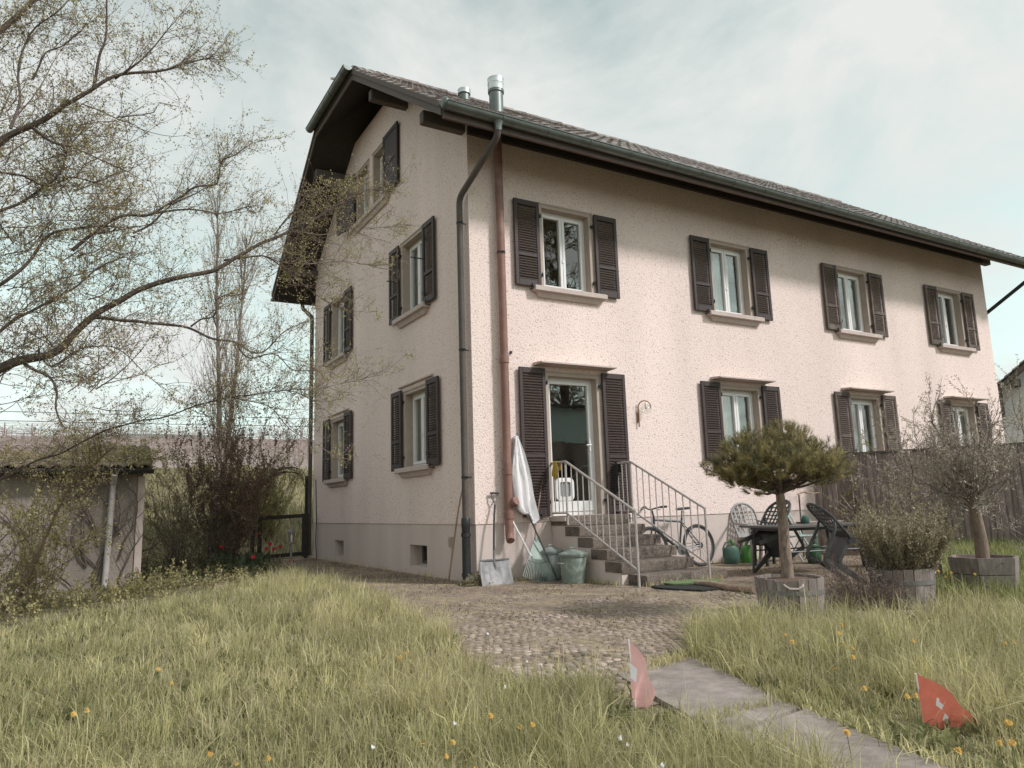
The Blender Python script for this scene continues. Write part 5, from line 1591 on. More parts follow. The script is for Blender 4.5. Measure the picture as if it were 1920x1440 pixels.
class Veg:
    """collects twig tubes and leaves of one plant as numpy-ready lists"""
    def __init__(s, seed):
        s.r = random.Random(seed); s.tv = []; s.tf = []; s.lp = []; s.ld = []; s.ls = []; s.lc = []
    def tube(s, pts, r0, r1, n=3):
        k = len(pts); base = len(s.tv)
        for i, p in enumerate(pts):
            t = (pts[min(i + 1, k - 1)] - pts[max(i - 1, 0)])
            if t.length < 1e-9: t = Vector((0, 0, 1))
            t.normalize(); a = t.orthogonal().normalized(); b = t.cross(a)
            rr = r0 + (r1 - r0) * i / (k - 1)
            for j in range(n):
                w = 2 * math.pi * j / n
                s.tv.append(p + (a * math.cos(w) + b * math.sin(w)) * rr)
        for i in range(k - 1):
            for j in range(n):
                j2 = (j + 1) % n
                s.tf.append((base + i * n + j, base + i * n + j2, base + (i + 1) * n + j2, base + (i + 1) * n + j))
    def leaf(s, p, d, size, col):
        s.lp.append(tuple(p)); s.ld.append(tuple(d)); s.ls.append(size); s.lc.append(col)
    def rv(s, k=1.0):
        return Vector((s.r.gauss(0, k), s.r.gauss(0, k), s.r.gauss(0, k)))
    def grow(s, p, d, length, r, level, maxl, up=.15, wander=.25, kids=3, leafy=True, lsize=(.015, .03), cols=None, nl=3, spread=.8, seg=5, lev_leaf=1, ratio=.55):
        d = Vector(d).normalized(); p = Vector(p)
        pts = [p]; st_ = length / seg
        for i in range(seg):
            d = (d + s.rv(wander) + Vector((0, 0, up))).normalized()
            p = p + d * st_; pts.append(p)
        s.tube(pts, r, r * .45, 4 if r > .006 else 3)
        if leafy and level >= maxl - lev_leaf:
            for i in range(1, len(pts)):
                for _ in range(nl if i < len(pts) - 1 else nl + 1):
                    q = pts[i - 1].lerp(pts[i], s.r.random()) + s.rv(.012)
                    s.leaf(q, (d + s.rv(.9)).normalized(), s.r.uniform(*lsize), cols[s.r.randrange(len(cols))])
        if level < maxl:
            for k in range(kids):
                i = s.r.randrange(1, len(pts))
                q = pts[i - 1].lerp(pts[i], s.r.random())
                nd = (d * .8 + s.rv(spread)).normalized()
                s.grow(q, nd, length * s.r.uniform(ratio * .75, ratio * 1.25), r * .55, level + 1, maxl, up, wander, kids, leafy, lsize, cols, nl, spread, seg, lev_leaf, ratio)
        return pts
    def build_twigs(s, name, mt, parent):
        v = np.array([tuple(p) for p in s.tv], np.float32)
        return big_mesh(name, v, quad=np.array(s.tf, np.int32), mats=[mt], parent=parent, kind='stuff')
    def build_leaves(s, name, parent, mt=None, aspect=.55, fold=.25):
        n = len(s.lp)
        P = np.array(s.lp, np.float32); D = np.array(s.ld, np.float32); S = np.array(s.ls, np.float32)[:, None]
        rr = np.random.default_rng(n)
        Q = rr.normal(size=(n, 3)); A = np.cross(D, Q); A /= np.linalg.norm(A, axis=1)[:, None] + 1e-9
        Nn = np.cross(A, D)
        V = np.stack([P, P + D * S * .5 + A * S * aspect * .5 + Nn * S * fold, P + D * S, P + D * S * .5 - A * S * aspect * .5 + Nn * S * fold], 1).reshape(-1, 3)
        b = np.arange(n) * 4
        tri = np.concatenate([np.stack([b, b + 1, b + 2], -1), np.stack([b, b + 2, b + 3], -1)])
        C = np.repeat(np.array(s.lc, np.float32) * rr.uniform(.75, 1.25, (n, 1)), 4, 0)
        return big_mesh(name, V, tri=tri, mats=[mt or M['leaf']], colors=C, parent=parent, kind='stuff')

OLIVE = [(.46, .41, .19), (.38, .34, .16), (.52, .46, .24), (.36, .28, .17), (.42, .33, .20), (.30, .285, .12)]

# ------------------------------------------------------------------ budding tree reaching in from the left
LIMBS = [
    ([(-6.356, -0.211, 2.224), (-5.737, -0.545, 2.674), (-5.463, -0.67, 2.794), (-5.23, -0.763, 2.868), (-5.005, -0.831, 3.143), (-4.676, -0.962, 3.426), (-4.333, -1.082, 3.614), (-3.828, -1.292, 3.771), (-3.451, -1.335, 4.06), (-3.053, -1.38, 4.3), (-2.615, -1.352, 4.649), (-2.289, -1.351, 4.867), (-1.939, -1.363, 5.084)], 0.085, 0.007),
    ([(-5.052, -0.799, 3.122), (-4.911, -0.84, 3.208), (-4.614, -0.954, 3.2), (-4.258, -1.042, 3.174), (-4.051, -1.1, 3.151), (-3.785, -1.172, 3.016), (-3.573, -1.234, 2.998), (-3.406, -1.258, 2.916), (-3.267, -1.278, 2.899), (-3.087, -1.365, 3.104), (-2.784, -1.344, 3.294)], 0.03, 0.005),
    ([(-3.572, -1.233, 2.986), (-3.401, -1.244, 2.829), (-3.177, -1.267, 2.872), (-2.963, -1.249, 2.737), (-2.699, -1.284, 2.718)], 0.014, 0.004),
    ([(-4.027, -1.117, 3.162), (-3.936, -1.236, 3.202), (-3.795, -1.33, 3.254), (-3.813, -1.347, 3.397), (-3.751, -1.393, 3.451), (-3.678, -1.441, 3.477)], 0.014, 0.004),
    ([(-6.337, -1.394, 4.03), (-5.808, -1.48, 4.693), (-5.578, -1.589, 4.862), (-5.389, -1.675, 5.034), (-5.066, -1.801, 5.31), (-4.821, -1.862, 5.491), (-4.448, -1.983, 5.59), (-4.161, -2.06, 5.72), (-4.044, -2.133, 5.743)], 0.062, 0.004),
    ([(-5.057, -1.806, 5.31), (-5.023, -1.881, 5.594), (-4.994, -1.937, 5.8), (-4.987, -2.011, 6.163), (-4.973, -2.079, 6.473)], 0.022, 0.006),
    ([(-5.556, -1.604, 4.871), (-5.418, -1.607, 4.77), (-5.235, -1.701, 4.697), (-4.958, -1.729, 4.607), (-4.672, -1.756, 4.487)], 0.022, 0.004),
    ([(-4.887, -1.813, 5.44), (-4.69, -1.964, 5.617), (-4.555, -1.967, 5.833), (-4.446, -2.056, 5.962), (-4.382, -2.114, 6.067)], 0.014, 0.004),
    ([(-6.127, -1.997, 5.297), (-5.831, -1.986, 5.557), (-5.681, -2.001, 5.788), (-5.571, -1.994, 6.025)], 0.05, 0.02),
    ([(-5.687, -2.01, 4.63), (-5.65, -1.98, 4.971), (-5.698, -1.902, 5.323), (-5.594, -1.913, 5.678), (-5.431, -2.047, 5.871)], 0.02, 0.006),
    ([(-5.591, -1.829, 5.231), (-5.474, -1.945, 5.475), (-5.33, -1.938, 5.608), (-5.208, -1.928, 5.795)], 0.014, 0.004),
    ([(-6.013, -1.315, 3.855), (-5.772, -1.377, 4.046), (-5.522, -1.442, 4.231), (-5.332, -1.53, 4.416), (-5.257, -1.565, 4.669), (-5.249, -1.589, 4.773)], 0.03, 0.006),
    ([(-5.142, -1.12, 3.84), (-4.915, -1.073, 4.125), (-4.676, -1.129, 4.296), (-4.425, -1.171, 4.356), (-4.176, -1.242, 4.572), (-4.055, -1.33, 4.659), (-3.839, -1.348, 4.708), (-3.807, -1.378, 4.765), (-3.805, -1.424, 4.997), (-3.68, -1.508, 5.051), (-3.516, -1.518, 5.212)], 0.026, 0.005),
    ([(-4.4, -1.186, 4.355), (-4.015, -1.305, 4.411), (-3.745, -1.345, 4.401), (-3.477, -1.41, 4.533)], 0.016, 0.004),
    ([(-4.617, -1.129, 4.114), (-4.42, -1.157, 4.27), (-4.222, -1.201, 4.504), (-4.002, -1.352, 4.611)], 0.018, 0.006),
    ([(-3.184, -1.298, 4.274), (-3.039, -1.429, 4.51), (-2.916, -1.535, 4.687), (-2.711, -1.568, 4.845)], 0.013, 0.004),
    ([(-3.717, -1.266, 3.906), (-3.342, -1.381, 3.968), (-3.107, -1.387, 3.893), (-2.916, -1.355, 3.752), (-2.665, -1.348, 3.561), (-2.36, -1.39, 3.456)], 0.016, 0.004),
    ([(-3.342, -1.381, 3.968), (-2.926, -1.384, 3.933), (-2.446, -1.447, 4.015), (-2.023, -1.459, 4.006)], 0.012, 0.003),
    ([(-3.027, -1.396, 4.305), (-2.68, -1.37, 4.332), (-2.354, -1.352, 4.46), (-1.786, -1.468, 4.549)], 0.01, 0.003),
    ([(-5.531, -0.618, 2.731), (-5.429, -0.724, 2.663), (-5.283, -0.794, 2.577), (-5.202, -0.809, 2.412), (-5.203, -0.778, 2.251), (-5.135, -0.781, 2.059)], 0.026, 0.008),
    ([(-5.395, -0.723, 2.862), (-5.265, -0.825, 2.684), (-5.04, -0.879, 2.888), (-4.797, -0.907, 2.903), (-4.596, -1.001, 2.774), (-4.279, -1.015, 2.487)], 0.014, 0.004),
    ([(-6.005, -0.972, 3.267), (-5.667, -1.097, 3.492), (-5.504, -1.121, 3.729), (-5.336, -1.149, 3.971), (-5.154, -1.154, 4.056), (-4.918, -1.187, 4.114)], 0.032, 0.01),
    ([(-5.892, -0.959, 2.854), (-5.555, -1.092, 3.125), (-5.295, -1.161, 3.301), (-5.032, -1.132, 3.566), (-4.705, -1.142, 3.841)], 0.028, 0.008),
    ([(-6.042, -1.395, 4.353), (-5.658, -1.509, 4.385), (-5.393, -1.535, 4.319), (-5.219, -1.656, 4.415), (-4.99, -1.665, 4.375)], 0.022, 0.006),
    ([(-6.143, 1.838, 1.316), (-5.818, 1.584, 1.644), (-5.485, 1.355, 1.814), (-5.205, 1.167, 1.935), (-4.874, 0.819, 2.121), (-4.519, 0.468, 2.244), (-4.168, 0.136, 2.282), (-3.788, -0.115, 2.426), (-3.46, -0.322, 2.496), (-3.077, -0.562, 2.571), (-2.802, -0.605, 2.566), (-2.517, -0.638, 2.476)], 0.022, 0.005),
    ([(-3.405, -0.354, 2.494), (-3.046, -0.433, 2.415), (-2.752, -0.433, 2.129), (-2.46, -0.456, 1.967), (-2.132, -0.493, 1.768)], 0.01, 0.003),
    ([(-2.803, -0.607, 2.579), (-2.441, -0.596, 2.633), (-2.039, -0.618, 2.74), (-1.567, -0.697, 2.931)], 0.009, 0.003),
]
LEAN = [(-5.613, 2.242, 0.043), (-5.427, 1.989, 0.483), (-5.25, 1.716, 1.053), (-5.069, 1.461, 1.516), (-4.877, 1.246, 1.741), (-4.628, 1.05, 1.999)]
DAND_R = [(-0.52, -5.79), (-0.18, -5.99), (-0.53, -6.37), (-0.67, -6.37), (-0.89, -6.56), (-1.1, -6.61), (-1.55, -7.2), (-1.42, -7.27), (-1.49, -7.36), (-0.17, -6.55), (0.44, -6.81), (0.2, -6.99), (-1.48, -7.77), (-1.69, -7.89), (-1.8, -7.9), (-0.89, -6.19), (-2.02, -7.39), (-2.01, -7.92), (-0.31, -6.09)]
DAND_L = [(-3.01, -4.74), (-3.1, -4.88), (-3.54, -6.51), (-3.05, -6.43), (-3.1, -6.37), (-3.25, -6.28), (-3.61, -6.4), (-3.58, -6.7), (-3.56, -6.81), (-3.45, -6.87), (-4.5, -4.43), (-4.42, -4.6), (-4.86, -4.99), (-4.44, -6.06), (-4.36, -6.2), (-4.19, -6.16), (-4.91, -5.04), (-4.14, -6.39)]
DAISY = [(-2.82, -6.87), (-2.81, -6.83), (-2.89, -7.2), (-2.23, -4.5), (-2.45, -5.38), (-2.4, -5.48), (-3.28, -6.11), (-2.73, -5.66), (-2.94, -7.21), (-3.79, -6.3)]
DAND_P = [(3.68, -4.67), (3.66, -4.74), (2.63, -5.29), (2.28, -5.4), (3.02, -5.26), (2.45, -5.24)]

TRUNK = [(-7.35, -1.0, -.05), (-7.15, -.8, .8), (-7.05, -.7, 1.7), (-6.95, -.75, 2.6), (-6.95, -.95, 3.7), (-6.95, -1.2, 5.0), (-7.0, -1.5, 6.6), (-6.9, -1.8, 8.2)]
lt = thing('budding_tree', 'large budding tree whose limbs reach in from the left across the gable', 'tree', TRUNK[0])
mb = MB(); mb.tube(TRUNK, [.24, .19, .17, .15, .12, .095, .06, .02], 12); mb.build('trunk', M['bark_dark'], lt, smooth=True)
vg = Veg(5)
def smooth_path(pts, n=4):
    P = [Vector(p) for p in pts]; out = []
    for i in range(len(P) - 1):
        a, b, c, d = P[max(i - 1, 0)], P[i], P[i + 1], P[min(i + 2, len(P) - 1)]
        for k in range(n):
            t = k / n
            out.append(.5 * ((2 * b) + (c - a) * t + (2 * a - 5 * b + 4 * c - d) * t * t + (3 * b - a - 3 * c + d) * t ** 3))
    out.append(P[-1]); return out
for pts, r0, r1 in LIMBS:
    P = list(pts)
    first = Vector(P[0])
    if first.x < -5.75 and r0 > .02:
        best = min(TRUNK, key=lambda q: (Vector(q) - first).length + (2 if q[2] > first.z - .1 else 0))
        P = [best] + P; 
    S = smooth_path(P)
    S = [p + Vector((mnoise.noise(p * 3.1), mnoise.noise(p * 3.1 + Vector((9, 0, 0))), mnoise.noise(p * 3.1 + Vector((0, 9, 0))))) * .035 for p in S]
    n = len(S)
    rad = [.78 * r0 + (r1 - .78 * r0) * (i / (n - 1)) ** .7 for i in range(n)]
    mb = MB(); mb.tube(S, rad, 7); mb.build('branch', M['bark_dark'] if r0 > .012 else M['twig'], lt, smooth=True)
    tot = sum((S[i + 1] - S[i]).length for i in range(n - 1))
    m_ = int(tot * 19)
    for k in range(m_):
        t = vg.r.random() ** .8
        i = min(int(t * (n - 1)), n - 2)
        p = S[i].lerp(S[i + 1], vg.r.random())
        ax = (S[i + 1] - S[i]).normalized()
        d = (ax * .75 + vg.rv(.65) + Vector((.12, .05, .22))).normalized()
        vg.grow(p, d, vg.r.uniform(.25, .78) * (1.0 - .35 * t), vg.r.uniform(.0026, .0046), 0, 2, up=.07, wander=.20, kids=3, cols=OLIVE, nl=1, lsize=(.012, .030), ratio=.58, lev_leaf=0, seg=4)
    # the tip itself
    vg.grow(S[-1], S[-1] - S[-2], .35, max(r1, .004), 0, 2, up=.05, cols=OLIVE, nl=2, kids=3, seg=4)
# the dense crown behind, towards the trunk
for k in range(120):
    p = Vector((-7.0 + vg.r.uniform(.2, 2.2), -.6 + vg.r.uniform(-.9, 1.6), vg.r.uniform(2.2, 5.6)))
    vg.grow(p, Vector((1, -.2, .5)) + vg.rv(.5), vg.r.uniform(.5, .95), .008, 0, 2, up=.08, cols=OLIVE, nl=2, kids=4, seg=4, lsize=(.016, .034), lev_leaf=0)
vg.build_twigs('twigs', M['twig'], lt)
vg.build_leaves('leaves', lt)

# leaning stem, climber and bush at the shed
# ------------------------------------------------------------------ shed
M['shed_wall'] = plaster_mat('stained_shed_render', (.33, .275, .24), (.23, .19, .165), .3, 30.0, 1.1, .5)
M['shed_tile'] = mat('old_shed_tiles', (.20, .15, .125), .95, .3, 10, col2=(.16, .145, .09), c2scale=3)
sh = thing('shed', 'low rendered garden shed with tiled roof half hidden by climbers', 'shed', (-4.03, 4.3, -.05))
RC, DW = Vector((-4.03, 4.3, 0)), Vector((-.998, .06, 0)).normalized()
DN = Vector((DW.y, -DW.x, 0))
if DN.dot(Vector((0, -1, 0))) < 0: DN = -DN
def SP(a, b, z): p = RC + DW * a - DN * b; return (p.x, p.y, z)
mb = MB(); mb.hexa([SP(0, 0, -.35), SP(4.2, 0, -.35), SP(4.2, 2.6, -.35), SP(0, 2.6, -.35), SP(0, 0, 1.93), SP(4.2, 0, 1.93), SP(4.2, 2.6, 2.38), SP(0, 2.6, 2.38)]); mb.build('wall', M['shed_wall'], sh)
mb = MB(); mb.hexa([SP(-.03, -.025, -.3), SP(.075, -.025, -.3), SP(.075, .0, -.3), SP(-.03, .06, -.3), SP(-.03, -.025, 1.80), SP(.075, -.025, 1.80), SP(.075, .0, 1.80), SP(-.03, .06, 1.80)]); mb.build('corner_post', M['sill'], sh)
mb = MB(); mb.hexa([SP(-.12, -.22, 1.86), SP(4.3, -.22, 1.86), SP(4.3, 2.7, 2.44), SP(-.12, 2.7, 2.44), SP(-.12, -.22, 1.93), SP(4.3, -.22, 1.93), SP(4.3, 2.7, 2.51), SP(-.12, 2.7, 2.51)]); sr = mb.build('roof', M['wood_dark'], sh)
mb = MB()
prof = [(0, .0), (.05, .035), (.10, .05), (.15, .035), (.20, .0)]
for i in range(4):
    (a0, h0), (a1, h1) = prof[i], prof[i + 1]
vs = [(u, 0, h + .02) for u, h in prof] + [(u, .42, h) for u, h in prof] + [(u, 0, h - .004) for u, h in prof]
mb.add(vs, [(i, i + 1, 6 + i, 5 + i) for i in range(4)] + [(10 + i, 11 + i, i + 1, i) for i in range(4)])
st_me = mb.mesh('roof_tile', M['shed_tile'], smooth=False)
slope = math.atan2(.58, 2.92)
bx = Matrix(((-DW.x, -DN.x, 0), (-DW.y, -DN.y, 0), (0, 0, 1))).to_4x4()
for r_ in range(8):
    for c_ in range(21):
        a, b = 4.28 - c_ * .21 - .0, -.25 + r_ * .37
        z = 1.935 + (b + .22) * math.tan(slope) + random.uniform(0, .008)
        piece('roof_tile', st_me, sr, M=Matrix.Translation(Vector(SP(a, b, z)) - origin(sr)) @ bx @ Matrix.Rotation(slope, 4, 'X') @ Matrix.Rotation(random.uniform(-.03, .03), 4, 'Z'))
def g_half(p, q, r, nm, par):
    p, q = Vector(p), Vector(q); mb = MB(); d = (q - p).normalized(); sd_ = d.cross(Vector((0, 0, 1))).normalized(); n = 7
    ring = lambda c: [c + sd_ * r * math.cos(math.pi * k / (n - 1)) - Vector((0, 0, r * math.sin(math.pi * k / (n - 1)))) for k in range(n)]
    mb.add(ring(p) + ring(q), [(i, i + 1, n + i + 1, n + i) for i in range(n - 1)] + [tuple(range(n)), tuple(range(2 * n - 1, n - 1, -1))])
    mb.tube([p + sd_ * r, q + sd_ * r], .01, 5); return mb.build(nm, M['iron'], par, smooth=True)
g_half(SP(-.15, -.30, 1.90), SP(4.3, -.30, 1.88), .07, 'gutter', sh)
mb = MB(); mb.tube([SP(.42, -.30, 1.83), SP(.43, -.2, 1.74), SP(.44, -.09, 1.66), SP(.46, -.07, .8), SP(.49, -.07, -.3)], .047, 10); mb.build('downpipe', mat('pale_pipe', (.44, .40, .385), .6, .12, 6, col2=(.34, .31, .29), c2scale=5), sh, smooth=True)
for a in (1.35, 2.5):
    mb = MB(); mb.hexa([SP(a, -.012, -.3), SP(a + .10, -.012, -.3), SP(a + .10, .01, -.3), SP(a, .01, -.3), SP(a, -.012, 1.8), SP(a + .10, -.012, 1.8), SP(a + .10, .01, 1.8), SP(a, .01, 1.8)]); mb.build('post', M['shed_wall'], sh)
# climber on the shed wall
cv = thing('bare_climber', 'leafless climber branching over the shed wall beside the pale pipe', 'climber', SP(.62, -.05, 0))
vg = Veg(12)
for a0, dx, L_ in ((.60, .1, 1.5), (.62, -.25, 1.2), (.75, .45, 1.3), (.3, -.2, 1.0), (1.6, .3, 1.2), (2.0, -.3, 1.3)):
    for k in range(3):
        d = DW * (dx + vg.r.uniform(-.5, .5)) + Vector((0, 0, .9)) + DN * .03
        p = Vector(SP(a0, -.03, -.1 if k == 0 else vg.r.uniform(.3, .9)))
        pts = [p]
        for i in range(8):
            d = (d + DW * vg.r.gauss(0, .22) + Vector((0, 0, vg.r.gauss(0, .12)))).normalized(); p = p + d * L_ / 8 * 1.1; pts.append(p)
            if i > 1:
                e2 = (d + DW * vg.r.choice((-1, 1)) * .8).normalized(); q = [p, p + e2 * .14, p + e2 * .26 + Vector((0, 0, .06))]; vg.tube(q, .006, .003, 4)
        vg.tube(pts, .014, .005, 5)
o = vg.build_twigs('stem', M['bark_dark'], cv)
# young bush in front of the shed, and the leaning stem
M_ = thing('leaning_sapling', 'slender brown sapling leaning across the shed front', 'tree', LEAN[0])
mb = MB(); mb.tube(smooth_path(LEAN), [.024 - .012 * k / 20 for k in range(21)], 8); mb.build('trunk', mat('tan_bark', (.24, .165, .11), .85, .2, 14, bump=.3), M_, smooth=True)
vg = Veg(14)
LPTS = smooth_path(LEAN)
for k in range(60):
    p = LPTS[vg.r.randrange(8, 21)]
    vg.grow(p, Vector((.4, -.2, .7)) + vg.rv(.7), vg.r.uniform(.3, .7), .004, 0, 1, cols=OLIVE, nl=2, kids=3, seg=4, lsize=(.02, .045))
vg.build_twigs('twigs', M['twig'], M_); vg.build_leaves('leaves', M_)
def bush(name, label, cat, base, stems, length, seed, cols, lsize=(.02, .045), spread=.5, up=.12, nl=3, kids=4, r=.008, width=.25, maxl=2, twig=None, wander=.2, ratio=.55, seg=5, aspect=.55, lean=(0, 0, 0), lev_leaf=1, leaves=True, dspread=.45):
    t = thing(name, label, cat, base)
    v = Veg(seed)
    for k in range(stems):
        a = v.r.uniform(0, 2 * math.pi); q = v.r.random() ** .5 * width
        p = Vector(base) + Vector((q * math.cos(a), q * math.sin(a), -.03))
        d = Vector((math.cos(a) * dspread * v.r.random() * 1.4, math.sin(a) * dspread * v.r.random() * 1.4, 1)) + Vector(lean)
        v.grow(p, d, length * v.r.uniform(.6, 1.15), r, 0, maxl, up=up, wander=wander, kids=kids, cols=cols, nl=nl, lsize=lsize, spread=spread, ratio=ratio, seg=seg, lev_leaf=lev_leaf, leafy=leaves)
    v.build_twigs('stem', twig or M['twig'], t)
    if leaves: v.build_leaves('leaves', t, aspect=aspect)
    return t
YG = [(.44, .39, .18), (.36, .32, .14), (.52, .45, .24), (.30, .26, .12)]
bush('leafy_bush', 'yellowish leafy bush growing against the left part of the shed', 'bush', (-5.75, 2.4, -.05), 26, 1.25, 21, YG, (.025, .055), nl=2, kids=4, width=.55, up=.10)
bush('bramble', 'low yellow green bramble along the shed foot', 'bush', (-4.9, 1.3, -.05), 60, .42, 22, YG, (.03, .055), nl=3, kids=3, width=1.0, maxl=1, dspread=1.2)
bush('bramble', 'yellow green bramble at the right corner of the shed', 'bush', (-3.5, 2.2, -.05), 44, .38, 23, YG, (.03, .05), nl=3, kids=3, width=.85, maxl=1, dspread=1.3)
bush('dark_shrub', 'dark evergreen clump left of the bramble at the picture edge', 'bush', (-6.35, .7, -.05), 26, .45, 24, [(.07, .075, .035), (.10, .10, .045), (.13, .13, .06)], (.02, .04), nl=3, kids=4, width=.45, maxl=1)

rc = thing('roof_creeper', 'leafy creeper sprawling over the shed roof edge', 'climber', (-4.6, 4.4, 2.0))
vg = Veg(19)
for k in range(95):
    a, b = vg.r.uniform(-.15, 2.9) ** 1.0, vg.r.uniform(-.28, .9)
    if vg.r.random() < .35: a = vg.r.uniform(-.2, .8)
    p = Vector(SP(a, b, 1.97 + (b + .22) * .2))
    vg.grow(p, Vector((vg.r.gauss(0, 1), vg.r.gauss(-.2, .6), .12)), vg.r.uniform(.25, .55), .006, 0, 1, up=.0, wander=.3, kids=3, cols=YG, nl=2, lsize=(.025, .055))
vg.build_twigs('stem', M['twig'], rc); vg.build_leaves('leaves', rc)

# ------------------------------------------------------------------ behind the shed: shrubs, gate, rose arch
RED = [(.20, .115, .09), (.15, .08, .07), (.25, .155, .11), (.26, .21, .12), (.20, .17, .09)]
MIXG = [(.33, .29, .15), (.26, .23, .115), (.40, .34, .19), (.28, .21, .13)]
bush('red_leaved_shrub', 'tall upright shrub with dark purple red young leaves left of the gate', 'shrub', (-2.3, 6.9, -.02), 26, 2.75, 31, RED, (.03, .06), nl=4, kids=5, r=.012, width=.22, up=.14, maxl=2, spread=.42, wander=.10, dspread=.38, lean=(.05, 0, 0), ratio=.42)
bush('green_shrub', 'olive green bushy shrub behind the red leaved shrub', 'shrub', (-2.75, 7.6, -.02), 30, 2.3, 32, MIXG, (.025, .05), nl=2, kids=5, r=.011, width=.55, up=.10, maxl=2, spread=.6, wander=.16, ratio=.42)
bush('bare_shrub', 'arching bare twiggy shrub right of the shed corner', 'shrub', (-3.5, 6.2, -.02), 16, 1.7, 33, MIXG, (.015, .03), nl=1, kids=5, r=.011, width=.4, up=-.06, maxl=2, spread=.7, wander=.2, ratio=.5, dspread=.9, twig=M['bark_dark'])
bush('yellow_shrub', 'pale yellow green shrub on the meadow beyond the gate', 'shrub', (-.75, 11.6, gzf(-.75, 11.6)), 46, 1.55, 34, [(.40, .36, .16), (.34, .31, .13), (.45, .41, .20)], (.03, .055), nl=4, kids=5, r=.009, width=.45, up=.14, maxl=2, spread=.4, wander=.1, dspread=.3, ratio=.45)
# background tree with two straight trunks and fine upright twigs
bt_ = thing('birch_like_tree', 'slender bare tree with twin pale trunks on the meadow behind the shrubs', 'tree', (-1.2, 15.5, gzf(-1.2, 15.5)))
z0 = gzf(-1.2, 15.5)
vg = Veg(41)
for pts, r_ in (([(-1.15, 15.6, z0 - .1), (-1.12, 15.5, 3.2), (-1.25, 15.3, 5.6), (-1.42, 15.1, 8.4), (-1.5, 15.0, 11.2)], .105), ([(-1.05, 15.65, z0 - .1), (-.90, 15.5, 3.1), (-.72, 15.3, 5.7), (-.62, 15.2, 8.0), (-.55, 15.0, 10.2)], .09)):
    S = smooth_path(pts); n = len(S)
    mb = MB(); mb.tube(S, [r_ * (1 - .85 * i / (n - 1)) for i in range(n)], 8); mb.build('trunk', M['bark_grey'], bt_, smooth=True)
    for k in range(74):
        t = vg.r.uniform(.16, 1); i = min(int(t * (n - 1)), n - 2)
        a = vg.r.uniform(0, 6.28)
        vg.grow(S[i], Vector((math.cos(a) * .42, math.sin(a) * .42, 1)), vg.r.uniform(1.2, 2.9) * (1.15 - .6 * t), .012, 0, 2, up=.10, wander=.06, kids=3, cols=OLIVE, nl=1, lsize=(.025, .045), spread=.25, ratio=.5, lev_leaf=0)
vg.build_twigs('twigs', M['twig'], bt_); vg.build_leaves('leaves', bt_)
# gate
M['gate_wood'] = mat('dark_stained_wood', (.045, .036, .033), .75, .25, 14, bump=.2)
gt = thing('garden_gate', 'dark wooden gate frame between the shrubs and the house corner', 'gate', (-.7, 8.5, .03))
ga, gb = Vector((-1.32, 8.36, 0)), Vector((-.16, 8.30, 0))
gd = gb - ga
def GP(t, z): p = ga + gd * t; return (p.x, p.y, z)
for t0, t1, z0_, z1_, nm in ((0, .075, .10, 1.06, 'stile'), (.86, 1.0, .10, 1.10, 'stile')):
    mb = MB(); mb.bar(GP((t0 + t1) / 2, z0_), GP((t0 + t1) / 2, z1_), gd.length * (t1 - t0), .05, up=(0, 1, 0)); mb.build(nm, M['gate_wood'], gt)
for z in (1.02, .14):
    mb = MB(); mb.bar(GP(.075, z), GP(.86, z + .03), .045, .085); mb.build('rail', M['gate_wood'], gt)
for z in (.34, .62):
    mb = MB(); mb.tube([GP(.93, z), (GP(.93, z)[0] + .02, GP(.93, z)[1] - .05, z)], .02, 6); mb.build('hinge', M['iron'], gt)
gp_ = thing('gate_post', 'dark wooden post carrying the rose arch left of the gate', 'post', (-1.42, 8.4, .03))
mb = MB(); mb.bev((-1.47, 8.35, -.1), (-1.39, 8.43, 1.35), .008); mb.build('shaft', M['gate_wood'], gp_)
gp2 = thing('gate_post', 'dark post of the rose arch against the house corner', 'post', (-.12, 8.6, .03))
mb = MB(); mb.bev((-.17, 8.62, -.1), (-.10, 8.69, 2.0), .008); mb.build('shaft', M['gate_wood'], gp2)
wp = thing('wooden_post', 'short dark stake among the shrubs left of the gate', 'post', (-2.6, 6.6, .0))
mb = MB(); mb.bev((-2.64, 6.56, -.1), (-2.56, 6.64, 1.05), .008); mb.build('shaft', M['gate_wood'], wp)
ra = thing('climbing_rose', 'bare climbing rose arching over the garden gate', 'climber', (-1.45, 8.2, .03))
vg = Veg(51)
for k in range(11):
    o_ = Vector((vg.r.uniform(-.06, .06), vg.r.uniform(-.12, .12), vg.r.uniform(-.07, .07)))
    pts = [Vector(p) + o_ * (.3 + .25 * i) for i, p in enumerate([(-1.45, 8.3, .0), (-1.47, 8.25, .8), (-1.42, 8.2, 1.45), (-1.25, 8.15, 1.86), (-.98, 8.15, 2.08), (-.66, 8.2, 2.17), (-.38, 8.3, 2.12), (-.2, 8.4, 1.85)])]
    S = smooth_path(pts[:vg.r.randrange(5, 9)])
    vg.tube(S, .016, .007, 5)
    for i in range(6, len(S), 2):
        vg.grow(S[i], vg.rv(1) + Vector((0, -.2, .2)), vg.r.uniform(.12, .4), .004, 0, 1, cols=MIXG, nl=1, kids=2, seg=4, lsize=(.015, .03), up=-.02)
vg.build_twigs('stem', M['bark_dark'], ra); vg.build_leaves('leaves', ra)
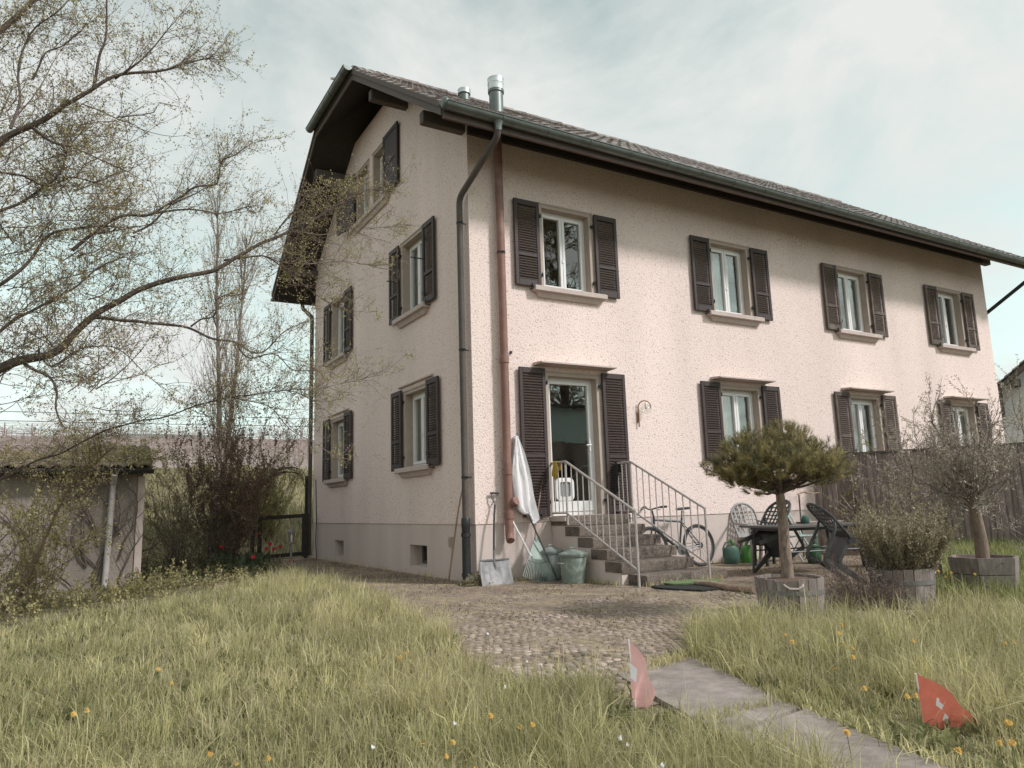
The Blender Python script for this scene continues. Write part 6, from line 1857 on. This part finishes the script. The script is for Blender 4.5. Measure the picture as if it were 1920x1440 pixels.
# garden lantern on a post
gl_ = thing('garden_lantern', 'small grey lantern on a thin post at the lawn edge before the gate', 'lantern', (-1.85, 3.1, gzf(-1.85, 3.1)))
M['lant'] = mat('grey_lantern_metal', (.17, .155, .15), .55, .15, 10, metal=.3)
x, y = -1.85, 3.1
mb = MB(); mb.tube([(x, y, .0), (x, y, .61)], .018, 8); mb.lathe([(.05, .605), (.055, .62), (.02, .64)], (x, y, 0), 10); mb.build('post', M['lant'], gl_, smooth=True)
mb = MB(); mb.lathe([(.036, .645), (.055, .80)], (x, y, 0), 6); mb.build('lamp_glass', M['clear'], gl_)
for k in range(6):
    a = math.pi * 2 * k / 6; mb = MB(); mb.tube([(x + .037 * math.cos(a), y + .037 * math.sin(a), .64), (x + .057 * math.cos(a), y + .057 * math.sin(a), .80)], .005, 4); mb.build('glazing_bar', M['lant'], gl_)
mb = MB(); mb.lathe([(.072, .795), (.074, .805), (.05, .84), (.022, .862), (.024, .875), (.0, .90)], (x, y, 0), 12); mb.build('cap', M['lant'], gl_, smooth=True)
mb = MB(); mb.lathe([(.012, .65), (.014, .70), (.020, .73), (.0, .77)], (x, y, 0), 8); mb.build('bulb', M['pvc'], gl_, smooth=True)
# tulips
M['tulip'] = mat('red_tulip', (.56, .055, .06), .5, .15, 40, trans=.2)
M['tleaf'] = mat('tulip_leaf', (.13, .165, .10), .6, .15, 20, trans=.3)
def tulip(x, y, h, label, col='tulip', sc=1.0):
    z = gzf(x, y)
    mb = MB(); mb.tube([(x, y, z), (x + .01, y, z + h * .5), (x, y - .005, z + h)], .006, 5)
    for k in range(3):
        a = k * 2.1 + x * 9; d = Vector((math.cos(a), math.sin(a), 0)); s_ = Vector((-d.y, d.x, 0)) * .02
        p = Vector((x, y, z)); q = p + d * .07 + Vector((0, 0, h * .45)); e_ = p + d * .14 + Vector((0, 0, h * .62))
        mb.add([p - s_ * .4, p + s_ * .4, q + s_, e_, q - s_], [(0, 1, 2, 4), (4, 2, 3)])
    mb.cur = 1
    for k in range(6):
        a = k * math.pi / 3; d = Vector((math.cos(a), math.sin(a), 0)); s_ = Vector((-d.y, d.x, 0)); c = Vector((x, y, z + h))
        mb.add([c, c + d * .026 * sc + s_ * .018 * sc + Vector((0, 0, .02 * sc)), c + d * .03 * sc + Vector((0, 0, .045 * sc)) + s_ * .014, c + d * .020 * sc + Vector((0, 0, .070 * sc)), c + d * .03 * sc + Vector((0, 0, .045 * sc)) - s_ * .014, c + d * .026 * sc - s_ * .018 * sc + Vector((0, 0, .02 * sc))], [(0, 1, 2, 3, 4, 5)])
    return tag(mb.build('tulip', [M['tleaf'], M[col]], None), label, 'tulip', 'red tulips by the gate')
for x, y, h, lb in ((-1.52, 6.5, .33, 'red tulip left of the lantern, leftmost low flower of its clump'), (-1.44, 6.55, .42, 'red tulip standing highest in the clump before the gate'), (-1.37, 6.5, .32, 'red tulip low in the middle of the clump before the gate'), (-1.24, 6.5, .36, 'red tulip nearest the lantern post in the clump before the gate'),
                    (-2.45, 6.2, .42, 'single red tulip under the red leaved shrub'), (-2.2, 4.4, .28, 'single red tulip low in the ground cover left of the gate'), (-1.62, 4.0, .20, 'short red tulip in the ground cover beside the lantern'),
                    (-.95, 10.2, .42, 'red tulip beyond the gate seen through its frame')):
    tulip(x, y, h, lb, sc=1.25)
# ivy ground cover
v = Veg(61)
for k in range(5200):
    x, y = v.r.uniform(-4.2, -1.45), v.r.uniform(2.6, 8.2)
    if x > -1.7 and y < 5.0: continue
    h = .05 + .22 * max(0, mnoise.noise(Vector((x * 1.2, y * 1.2, 4))) + .35) * (1.4 if x < -2 else .6)
    v.leaf((x, y, gzf(x, y) + v.r.random() * h), (v.rv(1) + Vector((0, 0, .35))).normalized(), v.r.uniform(.04, .085), [(.15, .15, .075), (.20, .19, .095), (.11, .115, .06), (.26, .235, .13)][v.r.randrange(4)])
for x, y in ((-2.5, 6.0), (-2.1, 5.2), (-1.9, 5.6)):
    for k in range(70):
        v.leaf((x + v.r.gauss(0, .10), y + v.r.gauss(0, .10), gzf(x, y)), (v.rv(.28) + Vector((0, 0, 1))).normalized(), v.r.uniform(.22, .42), [(.13, .15, .09), (.10, .12, .07)][k % 2])
o = v.build_leaves('ground_cover', None, aspect=.5)
tag(o, 'dark ivy and bulb leaves covering the ground between shed and gate', 'ground cover')

# ------------------------------------------------------------------ hillside with bare vines, wires
M['vine_soil'] = mat('brown_vineyard_soil', (.275, .22, .195), 1.0, .18, 1.5, bump=.5, bscale=6, stretch=(.12, 1, 1))
xs2 = np.arange(-70, 31, 2.5); ys2 = np.arange(27, 54.1, 1.5)
g1, g2 = np.meshgrid(xs2, ys2); vv = np.stack([g1, g2, gz(g1, g2) + .03 - .0 * g1], -1).reshape(-1, 3)
w = len(xs2); ii, jj = np.meshgrid(np.arange(len(ys2) - 1), np.arange(w - 1), indexing='ij'); a = (ii * w + jj).ravel()
vs_ = big_mesh('vineyard_slope', vv, quad=np.stack([a, a + 1, a + w + 1, a + w], -1), mats=[M['vine_soil']], kind='structure', smooth=True)
v = Veg(71)
for r_ in range(16):
    y = 29 + r_ * 1.6
    x = -45 + v.r.random()
    while x < 12:
        z = gzf(x, y)
        v.tube([Vector((x, y, z)), Vector((x + v.r.gauss(0, .05), y, z + 1.05))], .024, .020, 3)
        for k in range(3):
            v.tube([Vector((x, y, z + .5)), Vector((x + v.r.uniform(-1, 1), y, z + v.r.uniform(.6, 1.2))), Vector((x + v.r.uniform(-1.2, 1.2), y, z + v.r.uniform(.3, 1.3)))], .014, .008, 3)
        x += 1.6
    for zz in (.55, .95):
        v.tube([Vector((-45, y, gzf(-45, y) + zz)), Vector((12, y, gzf(12, y) + zz))], .009, .009, 3)
o = v.build_twigs('bare_vines', mat('pale_vine_wood', (.30, .225, .20), .9, .2), None); tag(o, 'rows of bare trellised vines on the brown hillside', 'vines')
wr = Vector((1, -.1, 0))
for k, (h, lb) in enumerate(((9.0, 'upper overhead wire above the hillside left of the house'), (8.35, 'lower overhead wire above the hillside left of the house'))):
    mb = MB(); mb.tube([(-40 + 9 * i, 54 - .5 * i, h - .25 * math.sin(math.pi * i / 8)) for i in range(9)], .022, 4); tag(mb.build('overhead_wire', M['black'], None), lb, 'wire', 'overhead wires on the hill')

# ------------------------------------------------------------------ tubs and plants right of the path
M['stave'] = mat('weathered_oak', (.23, .188, .17), .9, .28, 10, bump=.4, bscale=30, stretch=(3, 3, .6), per_obj=.18, col2=(.30, .265, .25), c2scale=4)
M['hoop'] = mat('dull_hoop', (.20, .185, .18), .6, .2, 12, metal=.4)
M['potsoil'] = mat('pot_soil', (.13, .085, .062), 1, .4, 30, bump=.6)
M['rope'] = mat('pale_rope', (.46, .40, .36), .9, .15, 40)
def barrel(c, r, h, label, ha, group='half barrel plant tubs'):
    x, y, z = c
    t = thing('barrel_tub', label, 'tub', c, group)
    n = 20
    for k in range(n):
        a0, a1 = 2 * math.pi * k / n + .012, 2 * math.pi * (k + 1) / n - .012
        j = random.uniform(-.004, .004); dz = random.uniform(-.012, .008)
        def pt(a, rr, zz): return (x + rr * math.cos(a), y + rr * math.sin(a), z + zz)
        prof = [(r * .84, -.06), (r * .95, h * .45), (r, h + dz)]
        vs, fs = [], []
        for rr, zz in prof:
            vs += [pt(a0, rr + j, zz), pt(a1, rr + j, zz), pt(a1, rr + j - .022, zz), pt(a0, rr + j - .022, zz)]
        for l in range(2):
            for q in range(4):
                fs.append((l * 4 + q, l * 4 + (q + 1) % 4, l * 4 + 4 + (q + 1) % 4, l * 4 + 4 + q))
        fs.append((8, 9, 10, 11))
        mb = MB(); mb.add(vs, fs); mb.build('stave', M['stave'], t)
    for f_ in (.28, .68):
        rr = r * (.84 + .16 * f_ ** .8) + .007
        mb = MB(); mb.lathe([(rr - .004, h * f_ - .022), (rr + .002, h * f_ - .022), (rr + .004, h * f_ + .022), (rr - .003, h * f_ + .022)], c, 32); mb.build('hoop', M['hoop'], t, smooth=True)
    mb = MB(); mb.lathe([(r - .02, h - .035), (r * .6, h - .015), (0, h - .005)], c, 20); mb.build('soil', M['potsoil'], t, smooth=True)
    for a in ha:
        d = Vector((math.cos(a), math.sin(a), 0)); s_ = Vector((-d.y, d.x, 0)); b = Vector(c) + d * (r + .006)
        mb = MB(); mb.tube([b + s_ * .085 + Vector((0, 0, h * .88)) - d * .02, b + s_ * .075 + d * .015 + Vector((0, 0, h * .86)), b + s_ * .04 + d * .022 + Vector((0, 0, h * .80)), b - s_ * .04 + d * .022 + Vector((0, 0, h * .80)), b - s_ * .075 + d * .015 + Vector((0, 0, h * .86)), b - s_ * .085 - d * .02 + Vector((0, 0, h * .88))], .011, 6)
        mb.build('rope_handle', M['rope'], t, smooth=True)
    return t
camdir = lambda x, y: math.atan2(CAMXY[1] - y, CAMXY[0] - x)
PC = (1.13, -4.50, -.06); barrel(PC, .325, .40, 'half barrel tub holding the clipped pine', [camdir(*PC[:2]) + .12, camdir(*PC[:2]) + 3.1])
LC = (2.50, -4.80, -.05); barrel(LC, .31, .40, 'half barrel tub holding the grey green lavender', [camdir(*LC[:2]) - .9, camdir(*LC[:2]) + 2.2])
# pine: trunk, limbs, needle tufts
pn = thing('clipped_pine', 'cloud clipped dwarf pine on a bare stem in a half barrel', 'tree', (PC[0], PC[1], .33))
mb = MB(); S = smooth_path([(1.12, -4.50, .30), (1.09, -4.52, .60), (1.06, -4.55, .90), (1.03, -4.57, 1.12), (1.0, -4.58, 1.32)])
mb.tube(S, [.062 - .026 * i / (len(S) - 1) for i in range(len(S))], 12); mb.build('trunk', mat('pine_bark', (.25, .185, .15), .95, .35, 26, bump=.9, bscale=34, stretch=(1, 1, .45), col2=(.14, .10, .085), c2scale=18), pn, smooth=True)
rr_ = random.Random(8)
CC = Vector((.955, -4.61, 1.46))
clumps = []
rgt, fwd = Vector((RGT[0], RGT[1], 0)), Vector((FWD[0], FWD[1], 0))
spec_c = [(-.50, 0, -.02, .18), (-.36, -.12, .12, .21), (-.16, .05, .20, .21), (.05, -.08, .21, .21), (.24, .06, .17, .20), (.42, -.05, .08, .20), (.54, .05, -.04, .17), (-.30, .25, .10, .21), (.1, .3, .16, .21), (.36, .28, .05, .21),
          (-.25, -.28, .0, .20), (.0, -.36, .04, .20), (.25, -.32, .0, .19), (-.40, -.05, -.17, .16), (-.27, -.18, -.24, .14), (.40, -.16, -.15, .16), (.53, -.10, -.13, .13), (.22, .2, -.14, .17), (-.12, .28, -.08, .17), (-.55, .12, .0, .15), (-.45, .2, -.1, .17), (.15, -.2, .12, .19), (-.14, -.18, .10, .19),
          (-.10, -.40, -.08, .15), (.14, -.40, -.09, .14), (-.42, -.22, -.06, .17), (.42, -.26, -.04, .17), (-.12, .05, .0, .2), (.16, .08, .0, .2), (-.33, .1, -.04, .18), (.36, .1, -.05, .18), (-.50, -.08, -.12, .13), (.02, .42, -.02, .18)]
nv_, nf_, nc_ = [], [], []
limbmb = []
for (a, b, c, rr) in spec_c:
    ctr = CC + rgt * a * rr_.uniform(.94, 1.06) + fwd * b + Vector((0, 0, c + rr_.uniform(-.05, .05)))
    rr = rr * rr_.uniform(.82, 1.08)
    root_ = Vector((1.02, -4.575, 1.14 + .16 * rr_.random()))
    mid = root_.lerp(ctr, .5) - Vector((0, 0, .05))
    mb = MB(); mb.tube([root_, mid, ctr - Vector((0, 0, rr * .3))], [.018, .013, .007], 6); mb.build('branch', M['bark_dark'], pn, smooth=True)
    for k in range(int(1900 * rr * rr)):
        while True:
            q = Vector((rr_.uniform(-1, 1), rr_.uniform(-1, 1), rr_.uniform(-1, 1)))
            if .30 < q.length < 1: break
        p = ctr + Vector((q.x * rr, q.y * rr, q.z * rr * .72))
        ax = (q.normalized() * .7 + Vector((0, 0, .75)) + Vector((rr_.gauss(0, .25), rr_.gauss(0, .25), 0))).normalized()
        tone = rr_.random()
        base = Vector((.16, .145, .065)).lerp(Vector((.42, .34, .155)), tone * .85) if tone > .30 else Vector((.10, .095, .048))
        s1 = ax.orthogonal().normalized(); s2 = ax.cross(s1)
        for m_ in range(34):
            t_ = rr_.random(); w_ = rr_.uniform(0, 6.283)
            d = (ax * rr_.uniform(.35, 1.1) + (s1 * math.cos(w_) + s2 * math.sin(w_)) * .8).normalized()
            o_ = p + ax * (t_ - .5) * .07
            L_ = rr_.uniform(.045, .075)
            sd_ = d.cross(ax + Vector((.01, .02, 0))).normalized() * .0020
            i0 = len(nv_); nv_ += [tuple(o_ - sd_), tuple(o_ + sd_), tuple(o_ + d * L_)]; nf_.append((i0, i0 + 1, i0 + 2)); nc_ += [tuple(base * rr_.uniform(.8, 1.25))] * 3
big_mesh('needles', np.array(nv_, np.float32), tri=np.array(nf_, np.int32), mats=[M['leaf']], colors=np.array(nc_, np.float32), parent=pn, kind='stuff')
# lavender
LAV = [(.45, .40, .265), (.37, .325, .21), (.53, .47, .33), (.30, .26, .165)]
bush('lavender', 'grey green lavender bush growing in a half barrel', 'shrub', (2.52, -4.82, .33), 210, .46, 81, LAV, (.022, .040), spread=.22, up=.10, nl=7, kids=3, r=.004, width=.26, maxl=1, wander=.08, dspread=.72, ratio=.6, aspect=.22, lean=tuple(rgt * .12))
DRY = [(.29, .22, .19), (.24, .175, .155), (.35, .28, .24)]
bush('dry_lavender', 'small dried lavender bush left of the lavender tub', 'shrub', (2.0, -4.68, -.05), 80, .44, 82, DRY, (.012, .024), spread=.4, up=.04, nl=3, kids=4, r=.003, width=.16, maxl=1, wander=.12, dspread=.75, ratio=.6, aspect=.3)
# olive tree in an angular planter
OCN = (3.63, -5.04, -.08)
op = thing('wooden_planter', 'hexagonal weathered board planter under the olive tree', 'planter', OCN, 'half barrel plant tubs')
for k in range(6):
    a0, a1 = math.pi / 3 * k + .35, math.pi / 3 * (k + 1) + .35
    for j, (z0_, z1_) in enumerate(((-.05, .13), (.138, .31), (.318, .49))):
        f0, f1 = .86 + .14 * z0_ / .49, .86 + .14 * z1_ / .49; R_ = .36
        P = lambda a, f, zz, i_: (OCN[0] + (R_ * f - i_) * math.cos(a), OCN[1] + (R_ * f - i_) * math.sin(a), OCN[2] + zz)
        mb = MB(); mb.hexa([P(a0, f0, z0_, 0), P(a1, f0, z0_, 0), P(a1, f0, z0_, .03), P(a0, f0, z0_, .03), P(a0, f1, z1_, 0), P(a1, f1, z1_, 0), P(a1, f1, z1_, .03), P(a0, f1, z1_, .03)]); mb.build('board', M['stave'], op)
mb = MB(); mb.lathe([(.325, .44), (.2, .46), (0, .47)], OCN, 6); mb.build('soil', M['potsoil'], op)
ol = thing('olive_tree', 'twiggy olive tree with narrow grey leaves in the hexagonal planter', 'tree', (3.62, -5.03, .38))
mb = MB(); S = smooth_path([(3.64, -5.03, .36), (3.63, -5.04, .60), (3.60, -5.04, .82), (3.57, -5.05, 1.02), (3.55, -5.06, 1.2)])
mb.tube(S, [.070 - .022 * i / (len(S) - 1) for i in range(len(S))], 10); mb.build('trunk', mat('olive_bark', (.22, .16, .125), .95, .3, 22, bump=.8, bscale=34, stretch=(1, 1, .4)), ol, smooth=True)
OL = [(.46, .39, .31), (.38, .32, .25), (.55, .48, .40), (.32, .265, .205), (.62, .56, .48)]
vg = Veg(91)
for k in range(23):
    p = Vector((3.57, -5.05, vg.r.uniform(.85, 1.18)))
    d = rgt * vg.r.uniform(-1.0, .9) + fwd * vg.r.uniform(-.7, .7) + Vector((0, 0, vg.r.uniform(.15, 1.1)))
    vg.grow(p, d, vg.r.uniform(.7, 1.15), .010, 0, 2, up=.06, wander=.14, kids=5, cols=OL, nl=3, lsize=(.020, .040), spread=.55, ratio=.5, seg=5)
vg.build_twigs('twigs', M['bark_grey'], ol); vg.build_leaves('leaves', ol, aspect=.26)
gpst = thing('grey_pipe_post', 'short grey pipe standing between the lavender tub and the planter', 'post', (3.40, -4.65, -.03))
mb = MB(); mb.tube([(3.40, -4.65, -.05), (3.40, -4.65, .46)], .05, 12); mb.build('shaft', mat('grey_pvc', (.22, .205, .20), .6, .15, 8), gpst, smooth=True)

# ------------------------------------------------------------------ fence of upright half round slats
M['slat_wood'] = mat('grey_fence_wood', (.215, .165, .15), .9, .28, 9, bump=.4, bscale=40, stretch=(4, 4, .5), per_obj=.22, col2=(.27, .225, .205), c2scale=5)
fn = thing('slat_fence', 'dark weathered fence of upright half round slats running out from the wall', 'fence', (8.3, -1.9, 0))
FA, FB = Vector((7.46, -.05, 0)), Vector((10.4, -6.0, 0)); fd = (FB - FA); fl = fd.length; fd.normalize(); fs_ = Vector((fd.y, -fd.x, 0))
if fs_.dot(Vector((CAMXY[0] - 8, CAMXY[1] + 2, 0))) < 0: fs_ = -fs_
def slat_me(h):
    mb = MB(); n = 5; vs, fs = [], []
    for z in (0, h - .03, h):
        k_ = 1 if z < h else .7
        for j in range(n): a = math.pi * j / (n - 1); vs.append(((.0475 * math.cos(a)) * (1 if k_ == 1 else .8), .034 * math.sin(a) * k_, z))
    for l in range(2):
        for j in range(n - 1): fs.append((l * n + j, l * n + j + 1, (l + 1) * n + j + 1, (l + 1) * n + j))
    fs += [tuple(range(2 * n, 3 * n))]; mb.add(vs, fs); return mb.mesh('slat', M['slat_wood'], smooth='all')
sm = slat_me(1.80)
ang = math.atan2(fs_.y, fs_.x) - math.pi / 2
k = 0; s_ = .05
while s_ < fl:
    p = FA + fd * s_
    piece('slat', sm, fn, loc=Vector((p.x, p.y, gzf(p.x, p.y) + .06 + random.uniform(-.015, .015))) - origin(fn), rot=(random.uniform(-.012, .012), random.uniform(-.012, .012), ang))
    s_ += .092; k += 1
for z in (.35, 1.55):
    mb = MB(); mb.bar(FA - fs_ * .03 + Vector((0, 0, z)), FB - fs_ * .03 + Vector((0, 0, z)), .04, .08); mb.build('rail', M['slat_wood'], fn)
for t in (.02, .28, .55, .82):
    p = FA + fd * fl * t - fs_ * .09; mb = MB(); mb.bev((p.x - .045, p.y - .045, -.2), (p.x + .045, p.y + .045, 1.8), .008); mb.build('post', M['slat_wood'], fn)
mb = MB(); mb.bar(FA - fs_ * .0 + Vector((0, 0, 1.905)), FB + Vector((0, 0, 1.905)), .11, .035); mb.build('cap_rail', M['beam'], fn)
bush('bare_fence_shrub', 'thin many stemmed shrub with few leaves before the left fence end', 'shrub', (5.75, -2.6, .0), 12, 1.35, 95, [(.36, .32, .17), (.29, .25, .14), (.42, .37, .22)], (.02, .04), nl=2, kids=4, r=.014, width=.18, up=.05, spread=.5, wander=.14, twig=M['bark_grey'], dspread=.42)
bush('willowy_shrub', 'tall feathery shrub rising behind the fence before the last windows', 'shrub', (9.7, -1.7, .0), 20, 2.1, 96, [(.40, .33, .22), (.32, .265, .175), (.48, .41, .27)], (.025, .05), nl=3, kids=5, r=.014, width=.8, up=.10, spread=.5, wander=.12, twig=M['bark_grey'], aspect=.3, dspread=.5, ratio=.45)
bush('green_fence_bush', 'low yellow green bush behind the fence under the third window', 'shrub', (8.6, -.9, .0), 26, 1.6, 97, [(.36, .32, .15), (.29, .26, .12)], (.025, .045), nl=3, kids=4, r=.011, width=.5, up=.10, spread=.5, wander=.14, dspread=.45, ratio=.45)
bush('bare_branch_bush', 'pale bare branches spreading low at the right picture edge', 'shrub', (5.6, -5.2, .0), 12, 1.2, 98, OL, (.015, .03), nl=1, kids=4, r=.010, width=.2, up=.0, spread=.6, wander=.18, dspread=1.1, twig=M['bark_grey'])
# tall weeds around the tubs and along the fence foot
x, y, f = sample([(2.75, -4.3), (4.4, -3.6), (6.2, -3.2), (7.0, -1.6), (8.4, -1.9), (9.6, -4.0), (9.6, -6.5), (3.0, -6.0), (2.9, -5.2)], lambda x, y, f: 900 + 0 * x, 200000)
n = len(x); o = blades('tall_weeds', x, y, RNG.uniform(.10, .42, n), RNG.uniform(.008, .016, n), grass_cols(x, y, n, -.3) * np.array([.75, .85, .7]), lean=.4)
tag(o, 'dark tall weeds between the tubs and the fence', 'weeds')
vg = Veg(99)
for k in range(900):
    a, q = vg.r.uniform(0, 6.28), vg.r.random() ** .5
    x, y = -.02 + .30 * q * math.cos(a), -.10 + .22 * q * math.sin(a)
    if x > -.0 and y > -.01: continue
    vg.leaf((x, y, gzf(x, y) + vg.r.random() * .20 * (1.1 - q)), (vg.rv(.8) + Vector((0, 0, .6))).normalized(), vg.r.uniform(.02, .05), [(.30, .255, .15), (.22, .20, .10), (.26, .20, .13)][k % 3])
o = vg.build_leaves('corner_weed', None); o['kind'] = 'stuff'; tag(o, 'dry weeds round the boulder at the house corner', 'weeds')

# ------------------------------------------------------------------ flowers in the grass
M['stem'] = mat('flower_stem', (.16, .17, .07), .7, .2)
M['dand'] = mat('dandelion_yellow', (.60, .37, .09), .8, .18, 90, bump=.3, bscale=300)
M['daisy'] = mat('daisy_white', (.80, .78, .80), .7, .05)
def flower(name, x, y, h, r, head, seed):
    rr = random.Random(seed); z = gzf(x, y); mb = MB()
    tx, ty = x + rr.gauss(0, .02), y + rr.gauss(0, .02)
    mb.tube([(x, y, z), ((x + tx) / 2 + .006, (y + ty) / 2, z + h * .55), (tx, ty, z + h)], .0022, 4)
    mb.cur = 1
    c = Vector((tx, ty, z + h)); up = (Vector((-.25, -.45, 1)) + Vector((rr.gauss(0, .25), rr.gauss(0, .25), 0))).normalized(); a_ = up.orthogonal().normalized(); b_ = up.cross(a_)
    for lay, (rk, zz, n) in enumerate(((1.0, .002, 13), (.7, .008, 10), (.38, .013, 7))):
        for k in range(n):
            w = 2 * math.pi * (k + lay * .4) / n; d = a_ * math.cos(w) + b_ * math.sin(w); s_ = a_ * -math.sin(w) + b_ * math.cos(w)
            mb.add([c + up * zz, c + d * r * rk * .6 + s_ * r * .16 + up * (zz + .002), c + d * r * rk + up * (zz - .003 + .004 * lay), c + d * r * rk * .6 - s_ * r * .16 + up * (zz + .002)], [(0, 1, 2, 3)])
    return mb.build(name, [M['stem'], M[head]], None)
for lst, nm, head, h, r, lb, gr in ((DAND_R, 'dandelion', 'dand', .25, .017, 'yellow dandelion flower in the tall grass right of the path', 'dandelions right of the path'), (DAND_L, 'dandelion', 'dand', .19, .0145, 'yellow dandelion flower in the lawn left of the path', 'dandelions in the left lawn'),
                                    (DAISY, 'daisy', 'daisy', .17, .010, 'small white flower in the lawn left of the path', 'small white lawn flowers'), (DAND_P, 'dandelion', 'dand', .36, .022, 'tall yellow dandelion between the lavender tub and the planter', 'dandelions by the planter')):
    for k, (x, y) in enumerate(lst):
        lb2, gr2 = lb, gr
        if lst is DAND_R:
            dx = (x - CAMXY[0]) * RGT[0] + (y - CAMXY[1]) * RGT[1]; f = (x - CAMXY[0]) * FWD[0] + (y - CAMXY[1]) * FWD[1]
            w_ = 0 if dx / f > .60 else 1 if f < 4.6 else 2
            lb2 = ('yellow dandelion flower at the right edge beyond the red flag', 'yellow dandelion flower in the grass beside the red flag', 'yellow dandelion flower in the tall grass below the pine tub')[w_]
            gr2 = ('dandelions at the right edge', 'dandelions beside the red flag', 'dandelions below the pine tub')[w_]
        elif lst is DAND_L:
            f = (x - CAMXY[0]) * FWD[0] + (y - CAMXY[1]) * FWD[1]; dx = (x - CAMXY[0]) * RGT[0] + (y - CAMXY[1]) * RGT[1]
            w_ = 0 if dx / f < -.35 else 1 if f > 4.6 else 2
            lb2 = ('yellow dandelion flower in the lawn before the shed', 'yellow dandelion flower midway up the left lawn', 'yellow dandelion flower low in the foreground lawn')[w_]
            gr2 = ('dandelions before the shed', 'dandelions midway up the lawn', 'dandelions in the foreground lawn')[w_]
        tag(flower(nm, x, y, h * random.uniform(.85, 1.15), r * random.uniform(.75, 1.2), head, k + len(lst)), lb2, 'flower', gr2)

# ------------------------------------------------------------------ neighbour's house at the right edge
nb = thing('neighbour_house', 'grey rendered house with blue wall painting at the right picture edge', 'house', (30, 9, 0))
O_ = Vector((27.15, 5.9, 0)); e1 = Vector((.45, -.893, 0)).normalized(); e2 = Vector((.893, .45, 0)).normalized()
def NP(a, b, z): p = O_ + e1 * a + e2 * b; return (p.x, p.y, z)
wd_ = 7.0
mb = MB(); mb.prism([NP(0, 0, -.3), NP(wd_, 0, -.3), NP(wd_, 0, 5.2), NP(wd_ / 2, 0, 8.0), NP(0, 0, 5.2)], (0, 0, 0), e2 * 9); mb.build('wall', plaster_mat('grey_neighbour_render', (.72, .70, .69), (.58, .55, .53), .3, 8, .6, .2), nb)
for s_ in (0, 1):
    A = lambda a: a if s_ == 0 else wd_ - a
    mb = MB(); mb.hexa([NP(A(-.35), -.7, 4.85), NP(A(wd_ / 2), -.7, 8.08), NP(A(wd_ / 2), 9.6, 8.08), NP(A(-.35), 9.6, 4.85), NP(A(-.35), -.7, 5.05), NP(A(wd_ / 2), -.7, 8.28), NP(A(wd_ / 2), 9.6, 8.28), NP(A(-.35), 9.6, 5.05)]); rf = mb.build('roof', M['beam'], nb)
    for k in range(14):
        t0, t1 = k / 14, (k + 1) / 14 + .015
        L = lambda t, dz: (A(-.42 + t * (wd_ / 2 + .42)), 5.02 + t * 3.27 + dz)
        (a0, z0_), (a1, z1_) = L(t0, .03), L(t1, .03)
        mb = MB(); mb.hexa([NP(a0, -.76, z0_), NP(a1, -.76, z1_), NP(a1, 9.6, z1_), NP(a0, 9.6, z0_), NP(a0, -.76, z0_ + .09), NP(a1, -.76, z1_ + .03), NP(a1, 9.6, z1_ + .03), NP(a0, 9.6, z0_ + .09)]); mb.build('tile_course', M['tile'], rf)
mb = MB(); mb.bev(tuple(Vector((0, 0, 0))), (.2, .2, .2), .01)
mb = MB(); mb.bar(NP(.55, -.65, 5.33), NP(.55, .1, 5.33), .22, .26); mb.build('purlin', M['beam'], nb)
mb = MB(); mb.bar(NP(-.12, -.35, 3.9), NP(-.12, -.35, 4.95), .20, .2); mb.build('eave_bracket', M['beam'], nb)
M['mural'] = mat('blue_mural_paint', (.12, .36, .46), .85, .15, 3)
for poly in ([(1.0, 3.9), (1.25, 4.0), (1.15, 3.4), (.85, 2.6), (.62, 2.2), (.55, 2.35), (.8, 3.0)], [(1.05, 2.35), (1.5, 2.6), (1.6, 2.0), (1.15, 1.7), (.85, 1.8)], [(.2, 2.75), (.5, 2.8), (.45, 2.5), (.25, 2.5)]):
    mb = MB(); mb.add([NP(a, -.006, z) for a, z in poly], [tuple(range(len(poly)))]); mb.build('wall_painting', M['mural'], nb)

# ------------------------------------------------------------------ what the panes mirror: garden neighbours behind the photographer
ob = thing('garden_pavilion', 'grey and pale green building mirrored in the terrace door', 'building', (17, -25, -.1))
mb = MB(); mb.box((11.5, -29, -.3), (24, -24.8, 4.6)); mb.build('base_wall', M['shed_wall'], ob)
mb = MB(); mb.box((11.5, -29, 4.603), (24, -24.78, 6.6)); mb.build('upper_wall', mat('pale_green_boards', (.58, .70, .66), .8, .08, 2), ob)
mb = MB(); mb.hexa([(11.2, -29.3, 6.6), (24.3, -29.3, 6.6), (24.3, -24.4, 6.6), (11.2, -24.4, 6.6), (11.2, -29.3, 6.8), (24.3, -29.3, 6.8), (24.3, -24.4, 6.75), (11.2, -24.4, 6.75)]); mb.build('roof', M['beam'], ob)
mb = MB(); mb.box((18.2, -24.79, 2.2), (19.3, -24.74, 3.6)); mb.build('window', M['dark_room'], ob)
for (tx, ty, th, sd_, lb) in ((24.5, -33.0, 21.0, 211, 'tall bare tree mirrored in the upper front window'),):
    t_ = thing('garden_tree', lb, 'tree', (tx, ty, 0))
    S = smooth_path([(tx, ty, -.3), (tx + .2, ty, th * .3), (tx - .2, ty + .2, th * .6), (tx, ty, th)])
    mb = MB(); mb.tube(S, [.32 * (1 - .9 * i / (len(S) - 1)) + .02 for i in range(len(S))], 9); mb.build('trunk', M['bark_dark'], t_, smooth=True)
    vg = Veg(sd_)
    for k in range(90):
        p = S[vg.r.randrange(3, len(S))]
        vg.grow(p, Vector((vg.r.gauss(0, 1), vg.r.gauss(0, 1), .7)), vg.r.uniform(2.0, 4.2), .05, 0, 2, up=.08, wander=.16, kids=4, cols=OLIVE, nl=2, lsize=(.08, .16), ratio=.5)
    vg.build_twigs('twigs', M['twig'], t_); vg.build_leaves('leaves', t_)
